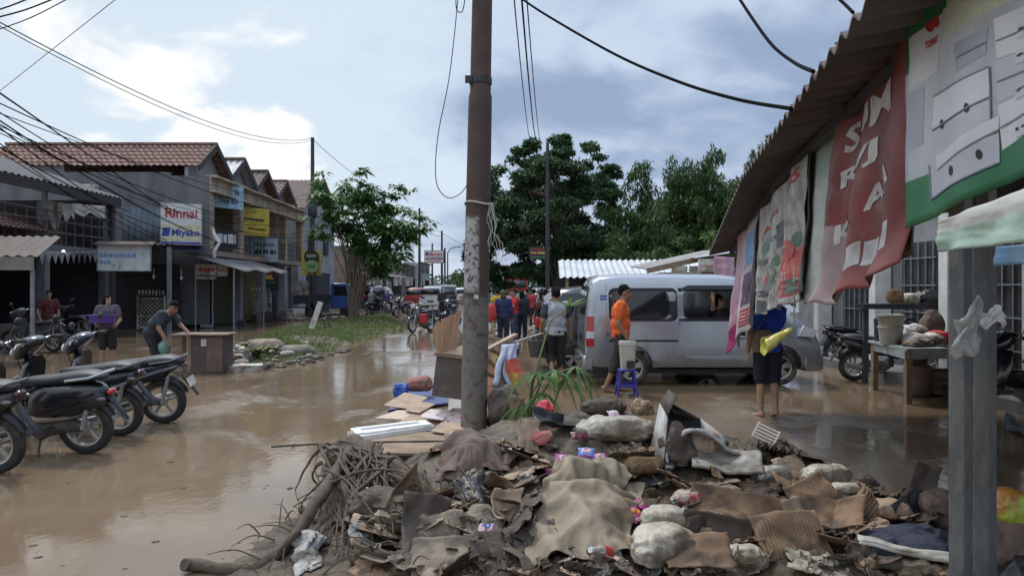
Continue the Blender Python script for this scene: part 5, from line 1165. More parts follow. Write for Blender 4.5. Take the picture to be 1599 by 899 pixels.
# man in blue, from behind
person('person in a royal blue T-shirt and navy shorts walking away, head behind the banners',(gx(1199,9.75),9.75,-.03),R(186),dict(knL=(.09,-.02,.50),anR=(-.06,.10,.11),toeR=(-.07,-.06,.03),knR=(-.08,.0,.5),wrL=(.26,-.02,.86),elL=(.25,.05,1.10),elR=(-.2,-.12,1.12),wrR=(-.08,-.26,1.12),hnL=(-1,0,0)),cloth('royal_blue_shirt',(.02,.075,.50),(.016,.055,.40)),cloth('navy_shorts',(.012,.014,.03),(.016,.018,.032)),hi=2,skin=M_skin2,build=1.04,scale=1.0)
bg_=thing('shoulder_bag','tan shoulder bag slung over the back of the person in royal blue','bag',(gx(1199,9.75)-.13,9.75-.175,1.0),R(4))
m=MB(); m.loft([[V((x*k,y*d,z)) for x,y in rrect(1,1,.3,3)] for z,k,d in((-.17,.20,.09),(-.15,.27,.13),(.0,.27,.13),(.10,.24,.11),(.13,.18,.06))]); m.build('pouch',cloth('tan_canvas',(.24,.19,.13),(.17,.13,.09)),bg_,smooth=60,sub=1)
m=MB(); m.tube([(-.08,-.0,.12),(.02,.02,.25),(.14,.06,.40),(.20,.14,.44)],.016,6,flat=.4); m.build('strap',MATS['tan_canvas'],bg_)
# grey vest walker, from behind
person('person in a pale grey top with dark sleeves walking away with a bucket',(gx(868,13.1),13.1,-.02),R(190),dict(elL=(.24,.02,1.10),wrL=(.25,-.10,.88),elR=(-.25,-.02,1.12),wrR=(-.28,-.06,.90),knL=(.09,-.06,.50),anL=(.10,.20,.22),toeL=(.10,.18,.05),anR=(-.1,-.02,.085),knR=(-.10,-.05,.49),hiL=(.09,0,.9)),cloth('pale_grey_top',(.36,.37,.40),(.28,.29,.31)),MATS['black_cloth'],hi=2,legs='half',sleevem=cloth('dark_sleeve',(.045,.05,.065)),build=1.08,belly=.02)
m=MB(); m.lathe([(.0,0),(.12,0),(.155,.27),(.165,.275),(.15,.27),(.115,.015),(0,.015)],(0,0,0),'z',20); b=thing('bucket','dark bucket carried by the person in the pale grey top','bucket',(gx(838,13.05),13.05,.46)); m.build('pail',mat('dark_plastic_pail',(.06,.06,.065),(.04,.04,.045),r=.5),b)
m=MB(); m.tube([(-.155,0,.26),(-.12,0,.40),(0,0,.46),(.12,0,.40),(.155,0,.26)],.006,6); m.build('bucket_handle',M_steel,b)
m=MB(); m.tube([at(846,520,13.0)-V((0,0,0)),at(800,535,13.2)],.012,8); tag(m.build('white_pole',M_white),'thin white pole held out by the person in the pale grey top','pole')
# group in the road
person('woman in a navy top with a dark headscarf, seen from behind',(gx(786,22.3),22.3,-.1),R(175),{},cloth('navy_top',(.018,.03,.10),(.014,.022,.075)),cloth('navy_trousers',(.014,.018,.035)),'long','long',1,hat=(cloth('dark_scarf',(.03,.03,.035),(.12,.09,.02)),'hood'),build=1.12,hair=None)
m=MB(); m.ell((0,0,0),(.17,.13,.26),16,12,fn=lambda p:p*(1+.2*nz(p,9,1))); tag(m.build('red_bag',mat('red_bag',(.5,.03,.04)),loc=(gx(767,22.1),22.1,.93)),'red bag hung on the arm of the navy-clad woman','bag')
person('man in a red T-shirt turned left in the middle of the road',(gx(803,24.5),24.5,-.12),R(-70),dict(elL=(.24,-.1,1.14),wrL=(.15,-.30,1.12),elR=(-.24,-.05,1.12),wrR=(-.15,-.28,1.0)),cloth('red_shirt',(.45,.025,.03),(.36,.02,.025)),cloth('blue_jeans',(.03,.05,.10),(.022,.035,.07)),legs='long',hi=1,scale=1.03)
person('person in all dark clothes standing just right of the red T-shirt man',(gx(815,24.9),24.9,-.12),R(160),{},cloth('dark_blue_shirt',(.02,.025,.045)),MATS['navy_trousers'],'long','long',1,hair='long')
crowd=[(776,30,'person in a yellow shirt behind the navy-clad woman',(.55,.40,.03),(.03,.03,.04),'short',200),(797,29,'person in a pale pink top beside the red T-shirt man',(.5,.32,.36),(.04,.04,.06),'short',10),(833,33,'person in a red shirt walking away farther down the road',(.42,.03,.035),(.02,.025,.05),'short',175),(823,37,'person in a black shirt farther down the road',(.025,.025,.03),(.03,.03,.04),'short',170),(841,35,'child-sized person in orange near the roadside pole',(.55,.16,.03),(.03,.03,.05),'short',180),(852,31,'person in dark brown clothes by the roadside pole',(.08,.05,.04),(.03,.03,.035),'long',120),(765,36,'person in a teal shirt partly behind the rusty pole',(.04,.16,.20),(.03,.03,.04),'short',190),(813,44,'person in white far down the road',(.5,.5,.5),(.05,.05,.07),'short',0),(846,50,'person in a maroon shirt far down the road',(.16,.02,.03),(.03,.03,.04),'short',0),(787,50,'person in a blue shirt far down the road',(.05,.10,.3),(.03,.03,.04),'short',0),(729,40,'person in a tan top beside the far motorbike',(.30,.2,.12),(.05,.04,.04),'long',0),(690,49,'person in a dark jacket between the far cars',(.03,.03,.04),(.03,.03,.04),'long',0),(826,58,'person in a green shirt in front of the fire engine',(.04,.18,.08),(.03,.03,.04),'short',0)]
for k,(px,Y,l,c1,c2,sl,rz) in enumerate(crowd):
    person(l,(gx(px,Y),Y,-.08),R(rz),dict(elL=(.24,-.06,1.12),wrL=(.22,-.2,.93),anR=(-.1,.12,.1),toeR=(-.1,-.03,.03)) if k%2 else {},cloth('crowd_shirt_%d'%k,c1),cloth('crowd_trousers_%d'%(k%3),c2),sl,'long' if k%3 else 'short',0,hair='long' if k%4==1 else 'short',scale=.8 if k==4 else 1)
# riders
rid=dict(pel=(0,.1,.80),wai=(0,.08,.97),che=(0,.02,1.15),nek=(0,-.03,1.32),hed=(0,-.05,1.45),shL=(.17,-.02,1.27),shR=(-.17,-.02,1.27),elL=(.25,-.22,1.08),wrL=(.27,-.44,1.03),elR=(-.25,-.22,1.08),wrR=(-.27,-.44,1.03),hiL=(.10,.08,.78),hiR=(-.10,.08,.78),knL=(.16,-.30,.72),knR=(-.16,-.30,.72),anL=(.14,-.22,.33),anR=(-.14,-.22,.33),toeL=(.14,-.38,.29),toeR=(-.14,-.38,.29))
def rider(px,Y,rz,l,c1,hat,off=.25):
    d=V((math.cos(R(rz)),math.sin(R(rz)),0)); loc=V((gx(px,Y),Y,0))+d*off
    person(l,loc,R(rz+90),rid,c1,MATS['black_cloth'],'long','long',1,hat=hat,hair=None)
rider(603,45,80,'rider in a purple jacket and pale helmet on a white scooter',cloth('purple_jacket',(.055,.05,.16),(.04,.036,.12)),(mat('pale_helmet',(.6,.6,.58),(.5,.15,.1),r=.3,sc=2),'cap'))
rider(576,43,70,'rider in a white headscarf on a dark scooter',cloth('grey_jacket',(.2,.2,.22)),(cloth('white_scarf',(.6,.6,.6)),'hood'))
# passenger in the van, waving out of the open window
person('woman passenger waving a raised open hand from the van window',(vx0+2.38,VY+.52,.20),R(22),dict(elR=(-.26,-.20,1.10),wrR=(-.33,-.30,1.235),hdR=(-.08,-.05,1),hnR=(0,-1,0),hsR=-1,curlR=.08,shL=(.16,0,1.02),shR=(-.16,0,1.02),che=(0,0,.92),wai=(0,0,.76),nek=(0,0,1.08),hed=(0,-.015,1.21),elL=(.22,-.02,.82),wrL=(.15,-.2,.72),look=(.45,-.85,-.05)),cloth('dark_blouse',(.03,.03,.035)),None,hi=2,skin=M_skin2,hair='bob',waistup=True)
# ---------------------------------------------------------------- trees and plants
M_bark=mat('brown_bark',(.16,.12,.09),(.09,.07,.055),r=.9,sc=6,bump=.6,bsc=20)
def leafset(mb,c,r,n,size,rng,droop=.3,asp=.45,shape=1.0,outward=.6):
    """n leaf-sized faces scattered through an ellipsoidal clump"""
    c=V(c)
    for _ in range(n):
        while 1:
            q=V((rng.uniform(-1,1),rng.uniform(-1,1),rng.uniform(-1,1)))
            if q.length<=1: break
        q*= (.55+.45*rng.random())/max(.35,q.length)**.35
        p=c+V((q.x*r[0],q.y*r[1],q.z*r[2]))
        d=(V((q.x,q.y,q.z*.4))*outward+V((rng.gauss(0,.6),rng.gauss(0,.6),rng.gauss(0,.35)-droop))).normalized()
        s=d.cross(V((rng.gauss(0,.5),rng.gauss(0,.5),1))).normalized(); n_=s.cross(d)
        l=size*rng.uniform(.6,1.35); w=l*asp
        mb.add([p-d*l*.5,p+s*w*.5+n_*w*.12,p+d*l*.5-V((0,0,l*.15)),p-s*w*.5+n_*w*.12],[(0,1,2,3)])
def tree(name,label,loc,clumps,trunk,leafm,size,dens,seed,group=None,asp=.45,droop=.3,bark=None):
    t=thing(name,label,'tree',loc,0,group); rng=random.Random(seed); mb=MB()
    for (c,r,k) in clumps: leafset(mb,c,r,int(dens*k*(r[0]*r[1]*r[2])**.67),size,rng,droop,asp)
    o=mb.build('crown',leafm,t,fixn=False,smooth=0)
    tm=MB()
    for pts,ra in trunk: tm.tube(pts,ra,9)
    tm.build('trunk',bark or M_bark,t); return t
def crownclumps(w,h,z0,n,rng,depth=None,csz=.28,top=1.0):
    """clumps filling a rounded crown outline"""
    out=[]
    for k in range(n):
        while 1:
            x,y,z=rng.uniform(-1,1),rng.uniform(-1,1),rng.uniform(-1,1)
            if .2<x*x+y*y+z*z<1: break
        s=csz*rng.uniform(.6,1.25)
        zz=z0+h*(.5+.5*z)
        out.append(((x*w/2*(1-s*.5),y*(depth or w)/2*(1-s*.5),zz),(w/2*s,(depth or w)/2*s,w/2*s*.62),rng.uniform(.7,1.2)))
    return out
def limbs(clumps,base,top,rng,n=8,r0=.3):
    tr=[([base,V(base).lerp(V(top),.5)+V((.1,.1,0)),top],[r0,r0*.75,r0*.35])]
    for c,r,k in clumps[:n]:
        s=V(base).lerp(V(top),rng.uniform(.35,.9)); e=V(c); tr.append(([s,s.lerp(e,.5)+V((0,0,.3*rng.random())),e],[r0*.35,r0*.22,r0*.08]))
    return tr
rng=random.Random(11)
# big tree beyond the van
Yt=47; k=Yt/F
cl=[]
def C(px,py,rw,rh,dy=0,dn=1.0,rd=None): # clump by photo outline
    p=at(px,py,Yt+dy); return ((p.x-gx(868,Yt),dy,p.z),(rw*k,(rd or rw)*k,rh*k),dn)
for (px,py,rw,rh,dy) in ((850,240,45,28,0),(905,245,40,22,-1),(870,222,22,16,0),(812,265,42,30,-1),(935,275,35,20,0),(955,265,18,8,0),(780,300,40,40,0),(860,290,60,36,-3),(915,310,50,34,-2),(955,312,22,22,0),(800,350,55,40,-2),(870,350,60,36,-4),(930,360,40,34,-1),(785,400,50,38,-1),(845,400,50,34,-3),(905,405,55,34,-2),(800,430,40,22,0),(850,420,60,30,2),(930,395,40,30,1),(760,350,30,40,1),(745,400,22,38,1),(965,350,14,16,0),(840,330,75,60,4),(900,340,70,55,5),(800,330,60,60,5)):
    cl.append(C(px,py,rw,rh,dy))
fine=[]
for (c,r,d) in cl:
    for j in range(11):
        a=rng.uniform(0,2*PI); e=rng.uniform(-.9,1); q=V((math.cos(a)*math.sqrt(1-e*e*.8),math.sin(a)*.9,e))
        fine.append(((c[0]+q.x*r[0]*.8,c[1]+q.y*r[1]*.6,c[2]+q.z*r[2]*.8),(r[0]*.42,r[1]*.42,r[2]*.32),1))
M_leafd=leafmat('dark_green_leaves',(.032,.070,.034),(.075,.135,.055),.3,.5)
tr=limbs(cl,(0,0,0),(0,0,8),rng,14,.38)
tree('broad_tree','huge dark green broad-crowned tree rising beyond the silver van',(gx(868,Yt),Yt,0),fine,tr,M_leafd,.31,560,5,asp=.42,droop=.25)
# bamboo grove: five separate clumps
M_bam=leafmat('bamboo_leaves',(.03,.07,.022),(.075,.13,.035),.3,.5)
def bamboo(px,Y,ytop,w,label,seed,lean=0,dens=1.0):
    rg=random.Random(seed); kk=Y/F; x0=gx(px,Y); z1=H+(449.5-ytop)*kk; t=thing('bamboo_clump',label,'bamboo',(x0,Y,0),0,'bamboo grove behind the market')
    cm=MB(); lm=MB(); nc=12
    for j in range(nc):
        a=rg.uniform(0,2*PI); rr_=w*kk*.5*rg.uniform(.1,1); hgt=z1*rg.uniform(.66,1.0) if j else z1; tip=V((math.cos(a)*rr_+lean*kk,math.sin(a)*rr_,hgt)); b0=V((math.cos(a)*rr_*.25,math.sin(a)*rr_*.25,0))
        pts=[b0.lerp(tip,s_)+V((math.cos(a),math.sin(a),0))*rr_*.35*s_*s_-V((0,0,.6*max(0,s_-.8)**2*10)) for s_ in [i/8 for i in range(9)]]
        cm.tube(pts,[.055-.005*i for i in range(9)],5)
        for i in range(2,9):
            for q in range(2): leafset(lm,pts[i]+V((rg.gauss(0,.35),rg.gauss(0,.35),rg.gauss(0,.3))),(w*kk*.17,w*kk*.17,.55),int(58*dens),.34,rg,.7,.26)
    lm.build('foliage',M_bam,t,fixn=False,smooth=0); cm.build('stems',mat('bamboo_stem',(.16,.18,.06),(.10,.12,.05),r=.6),t)
bamboo(1000,44,305,80,'low rounded bamboo clump just right of the huge broad tree',21)
bamboo(1048,50,258,70,'taller feathery bamboo clump with its tip leaning left',22,-14)
bamboo(1082,48,246,60,'tallest bamboo plume in the middle of the grove',23)
bamboo(1105,46,255,55,'narrow bamboo plume right of the tallest one',24,6)
bamboo(1145,44,280,70,'bamboo clump beside the brown lean-to roof edge',25)
bamboo(1185,52,225,50,'bamboo tip showing just above the lean-to roof edge',26)
for j,(px,Y,yt,w,l) in enumerate(((975,38,345,90,'dark bush in front of the bamboo, left'),(1045,36,352,100,'dark bush in front of the bamboo, above the shed roof'),(1115,33,360,80,'yellow-green bush beside the shacks'))):
    rg=random.Random(40+j); kk=Y/F; hz_=H+(449.5-yt)*kk; cc=crownclumps(w*kk,hz_*.85,hz_*.12,16,rg,w*kk,.5)
    tree('shrub',l,(gx(px,Y),Y,0),cc,[([(0,0,0),(0,0,hz_*.6)],[.12,.05])],M_bam if j<2 else leafmat('bright_leaves',(.05,.10,.02),(.11,.17,.035),.35),.3,230,50+j,asp=.35,droop=.4)
# leafy young tree on the verge: limbs with leaf rosettes
Yt=37.0; kk=Yt/F; ox=gx(550,Yt); M_lf=leafmat('fresh_green_leaves',(.045,.115,.03),(.11,.22,.06),.42,.42)
t=thing('leafy_tree','young leafy tree with several thin trunks on the grass verge','tree',(ox,Yt,0)); rg=random.Random(8); lm=MB(); tm=MB()
ends=[(505,283),(520,300),(530,275),(560,285),(575,278),(590,300),(625,302),(640,330),(668,343),(650,360),(600,330),(560,320),(535,340),(505,350),(515,330),(545,360),(575,370),(605,375),(625,385),(575,405),(600,410),(590,345),(560,345),(615,350),(578,310),(532,312),(508,310),(610,315),(640,345),(590,395),(630,360),(555,380),(610,392)]
roots=[(-.12,0,0),(.03,.05,0),(.10,-.05,0),(-.02,-.08,0)]
for j,(px,py) in enumerate(ends):
    p=at(px,py,Yt); e=V((p.x-ox,rg.uniform(-2.0,2.0),p.z)); s=V(roots[j%4]); mid=V((e.x*.25,e.y*.25,max(1.6,e.z*.5)))
    tm.tube([s,s.lerp(mid,.6)+V((.05,0,.1)),mid,mid.lerp(e,.6)+V((0,0,.15)),e],[.04,.034,.03,.02,.010],6)
    for q in range(9):
        c=e.lerp(mid,.12*(q%3))+V((rg.gauss(0,.24),rg.gauss(0,.3),rg.gauss(-.12,.24)))
        # rosette of long drooping leaves
        for i in range(15):
            a=rg.uniform(0,2*PI); d=V((math.cos(a),math.sin(a),rg.uniform(-.35,.4))); d.normalize(); sd_=d.cross(V((0,0,1))).normalized(); l=rg.uniform(.32,.6); w=l*.34; b0=c+d*.08
            lm.add([b0,b0+d*l*.5+sd_*w*.5+V((0,0,.03)),b0+d*l-V((0,0,l*.28)),b0+d*l*.5-sd_*w*.5+V((0,0,.03))],[(0,1,2,3)])
    if j%2==0:
        leafset(lm,mid.lerp(e,.7),(.5,.5,.4),80,.34,rg,.3,.4)
lm.build('crown',M_lf,t,fixn=False,smooth=0); tm.build('trunk',mat('pale_bark',(.24,.19,.14),(.15,.12,.09),r=.9,sc=7,bump=.4),t)
# far greenery at the end of the street
for j,(px,Y,yt,w,l) in enumerate(((735,125,418,70,'far green tree left of the rusty pole, end of the street'),(770,110,425,60,'far tree behind the rusty pole'),(718,105,428,26,'bright green bush beside the far street lamp'),(795,135,420,60,'far tree above the fire engine'),(830,150,428,50,'far hazy tree right of the fire engine'),(870,120,425,60,'far dark tree behind the roadside pole'),(640,130,425,60,'far tree above the shop roofs'))):
    rg=random.Random(60+j); kk=Y/F; hz_=H+(449.5-yt)*kk; cc=crownclumps(w*kk,hz_*.9,hz_*.1,22,rg,w*kk,.42)
    tree('street_tree',l,(gx(px,Y),Y,0),cc,[([(0,0,0),(0,0,hz_*.6)],[.25,.1])],M_leafd if j!=2 else MATS['bright_leaves'],.5,60,70+j,asp=.5)
# far wood closing the horizon: reads as one mass
rg=random.Random(99); fm=MB()
for j in range(150):
    x=-230+j*3.4; Y=rg.uniform(215,260); h=rg.uniform(5,9.5); leafset(fm,(x,Y,h*.5),(4,4,h*.6),70,1.5,rg,.2,.6)
tag(fm.build('far_wood',leafmat('far_leaves',(.04,.075,.045),(.075,.11,.06),.3),fixn=False,smooth=0),'far low green wood along the horizon','wood',kind='stuff')
# ---------------------------------------------------------------- grass verge
def vz(s,t):   # s along, t across 0..1
    return .16*math.sin(PI*t)**.6*(1-max(0,.12-s)/.12)*(1-max(0,s-.93)/.07)
VA=[gnd(372,577),gnd(470,566),gnd(560,535),gnd(640,515)]; VB=[gnd(372,545),gnd(450,513),gnd(520,502),gnd(600,487)]
def vpt(s,t):
    def ln(P,s): s*=3; i=min(2,int(s)); return P[i].lerp(P[i+1],s-i)
    p=ln(VA,s).lerp(ln(VB,s),t); p.z=-.03+1.0*vz(s,t)+.04*nz(p,.9); return p
mb=MB(); mb.grid(vpt,60,16); struct(mb.build('verge_soil',mat('verge_soil',(.13,.10,.07),(.08,.065,.045),r=.9,sc=2,bump=.8,bsc=8)))
rg=random.Random(5); gm=MB()
for j in range(15000):
    s=rg.random(); t_=rg.random(); p=vpt(s,t_)
    if nz(p,.45,3)<-.05 and rg.random()<.85: continue
    if t_<.1 and rg.random()<.5: continue
    h=rg.uniform(.06,.20)*(.8+.5*nz(p,.6,9)); a=rg.uniform(0,2*PI); d=V((math.cos(a),math.sin(a),0)); w=.013+.012*p.y/30; sd_=V((-d.y,d.x,0))*w
    gm.add([p-sd_,p+sd_,p+d*h*.35+V((0,0,h*.75))+sd_*.6,p+d*h*.9+V((0,0,h*.8))],[(0,1,2,3)])
tag(gm.build('grass',leafmat('verge_grass',(.10,.14,.04),(.22,.25,.10),.3,.6),fixn=False,smooth=0),'green grass growing on the verge between the lanes','grass',kind='stuff')
# plants around
def fern(px,Y,h,label,seed,n=16,m=None):
    rg=random.Random(seed); mb=MB(); 
    for j in range(n):
        a=rg.uniform(0,2*PI); d=V((math.cos(a),math.sin(a),0)); L_=h*rg.uniform(.6,1.1); pts=[d*L_*.6*s_**1.3+V((0,0,L_*(s_-.45*s_*s_))) for s_ in (0,.25,.5,.75,1)]; sd_=V((-d.y,d.x,0))
        for i in range(4):
            w0,w1=(.02,.045,.04,.03,.004)[i],(.02,.045,.04,.03,.004)[i+1]; mb.add([pts[i]-sd_*w0,pts[i]+sd_*w0,pts[i+1]+sd_*w1,pts[i+1]-sd_*w1],[(0,1,2,3)])
    return tag(mb.build('grass_tuft',m or MATS['verge_grass'],loc=(gx(px,Y),Y,.05),fixn=False),label,'grass tuft')
fern(400,16.8,.5,'tall grass tuft at the near end of the verge beside the rubble',1,60)
fern(425,17.6,.45,'second grass tuft behind the rubble heap',2,50)
fern(375,19.5,.4,'sparse grass tuft near the white lattice gate',3,24)
import numpy as np
# ---------------------------------------------------------------- debris mound and everything dumped on it
def G(X,Y,cx,cy,sx,sy): return math.exp(-((X-cx)/sx)**2-((Y-cy)/sy)**2)
def mh0(X,Y):
    return .67*G(X,Y,.75,6.0,1.15,1.05)+.30*G(X,Y,-.50,5.5,.72,1.3)+.26*G(X,Y,.5,4.2,1.7,1.1)+.32*G(X,Y,1.95,5.5,.62,.75)+.20*G(X,Y,2.45,4.6,.7,.8)+.12*G(X,Y,2.6,3.7,.8,.7)+.16*G(X,Y,.1,7.2,.55,.7)-.05
def mh(X,Y):
    h=mh0(X,Y); p=V((X,Y,0)); k=min(1,max(0,(h+.05)/.12))
    return h+k*(.07*nz(p,2.2,1)+.035*nz(p,6,4)+.022*nz(p,15,7)+.016*abs(nz(p,31,2))-.01)
def hit(px,py,lift=0):
    Y=3.0
    while Y<12:
        p=at(px,py,Y)
        if p.z<=max(mh0(p.x,Y),0)+lift: 
            return V((p.x,Y,max(mh(p.x,Y),0)))
        Y+=.015
    return gnd(px,py)
def gz(px,py,z): Y=(H-z)*F/(py-449.5); return V((gx(px,Y),Y,z))
M_mud=mat('dark_wet_mud',(.055,.040,.027),(.135,.102,.070),r=.75,r2=.32,sc=7,bump=1,bsc=45,spec=.35)
mb=MB(); x0,x1,y0,y1=-2.3,4.2,3.0,8.6; st=.021
mb.grid(lambda u,v:V((x0+(x1-x0)*u,y0+(y1-y0)*v,mh(x0+(x1-x0)*u,y0+(y1-y0)*v)-.012)),int((x1-x0)/st),int((y1-y0)/st))
MG=np.array([v[2] for v in mb.v]).reshape(int((x1-x0)/st)+1,int((y1-y0)/st)+1); MGb=(x0,x1,y0,y1)
struct(mb.build('debris_mud_mound',M_mud,fixn=False,smooth=180))
M_sackb=mat('muddy_beige_tarp',(.27,.215,.16),(.165,.125,.09),r=.75,sc=5,bump=.6,bsc=18,mud=.38,mudc=(.085,.066,.05))
M_cardb=mat('wet_cardboard',(.29,.185,.112),(.17,.105,.066),r=.85,sc=7,bump=.3,mud=.34,mudc=(.06,.046,.035))
M_cardl=mat('pale_cardboard',(.42,.31,.22),(.30,.21,.145),r=.85,sc=5,mud=.16,mudc=(.16,.12,.09))
M_cardk=mat('dark_soaked_cardboard',(.10,.072,.054),(.055,.041,.032),r=.7,sc=8,bump=.5)
M_poly=mat('dirty_polysack',(.48,.44,.37),(.30,.24,.17),r=.42,sc=5,bump=.6,bsc=30,mud=.5,mudc=(.13,.10,.07))
M_foam=mat('white_foam',(.74,.74,.73),(.64,.63,.60),r=.7,sc=5,mud=.06)
M_clear=mat('cloudy_plastic_film',(.40,.39,.37),(.22,.195,.17),r=.2,sc=9,bump=.9,bsc=26,mud=.35,mudc=(.10,.078,.056))
M_root=mat('muddy_root_bark',(.125,.092,.064),(.065,.048,.035),r=.85,sc=9,bump=.8,bsc=30)
M_pinkp=mat('magenta_packet',(.42,.05,.19),(.30,.05,.2),r=.3,sc=20); M_pnk2=mat('pale_pink_print',(.62,.42,.48),(.55,.30,.38),r=.35,sc=25)
M_bpk=mat('blue_packet',(.06,.12,.42),(.1,.2,.5),r=.3,sc=20); M_opk=mat('orange_packet_edge',(.65,.22,.05),r=.35)
M_jeans=mat('soaked_navy_cloth',(.025,.03,.06),(.045,.05,.08),r=.8,sc=8,bump=.6,bsc=30)
M_brcl=mat('brown_cloth',(.155,.105,.085),(.10,.068,.055),r=.85,sc=4,bump=.4,bsc=25)
def drape(name,label,cat,cor,m,lift=.03,bulge=0,amp=.02,n=(26,20),fr=3,seed=0,thick=.006,group=None,ragged=.0,onz=None):
    P=[hit(*c) if onz is None else gz(*c,onz) for c in cor]; o=(P[0]+P[1]+P[2]+P[3])/4
    def fn(u,v):
        a=u+ragged*nz(V((v*5,seed,0))) if u in(0,1) else u
        b=v+ragged*nz(V((u*5,seed,9))) if v in(0,1) else v
        p=P[0].lerp(P[1],a).lerp(P[3].lerp(P[2],a),b); z=(max(mh0(p.x,p.y),0) if onz is None else onz)+lift
        q=V((p.x,p.y,0)); w=abs(nz(q,fr*1.3,seed)); en=math.sin(PI*min(1,max(0,u)))*math.sin(PI*min(1,max(0,v))); z+=bulge*en+amp*(.35+.65*en)*(2.6*(crease(q,seed*7+3,fr*1.5)-.4)+1.2*(crease(q,seed*5+1,fr*4.5)-.4)+.3*nz(q,fr*5,seed+5))+en*folds(V((p.x-o.x,p.y-o.y,0)),seed,6,amp*.9,.02)
        e=min(u,1-u,v,1-v)
        z-=(lift+.02)*max(0,1-e/.10)**2
        return V((p.x+amp*.8*nz(q,fr*2.5,seed+8),p.y+amp*.8*nz(q,fr*2.5,seed+3),z))-o
    mb=MB(); mb.grid(fn,*n); ob=mb.build(name,m,loc=o,solid=thick,smooth=28,fixn=False); return tag(ob,label,cat,group)
FOLD={}
def folds(q,seed,n=5,a=.03,w=.022):
    if seed not in FOLD:
        r=random.Random(seed+900); FOLD[seed]=[(r.uniform(0,PI),r.uniform(-.35,.35),r.uniform(.5,1),r.uniform(.6,1.6)) for _ in range(n)]
    h=0
    for an,c,k,ww in FOLD[seed]:
        d=q.x*math.cos(an)+q.y*math.sin(an)-c+.10*nz(q,2.1,an*3); h+=k*a*math.exp(-(d/(w*ww))**2)
    return h
def mgz(X,Y):
    a=np.clip((X-MGb[0])/(MGb[1]-MGb[0])*(MG.shape[0]-1),0,MG.shape[0]-1.001); b=np.clip((Y-MGb[2])/(MGb[3]-MGb[2])*(MG.shape[1]-1),0,MG.shape[1]-1.001)
    i=a.astype(int); j=b.astype(int); f=a-i; g=b-j
    return np.maximum((MG[i,j]*(1-f)+MG[i+1,j]*f)*(1-g)+(MG[i,j+1]*(1-f)+MG[i+1,j+1]*f)*g,0)
def pbd(P,E,L,W,coll,it=110,g=.0008):
    """relax a sheet whose cloth is longer than its outline: it buckles into folds"""
    n=len(P); I,J=E[:,0],E[:,1]; cnt=np.bincount(I,minlength=n)+np.bincount(J,minlength=n); cnt=np.maximum(cnt,1)[:,None]
    for k in range(it):
        P[:,2]-=g; d=P[J]-P[I]; l=np.sqrt((d*d).sum(1))+1e-9; c=(d*((l-L)/l*.5*W)[:,None])
        A=np.stack([np.bincount(I,c[:,q],n)-np.bincount(J,c[:,q],n) for q in range(3)],1); P+=A/cnt*2.2
        coll(P)
    return P
def gedges(nu,nv,bend):
    id_=np.arange((nu+1)*(nv+1)).reshape(nu+1,nv+1); es=[];ws=[]
    for a,b,w in((id_[:-1],id_[1:],1),(id_[:,:-1],id_[:,1:],1),(id_[:-1,:-1],id_[1:,1:],.7),(id_[1:,:-1],id_[:-1,1:],.7),(id_[:-2],id_[2:],bend),(id_[:,:-2],id_[:,2:],bend)):
        es.append(np.stack([a.ravel(),b.ravel()],1)); ws.append(np.full(a.size,float(w)))
    return np.concatenate(es),np.concatenate(ws)
def smooth_noise(P,s,seed): return np.array([nz(p,s,seed) for p in P])
def drape(name,label,cat,cor,m,lift=.03,bulge=0,amp=.02,n=(26,20),fr=3,seed=0,thick=.005,group=None,slack=1.3,bend=.5,it=130,sub=0):
    C_=[hit(*c) for c in cor]; o=(C_[0]+C_[1]+C_[2]+C_[3])/4; nu,nv=n
    def fn(u,v): p=C_[0].lerp(C_[1],u).lerp(C_[3].lerp(C_[2],u),v); return p
    P=np.array([fn(i/nu,j/nv) for i in range(nu+1) for j in range(nv+1)],float); uv=np.array([(i/nu,j/nv) for i in range(nu+1) for j in range(nv+1)])
    E,W=gedges(nu,nv,bend); L=np.sqrt(((P[E[:,1]]-P[E[:,0]])**2).sum(1))*slack
    base=bulge*(np.sin(PI*uv[:,0])*np.sin(PI*uv[:,1]))**1.2
    ctr=np.array([o.x,o.y]); base=base+np.array([folds(V((p[0]-ctr[0],p[1]-ctr[1],0)),seed,6,amp*1.3,.05) for p in P])*np.clip(base*12+.3,0,1)
    P[:,2]=mgz(P[:,0],P[:,1])+lift+base+.07*smooth_noise(P,3.2,seed)+.03*smooth_noise(P,13,seed+3); P[:,:2]+=.012*np.stack([smooth_noise(P,9,seed+5),smooth_noise(P,9,seed+8)],1)
    def coll(P): P[:,2]=np.maximum(P[:,2],mgz(P[:,0],P[:,1])+.012+base*.85)
    pbd(P,E,L,W,coll,it,.0003); P-=np.array(o)
    mb=MB(); mb.add([tuple(p) for p in P],[(i*(nv+1)+j,(i+1)*(nv+1)+j,(i+1)*(nv+1)+j+1,i*(nv+1)+j+1) for i in range(nu) for j in range(nv)])
    return tag(mb.build(name,m,loc=o,solid=thick,smooth=50 if not sub else 180,fixn=False,sub=sub),label,cat,group)
def lump(name,label,cat,px,py,L_,W_,H_,yaw,m,seed=0,wr=.10,lift=.35,group=None,pitch=0,roll=0,e=.75,at_=None):
    p=at_ or hit(px,py); mb=MB()
    def f(q):
        s=V((math.copysign(abs(q.x/(L_/2))**e,q.x)*L_/2,math.copysign(abs(q.y/(W_/2))**e,q.y)*W_/2,q.z))
        k=1+wr*(.9*nz(q,3.2/max(.12,L_),seed)+2.0*(crease(q,seed,2.6/max(.1,L_))-.45)+1.3*(crease(q,seed+11,7/max(.1,L_))-.45))
        return V((s.x*k,s.y*k,s.z*k))
    mb.ell((0,0,0),(L_/2,W_/2,H_/2),*((32,20) if L_>.2 else (16,10)),fn=f)
    return tag(mb.build(name,m,smooth=26,loc=p+V((0,0,H_*lift)),rot=(roll,pitch,R(yaw))),label,cat,group)
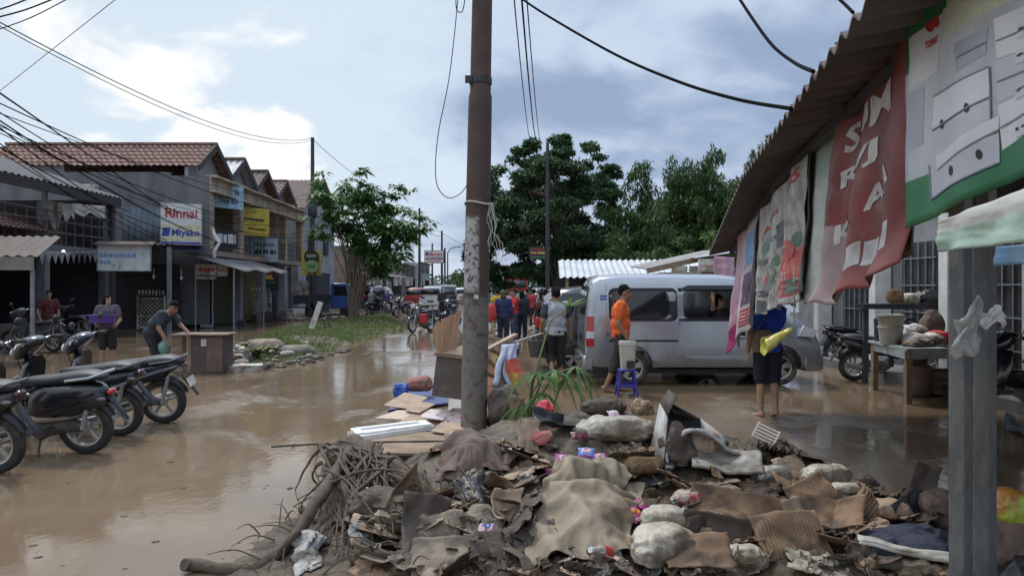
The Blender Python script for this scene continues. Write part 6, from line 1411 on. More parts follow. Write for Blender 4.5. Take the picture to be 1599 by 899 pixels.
SKT={}
def sack(name,label,cat,px,py,L_,W_,H_,yaw,m,seed=0,wr=.10,lift=.35,group=None,pitch=0,roll=0,e=.75,at_=None):
    """loose fabric relaxed over its contents: wrinkled bag"""
    p=at_ or hit(px,py); nu,nv=52,30
    mb=MB(); mb.ell((0,0,0),(1,1,1),nu,nv); F_=mb.f
    if nu not in SKT:
        es=set()
        for f in F_:
            for a,b in zip(f,f[1:]+f[:1]): es.add((min(a,b),max(a,b)))
            if len(f)==4: es.add((min(f[0],f[2]),max(f[0],f[2]))); es.add((min(f[1],f[3]),max(f[1],f[3])))
        SKT[nu]=np.array(sorted(es))
    E=SKT[nu]; U=np.array(mb.v,float)
    # pillow: axis x, ends pinched into seams
    th=U/np.sqrt((U*U).sum(1))[:,None]; sh=lambda a,ee: np.sign(a)*np.abs(a)**ee
    X=sh(th[:,2],.62); r_=np.sqrt(th[:,0]**2+th[:,1]**2)+1e-9; r2=r_**.62; cy,cz=th[:,0]/r_,th[:,1]/r_
    B=np.stack([X*L_/2,sh(cy,.8)*r2*W_/2,sh(cz,.9)*r2*H_/2*(1-.45*np.abs(X)**3)],1)
    rn=np.array([1+wr*1.1*nz(q,2.4/max(.12,L_),seed) for q in B]); B=B*rn[:,None]
    P=B.copy()*1.03; D=B[E[:,1]]-B[E[:,0]]; sl=1.16+min(.2,wr*.6); L=np.sqrt((D*D).sum(1))*sl; W=np.ones(len(E))
    P+=.03*L_*np.stack([smooth_noise(B,9/max(.1,L_),seed+k) for k in (1,4,7)],1)
    bl=np.sqrt((B*B).sum(1)); bd=B/bl[:,None]
    def coll(P):
        l=(P*bd).sum(1); lo=bl*.98; hi=bl*1.16; t=np.clip(l,lo,hi)-l; P+=bd*t[:,None]; P[:,2]=np.maximum(P[:,2],-H_*.42)
    pbd(P,E,L,W,coll,70,.0)
    for _ in range(1):
        A=np.zeros_like(P); c_=np.zeros(len(P)); np.add.at(A,E[:,0],P[E[:,1]]); np.add.at(A,E[:,1],P[E[:,0]]); np.add.at(c_,E[:,0],1); np.add.at(c_,E[:,1],1); P=.55*P+.45*A/c_[:,None]
    mb.v=[tuple(q) for q in P]
    return tag(mb.build(name,m,smooth=80,loc=p+V((0,0,H_*lift)),rot=(roll,pitch,R(yaw))),label,cat,group)
PROTO=[]
def crumpled(seed,asp=1.0,slack=1.5,bend=.2,n=22):
    mb=MB(); P=np.array([((i/n-.5)*asp,j/n-.5,0) for i in range(n+1) for j in range(n+1)],float)
    edge=np.minimum.reduce([np.arange(n+1)[:,None]+0*np.arange(n+1),n-np.arange(n+1)[:,None]+0*np.arange(n+1),np.arange(n+1)[None,:]+0*np.arange(n+1)[:,None],n-np.arange(n+1)[None,:]+0*np.arange(n+1)[:,None]]).ravel()==0
    P[edge,:2]+=.10*np.stack([smooth_noise(P[edge],3,seed),smooth_noise(P[edge],3,seed+5)],1)
    E,W=gedges(n,n,bend); L=np.sqrt(((P[E[:,1]]-P[E[:,0]])**2).sum(1)); P[:,:2]/=slack; P[:,2]=.25*smooth_noise(P,3,seed)+.12*smooth_noise(P,7,seed+2)
    def coll(P): P[:,2]=np.maximum(P[:,2],-.05)
    pbd(P,E,L,W,coll,90,.002); mb.add([tuple(p) for p in P],[(i*(n+1)+j,(i+1)*(n+1)+j,(i+1)*(n+1)+j+1,i*(n+1)+j+1) for i in range(n) for j in range(n)])
    return mb
def card(name,label,cat,px,py,w,h,rot,m,curl=0.0,fold=None,lift=.03,seed=0,corru=False,group=None,torn=.04,at_=None,thick=.006,n=16,crum=.10):
    p=at_ or hit(px,py)
    nu=int(w/.0055) if corru else n
    def fn(u,v):
        uu=u+torn*nz(V((v*6,seed,1)))*(1 if u<.01 or u>.99 else .0); vv=v+torn*nz(V((u*6,seed,5)))*(1 if v<.01 or v>.99 else 0)
        x=(uu-.5)*w; y=(vv-.5)*h; z=curl*((v-.5)**2*4-.3)*h+.02*nz(V((u*3,v*3,seed)))+crum*w*(crease(V((u*w,v*h,seed*.31)),seed,2.2/w)-.45); x+=crum*.5*w*(crease(V((u*w,v*h,9)),seed+7,2.0/w)-.45); y+=crum*.5*w*(crease(V((u*w,v*h,3)),seed+3,2.0/w)-.45)
        if fold and u>fold[0]: z+=(u-fold[0])*w*math.sin(fold[1]); x=(fold[0]-.5)*w+(u-fold[0])*w*math.cos(fold[1])
        if corru: z+=.004*(1 if (int(u*w/.011)%2) else -1)
        return V((x,y,z))
    mb=MB(); mb.grid(fn,nu,n); return tag(mb.build(name,m,loc=p+V((0,0,lift)),rot=[R(a) for a in rot],solid=thick,smooth=35,fixn=False),label,cat,group)
def packet(label,px,py,w,h,yaw,m1,m2,seed,m3=None,tilt=(0,0)):
    p=hit(px,py); w*=.85; h*=.85; t=thing('snack_packet',label,'packet',p+V((0,0,.05)),rot=(R(34+tilt[0]),R(tilt[1]),R(yaw)))
    def sh(x0,x1,y0,y1,k,dz):
        mb=MB()
        for s in(-1,1): mb.grid(lambda u,v:V((x0+(x1-x0)*u,y0+(y1-y0)*v,dz+s*k*(math.sin(PI*u)*math.sin(PI*v))**.5+.012*nz(V((u*3+x0*9,v*3+y0*9,seed))))),10,10)
        return mb
    sh(-w/2,w/2,-h/2,h/2,.016,0).build('wrapper',m1,t,fixn=False)
    sh(-w*.34,w*.34,-h*.12,h*.36,.012,.008).build('printed_label',m2,t,fixn=False)
    if m3: sh(-w*.4,w*.4,-h*.46,-h*.28,.008,.010).build('printed_strip',m3,t,fixn=False)
# ---- big tarp and cloths
drape('beige_tarp','big crumpled mud-stained beige tarp sheet at the bottom centre of the heap','tarp',[(880,735),(1005,752),(985,866),(798,885)],mat('big_tarp_canvas',(.29,.23,.16),(.195,.148,.098),r=.7,sc=4,bump=.4,bsc=26,mud=.18,mudc=(.11,.085,.062)),.05,.13,.05,(34,28),2.0,1,slack=1.14,bend=1.5,sub=2)
drape('beige_tarp','upper folded flap of beige tarp lying above the big tarp sheet','tarp',[(872,712),(1005,735),(960,775),(828,800)],MATS['big_tarp_canvas'],.05,.08,.04,(30,22),2.6,2,slack=1.25,bend=1.2,sub=2)
drape('cloth_heap','heap of brown cloth slumped against the foot of the rusty pole','cloth',[(692,694),(768,700),(795,748),(686,752)],M_brcl,.05,.12,.05,(34,28),3,31,slack=1.22,bend=1.2,sub=1)
drape('brown_cloth','brown cloth end trailing down from the pole foot towards the log','cloth',[(690,712),(770,720),(745,765),(680,752)],M_brcl,.07,.10,.06,(50,36),4,4)
drape('black_sheet','black plastic sheet crumpled below the brown cloth','sheet',[(712,748),(772,752),(760,790),(705,785)],M_blk,.05,.06,.03,(26,18),4,5)
sack('poly_sack','long cloudy white sack lying along the top of the heap beside the black carton','sack',965,678,.56,.24,.17,-8,M_poly,11,.14)
sack('poly_sack','white muddy sack with a torn end below the magenta packets','sack',1045,822,.34,.22,.16,-12,M_poly,12,.2)
sack('poly_sack','swollen white sack at the bottom of the heap, spilling brown fibre','sack',1035,868,.36,.26,.19,18,M_poly,13,.22)
sack('brown_paper_bag','squashed grey-brown paper bag standing upright left of the flattened grey carton','bag',1058,728,.20,.17,.30,10,M_cardk,14,.25,.4,roll=R(-12))
lump('fibre_clump','clump of rusty brown fibre spilled near the top of the heap','fibre',1010,735,.26,.20,.12,0,mat('rusty_fibre',(.18,.105,.05),(.09,.055,.03),r=1,sc=30,bump=1,bsc=60),15,.3)
lump('fibre_clump','straw coloured fibre clump between the white sacks','fibre',1095,850,.16,.14,.12,0,mat('straw_fibre',(.32,.23,.13),(.18,.12,.07),r=1,sc=30,bump=1,bsc=60),16,.3)
# black carton with foam ring
c=hit(1068,715); t=thing('black_carton','open black-lined white carton standing on top of the heap','carton',c+V((0,0,.02)),R(12))
def panel(nm,pts,m,th=.008):
    mb=MB(); mb.add([V(p) for p in pts],[(0,1,2,3)]); return mb.build(nm,m,t,solid=th)
M_cb=mat('black_carton_board',(.018,.018,.02),(.03,.028,.027),r=.6,sc=8); M_cw=mat('white_carton_print',(.50,.50,.49),(.36,.34,.31),r=.6,sc=10,mud=.2)
panel('side',[(-.22,-.15,-.03),(-.20,.14,.0),(-.11,.16,.36),(-.15,-.06,.30)],M_cw); panel('back',[(-.20,.14,0),(.22,.16,0),(.20,.16,.24),(-.11,.16,.36)],M_cb); panel('inner_side',[(-.212,-.15,-.03),(-.192,.135,.0),(-.1,.15,.35),(-.14,-.06,.29)],M_cb)
panel('flap',[(-.14,-.05,.31),(-.11,.16,.365),(-.03,.19,.45),(-.045,.02,.43)],M_cardk); panel('flap',[(-.05,.05,.36),(-.10,.16,.355),(.16,.17,.26),(.14,.04,.24)],M_cb); panel('side',[(.22,.16,0),(.34,-.02,-.04),(.30,.0,.14),(.20,.16,.24)],M_cw)
c2=c+V((.04,-.16,.05)); mb=MB()
def arch(u,v): a=PI*(1.12-u*1.30); r_=.185+.012*math.sin(u*17+v*5); x=.02+r_*1.08*math.cos(a)+(.30*max(0,u-.78)/.22 if u>.78 else 0); return V((x,v*.26+.03*math.sin(u*7),max(-.06,r_*math.sin(a)*(1-.25*v))+.012*nz(V((u*6,v*4,3)))))
mb.grid(arch,36,12)
tag(mb.build('plastic_lining',mat('cloudy_white_plastic',(.50,.50,.50),(.33,.31,.29),r=.35,sc=9,bump=.5,mud=.25,mudc=(.16,.125,.095)),loc=c2,rot=(0,0,R(8)),solid=.02,smooth=60,fixn=False),'curved white plastic lining bulging out of the black-lined carton','lining')
sack('stuffed_bag','round peach-coloured stuffed bag in front of the black-lined carton','bag',1092,712,.26,.2,.17,-10,mat('peach_plastic',(.46,.33,.25),(.35,.22,.15),r=.4,sc=11,bump=.8,bsc=22,mud=.15),17,.16,.6)
sack('paper_bag','crumpled tan paper bag behind the heap, left of the black carton','bag',1003,645,.26,.2,.24,20,mat('tan_paper',(.34,.24,.15),(.22,.15,.09),r=.8,sc=6,bump=.8,bsc=14,mud=.2),18,.26,.25)
sack('grey_roll','dark coiled mud-covered mat on the crest left of the tan paper bag','mat',940,650,.32,.12,.13,-12,M_cardk,19,.25,.3)
# flattened grey carton, cardboards
card('grey_carton','flattened grey plastic-wrapped carton on the right slope of the heap','carton',1135,742,.46,.38,(10,5,-14),mat('grey_wrap',(.33,.31,.28),(.19,.168,.145),r=.4,sc=7,bump=.9,bsc=14,mud=.35,mudc=(.09,.07,.05)),.04,(.62,.12),.06,20,n=26,thick=.02)
card('brown_carton','long folded brown cardboard carton below the flattened grey one','cardboard',1160,815,.62,.26,(38,4,-14),M_cardb,.25,(.6,-.35),.10,21,n=22)
card('brown_carton','soaked brown cardboard flap folded under the long carton','cardboard',1120,848,.40,.26,(60,8,-10),M_cardk,.15,None,.04,22,n=18)
card('corrugated_board','ribbed corrugated cardboard sheet tilted up on the right of the heap','cardboard',1272,800,.30,.24,(42,-14,24),M_cardb,0,None,.10,23,True)
card('corrugated_board','larger ribbed corrugated cardboard sheet at the bottom right of the heap','cardboard',1235,868,.42,.26,(48,0,16),M_cardb,.0,None,.07,24,True)
card('corrugated_board','curled ribbed cardboard strip standing at the right edge of the heap','cardboard',1352,815,.20,.42,(35,50,-20),M_cardb,-.35,None,.10,25,True)
card('torn_board','torn brown cardboard flap folded over the ribbed sheets','cardboard',1300,838,.38,.20,(40,10,-22),M_cardb,.2,(.5,.7),.13,26,n=18)
card('torn_board','pale torn cardboard flap hanging over the lower ribbed sheet','cardboard',1258,842,.26,.2,(50,-8,30),M_cardl,.1,(.45,-.7),.16,27,n=14)
card('torn_board','plain brown cardboard square above the ribbed sheets','cardboard',1300,790,.32,.26,(30,5,-12),M_cardk,.05,None,.07,28)
card('torn_board','brown cardboard sheet at the bottom edge, below the white sacks','cardboard',1090,888,.36,.2,(42,0,5),M_cardb,.05,None,.08,29)
card('torn_board','dark cardboard sheet standing on edge in the root tangle','cardboard',668,838,.30,.36,(58,12,18),M_cardk,.1,(.5,-.4),.08,30)
card('torn_board','beige muddy board lying flat at the bottom left of the tarp','cardboard',700,880,.38,.24,(38,0,6),M_sackb,.06,None,.05,31,n=18)
card('torn_board','folded pale cardboard with rippled edge under the black sheet','cardboard',692,798,.34,.10,(10,10,-8),M_cardl,.3,None,.04,32)
card('torn_board','dark upright torn cardboard with a bent tip near the steel posts','cardboard',1440,770,.16,.34,(72,18,10),M_cardk,.15,(.55,.8),.10,33,at_=hit(1442,800))
card('torn_board','black cardboard wedge at the foot of the right heap','cardboard',1425,812,.24,.2,(60,-20,30),M_blk,.1,None,.05,34)
card('torn_board','thin brown cardboard strip on the mud left of the tarp','cardboard',790,815,.2,.18,(55,20,40),M_cardl,.25,(.5,.9),.05,35)
# packets with coloured printing
packet('pink patterned snack packet lying highest on the mud slope',880,722,.11,.13,25,M_pinkp,M_pnk2,1,M_bpk)
packet('narrow pink packet leaning lower left of the pink patterned one',858,742,.08,.14,40,M_pinkp,M_pnk2,2)
packet('blue snack packet open on the mud slope',915,718,.13,.12,-10,M_bpk,M_pnk2,3,M_pinkp)
packet('purple-pink packet folded beside the blue one',938,722,.12,.10,15,M_pinkp,M_pnk2,4,M_cardl)
packet('white packet with an orange edge below the blue one',948,744,.10,.12,-12,M_pnk2,M_foam,5,M_opk)
packet('bright magenta packet with a dark moon mark at the right end of the big tarp',992,812,.12,.14,35,M_pinkp,M_opk,6,M_pnk2)
packet('magenta and cream packet folded against the magenta moon-marked one',1003,797,.11,.12,55,M_pinkp,M_cardl,7)
packet('flat white-pink packet on top of the cloudy white sack',958,662,.10,.10,20,M_pnk2,M_foam,8,M_pinkp)
packet('pink and white packet at the foot of the pole, right side',785,722,.16,.13,10,M_pnk2,M_pinkp,9,M_foam)
packet('small purple packet half buried below the beige fold',758,845,.10,.08,-15,M_pnk2,M_bpk,10)
packet('dark red wrapper on the mud above the blue packet',905,690,.14,.09,10,mat('dark_red_wrap',(.14,.02,.04),r=.35),M_cardk,12)
sack('red_plastic_bag','crumpled bright red plastic bag standing beyond the palm leaves','bag',850,655,.13,.1,.16,0,mat('bright_red_plastic',(.62,.04,.07),(.5,.03,.05),r=.3,sc=12,bump=.7,bsc=25),41,.35,.45)
sack('red_plastic_bag','pink-red packet bag with yellow and blue print below the bright red one','bag',845,690,.16,.1,.10,20,mat('red_print_plastic',(.5,.10,.12),(.35,.2,.12),r=.3,sc=16),42,.3,.4)
sack('red_mouthed_bag','muddy pale bag with a red rim on the right slope','bag',1075,790,.2,.12,.11,-15,mat('pale_bag_red_rim',(.42,.34,.28),(.42,.05,.05),r=.5,sc=7,lo=.55,hi=.6),43,.25)
sack('beige_roll','ribbed beige cloth roll beside the red-rimmed bag','cloth',1128,785,.26,.12,.12,-14,M_sackb,44,.3,.5)
card('black_board','black bent plastic sheet below the bright red bag','sheet',862,668,.30,.22,(20,15,30),M_blk,.3,None,.06,45)
card('leaning_board','pale leaning cardboard piece beside the printed red bag','cardboard',826,695,.16,.22,(70,10,20),M_cardl,.05,None,.08,46)
# right part of the heap
t=thing('egg_tray','dark grey soaked egg tray on the right shoulder of the heap','egg tray',hit(1215,712)+V((0,0,.06)),rot=(R(-18),R(10),R(-20)))
mb=MB(); n=5; q=.052
mb.grid(lambda u,v:V(((u-.5)*.28,(v-.5)*.28,.022*math.cos(u*n*2*PI)*math.cos(v*n*2*PI)+.02*nz(V((u*2,v*2,1))))),60,60); mb.build('tray',M_cardk,t,solid=.004,smooth=60)
t=thing('wire_rack','small white plastic rack stuck in the mud above the egg tray','rack',hit(1196,690)+V((0,0,.05)),rot=(R(60),R(20),R(-35)))
for k in range(5): mb=MB(); mb.bar((-.08,-.05+.025*k,0),(.08,-.05+.025*k,0),.008,.008); mb.build('bar',M_white,t)
for s in(-1,1): mb=MB(); mb.bar((s*.08,-.06,0),(s*.08,.06,0),.01,.01); mb.build('side_bar',M_white,t)
for (px,py,L_,W_,H_,yw,m,l,s) in [(1288,752,.34,.16,.14,12,M_poly,'fat yellowed white sack on the right, next to the egg tray',1),(1325,775,.26,.14,.12,-20,M_poly,'small round white sack at the water edge on the right',2),(1248,780,.22,.12,.10,50,M_clear,'shiny clear plastic roll with an orange stain near the egg tray',3),(1385,805,.26,.18,.12,0,M_cardl,'tan cloth bundle behind the navy cloth',4),(1405,848,.46,.18,.13,8,M_jeans,'upper soaked navy cloth bundle right of the ribbed boards',5),(1420,868,.44,.2,.12,-6,M_jeans,'lower soaked navy cloth bundle beside the steel posts',6),(1400,885,.46,.12,.08,-24,M_sackb,'long grey-beige cloth roll below the navy bundles',7),(1465,815,.22,.22,.2,0,M_brcl,'grey-brown bag slumped against the left steel post',8),(1462,868,.16,.12,.1,0,mat('mustard_plastic',(.40,.30,.05),(.25,.19,.05),r=.4,sc=8),'mustard plastic bag at the foot of the left steel post',9),(1352,760,.15,.12,.13,0,M_cardk,'dark cone of soaked card by the water on the right',10),(1205,760,.22,.14,.10,0,M_clear,'crumpled clear bag between the grey carton and the egg tray',11),(1215,830,.2,.14,.1,30,M_poly,'white plastic scrap bag between brown cartons',12),(1165,880,.22,.14,.12,-10,M_poly,'yellowish crushed bag at the bottom between boards',13)]:
    sack('refuse_bundle',l,'bundle',px,py,L_,W_,H_,yw,m,50+s,.22)
card('white_batten','long white board at the bottom edge beside the steel posts','board',1415,886,.46,.05,(14,4,-24),M_wm,.0,None,.10,61,thick=.025)
sack('rubber_lump','dark rounded rubber object at the right frame edge','rubber lump',1590,800,.3,.3,.34,0,M_blk,62,.12,.5,at_=V((gx(1600,3.4),3.4,.12)))
sack('orange_fruit','orange-red round fruit bag with a yellow-green top behind the right post','fruit bag',1575,800,.17,.17,.17,0,mat('orange_green_skin',(.35,.15,.03),(.32,.42,.06),r=.4,sc=4,lo=.52,hi=.6),63,.06,.5,at_=V((gx(1574,3.5),3.5,.55)))
card('black_flap','black curved rubber flap poking in at the right edge','rubber flap',1590,700,.22,.12,(40,30,20),M_blk,.3,None,0,64,at_=V((gx(1596,3.6),3.6,.95)))
sack('refuse_bundle','grey crumpled cloth at the bottom right behind the posts','bundle',1575,870,.4,.3,.3,0,M_brcl,65,.25,.5,at_=V((gx(1582,3.5),3.5,.28)))
card('torn_board','pale paper scrap under the orange fruit bag','paper',1575,838,.14,.1,(30,0,10),M_foam,.1,None,0,66,at_=V((gx(1573,3.42),3.42,.47)))
# bottle
t=thing('plastic_bottle','small clear plastic bottle with a red label at the bottom of the tarp','bottle',hit(945,875)+V((0,0,.05)),rot=(R(70),0,R(-50)))
mb=MB(); mb.lathe([(0,-.1),(.032,-.1),(.034,-.02),(.034,.05),(.015,.085),(.015,.1),(0,.1)],(0,0,0),'z',14); mb.build('bottle_body',M_clear,t); mb=MB(); mb.lathe([(.0355,-.03),(.0355,.03),(.034,.03)],(0,0,0),'z',14); mb.build('label',M_red,t); mb=MB(); mb.lathe([(0,.12),(.017,.12),(.017,.1),(0,.1)],(0,0,0),'z',10); mb.build('bottle_cap',M_white,t)
# scraps nobody would tell apart
for k in range(14):
    o_=crumpled(k*3+1,(1,1.5,.7)[k%3],(1.35,1.6,1.9)[k%3],(.1,.3,.6)[(k//3)%3]).build('proto',M_cardb,smooth=45,fixn=False); PROTO.append(o_.data); bpy.data.objects.remove(o_)
KEEP=[(905,800,100,75),(900,730,75,30),(1000,805,32,28),(785,722,28,24),(1135,750,75,40),(1275,800,50,38),(1240,865,65,38),(1085,690,75,50),(1215,705,50,28),(965,678,70,24),(1352,815,28,40),(1160,800,50,25),(640,735,80,30),(735,735,55,32),(850,670,36,36)]
rg=random.Random(77); SC=[M_cardk,M_cardb,M_clear,M_sackb,M_poly,M_cardk,M_blk,M_brcl,M_cardb,M_cardb,M_sackb,M_cardl,mat('mud_coated_plastic',(.17,.135,.105),(.09,.07,.055),r=.5,sc=9),MATS['mud_coated_plastic']]
M_scr=[]
for k in range(330):
    px=rg.uniform(560,1480); py=rg.uniform(690,905)
    p=hit(px,py)
    if mh0(p.x,p.y)<.05 or any((px-a)**2/c**2+(py-b)**2/d**2<1 for a,b,c,d in KEEP): continue
    m=SC[rg.randrange(len(SC))]; s=rg.choice((.06,.09,.12,.16,.2,.26))*rg.uniform(.8,1.2)
    lab='small mud-soaked scrap of card, cloth or plastic sticking out of the debris heap'; gr='mud-soaked scraps in the debris heap'
    if m in (M_cardk,M_cardb,M_cardl) and rg.random()<.45: card('mud_scrap',lab,'scrap',0,0,s*1.1,s*.8,(rg.uniform(0,75),rg.uniform(-40,40),rg.uniform(0,180)),m,rg.uniform(-.4,.4),(.5,rg.uniform(-1,1)),.02,k,crum=rg.uniform(.12,.35),group=gr,at_=p,n=13,torn=.10,thick=.0022)
    else:
        q=PROTO[k%len(PROTO)]; ob=bpy.data.objects.new('mud_scrap',q); COL.objects.link(ob); ob.material_slots[0].link='OBJECT'; ob.material_slots[0].material=m
        ob.location=p+V((0,0,.02)); ob.scale=(s*1.5,)*3; ob.rotation_euler=(R(rg.uniform(5,50)),R(rg.uniform(-25,25)),rg.uniform(0,6.28)); tag(ob,lab,'scrap',gr)
        mo=ob.modifiers.new('t','SOLIDIFY'); mo.thickness=.012
for k in range(46):
    px=rg.uniform(760,1460) if k<34 else rg.uniform(580,800); py=rg.uniform(690,895); p=hit(px,py)
    if mh0(p.x,p.y)<.07 or ((px-905)/95)**2+((py-805)/70)**2<1: continue
    q=PROTO[(k*5+2)%len(PROTO)]; ob=bpy.data.objects.new('soaked_sheet',q); COL.objects.link(ob); ob.material_slots[0].link='OBJECT'; ob.material_slots[0].material=(M_cardb,M_sackb,M_cardk,M_cardb,M_brcl,M_cardl)[k%6]
    s=rg.uniform(.28,.5); ob.location=p+V((0,0,.03)); ob.scale=(s,s,s*.8); ob.rotation_euler=(R(rg.uniform(5,40)),R(rg.uniform(-20,20)),rg.uniform(0,6.28)); tag(ob,'crumpled mud-soaked sheet of cardboard or cloth packed into the debris heap','sheet','crumpled sheets packed into the debris heap')
    mo=ob.modifiers.new('t','SOLIDIFY'); mo.thickness=.012
# mud clods
for k in range(80):
    px=rg.uniform(450,1500); py=rg.uniform(660,905); p=hit(px,py)
    if mh0(p.x,p.y)<.0: continue
    s=rg.uniform(.03,.10); lump('mud_clod','dark lump of wet mud on the debris heap','mud clod',0,0,s*1.3,s,s*.6,rg.uniform(0,180),M_mud,k,.5,.1,group='mud clods on the debris heap',at_=p)
# ---- roots, branches, log
def branch(name,label,cat,pts,r0,r1,m=M_root,seed=0,n=8,twigs=0,group=None,rough=.35):
    P=[V(p) for p in pts]; Q=[]; 
    for i in range(len(P)-1):
        for j in range(5):
            t_=j/5; a=P[max(0,i-1)];b=P[i];c=P[i+1];d=P[min(len(P)-1,i+2)]
            q=.5*((2*b)+(-a+c)*t_+(2*a-5*b+4*c-d)*t_*t_+(-a+3*b-3*c+d)*t_**3); Q.append(q)
    Q.append(P[-1]); o=P[0]; rr_=[(r0+(r1-r0)*i/(len(Q)-1))*(1+rough*nz(q,7,seed)) for i,q in enumerate(Q)]
    mb=MB(); mb.tube([q-o+V((nz(q,6,seed),nz(q,6,seed+2),nz(q,6,seed+4)))*r0*.5 for q in Q],rr_,n)
    return tag(mb.build(name,m,loc=o),label,cat,group)
branch('fallen_log','thick mud-caked log lying between the root tangle and the pole foot','log',[gz(548,690,.30),gz(590,722,.26),gz(640,745,.22),gz(690,755,.22)],.085,.075,seed=1,n=14)
branch('long_branch','long bare branch reaching from the root tangle down to the water at the left','branch',[gz(545,705,.40),gz(520,745,.36),gz(488,795,.26),gz(455,845,.12),gz(425,870,.06),gz(390,886,.03),gz(340,888,.02),gz(300,884,.03),gz(285,882,.05)],.042,.034,seed=2,n=10)
branch('side_branch','side branch joining the long bare branch from above','branch',[gz(470,828,.2),gz(445,850,.13),gz(420,868,.06),gz(405,880,.03)],.022,.024,seed=3)
branch('thin_stick','thin straight stick lying from the root tangle out over the water','stick',[gz(424,697,.30),gz(500,693,.32),gz(580,690,.30),gz(700,688,.24)],.010,.008,seed=4,n=6)
branch('root','stout root bending down to the mud under the tangle','root',[gz(545,705,.38),gz(553,760,.24),gz(545,800,.12),gz(520,830,.03)],.03,.022,seed=5)
branch('root','root arching to the right out of the tangle top','root',[gz(530,690,.40),gz(560,700,.36),gz(585,740,.24),gz(600,775,.14)],.025,.012,seed=6)
rg=random.Random(31)
for k in range(85):
    a=(rg.uniform(495,610),rg.uniform(688,745)); b=(rg.uniform(455,690),rg.uniform(740,875)); z0=rg.uniform(.28,.44)
    A=gz(*a,z0); B=hit(*b); Mi=A.lerp(B,.5)+V((rg.uniform(-.12,.12),rg.uniform(-.12,.12),rg.uniform(-.05,.12)))
    branch('thin_root','thin muddy root hanging in the tangle left of the pole','root',[A,A.lerp(Mi,.5)+V((0,0,.03)),Mi,B],rg.uniform(.006,.021),.004,seed=k,n=6,group='thin roots of the tangle')
for k in range(40):
    b=(rg.uniform(400,640),rg.uniform(800,895)); B=hit(*b); a=rg.uniform(0,2*PI); l=rg.uniform(.12,.35); E_=B+V((math.cos(a)*l,math.sin(a)*l,rg.uniform(.0,.14)))
    branch('twig','small twig stuck in the mud at the foot of the root tangle','twig',[B,B.lerp(E_,.5)+V((0,0,.05)),E_],.006,.002,seed=k,n=5,group='twigs around the tangle')
for k in range(30):
    px,py=rg.uniform(600,800),rg.uniform(745,830); B=hit(px,py); a=rg.uniform(0,2*PI); l=rg.uniform(.15,.4); E_=hit(px+rg.uniform(-60,60),py+rg.uniform(-30,30))+V((0,0,.03))
    branch('twig','thin dark stalk lying across the mud between log and tarp','twig',[B,B.lerp(E_,.5)+V((0,0,.08)),E_],.006,.003,seed=k,n=5,group='stalks between log and tarp')
lump('tangle_mud','dark matted root ball under the top of the tangle','root ball',540,715,.24,.22,.2,0,M_mud,71,.35,.2,at_=gz(532,725,.28))
lump('tangle_mud','matted mud and roots below the log','root ball',600,800,.4,.34,.16,0,M_mud,72,.5,.2)
drape('hanging_rag','beige rag hanging in the root tangle','rag',[(505,740),(550,738),(545,815),(515,820)],M_sackb,.10,.05,.04,(16,22),5,6)
drape('hanging_rag','pale muddy rag on the ground below the long branch','rag',[(455,845),(505,838),(500,880),(462,885)],M_clear,.03,.05,.04,(18,16),5,7)
lump('white_scrap','small white plastic scrap caught in the roots','scrap',573,782,.07,.05,.07,0,M_foam,73,.3,.8)
# ---- pallet, cardboard, foam lid behind the pole
t=thing('wooden_pallet','flat wooden platform at the left foot of the pole, dark gap beneath','platform',gz(640,700,.17))
o=t.location.copy()
def slab(nm,cor,z,th,m,par=None,label=None,cat=None,group=None,base=None,smooth=0):
    zs=z if hasattr(z,'__len__') else [z]*4; P=[gz(c[0],c[1],zz_) for c,zz_ in zip(cor,zs)]; b_=base if base is not None else (P[0]+P[1]+P[2]+P[3])/4
    mb=MB(); dn=V((0,0,-th)); mb.loft([[p-b_+dn for p in P],[p-b_ for p in P]]); ob=mb.build(nm,m,par,smooth=0,bevel=.003 if th>.01 else 0,loc=None if par else b_)
    if label: tag(ob,label,cat,group)
    return ob
for k in range(4):
    a=k/4; b=(k+.96)/4; y0_,y1_=706-34*a,706-34*b
    slab('deck_board',[(548-2*k,y0_),(722,y0_+2),(722,y1_+2),(548-2*k,y1_)],.17,.025,M_wood,t,base=o)
slab('front_beam',[(556,706.5),(720,708.5),(720,705),(556,703)],.143,.10,M_wood,t,base=o); slab('rear_beam',[(560,676),(720,676),(720,673),(560,673)],.143,.10,M_wood,t,base=o)
t=thing('foam_box_lid','white foam box lid lying muddy-edged on the wooden platform','foam lid',gz(612,668,.22)); o=t.location.copy()
slab('lid',[(560,681),(678,664),(664,655),(547,668)],.215,.05,M_foam,t,base=o); slab('rim',[(556,676.5),(571,674.5),(560,668),(549,669.5)],.235,.02,M_foam,t,base=o); slab('rim',[(662,663),(675,661),(663,655.5),(651,656.5)],.235,.02,M_foam,t,base=o); slab('rim',[(571,675),(663,662.5),(658,661),(566,673)],.235,.02,M_foam,t,base=o); slab('rim',[(561,668.5),(652,657.5),(648,656),(553,667)],.235,.02,M_foam,t,base=o)
slab('blue_tarp',[(606,640),(700,628),(700,600),(622,604)],.05,.03,mat('dull_blue_tarp',(.03,.06,.22),(.05,.06,.12),r=.6,sc=5,mud=.3),None,'blue tarp edge spread under the flattened cardboards','tarp')
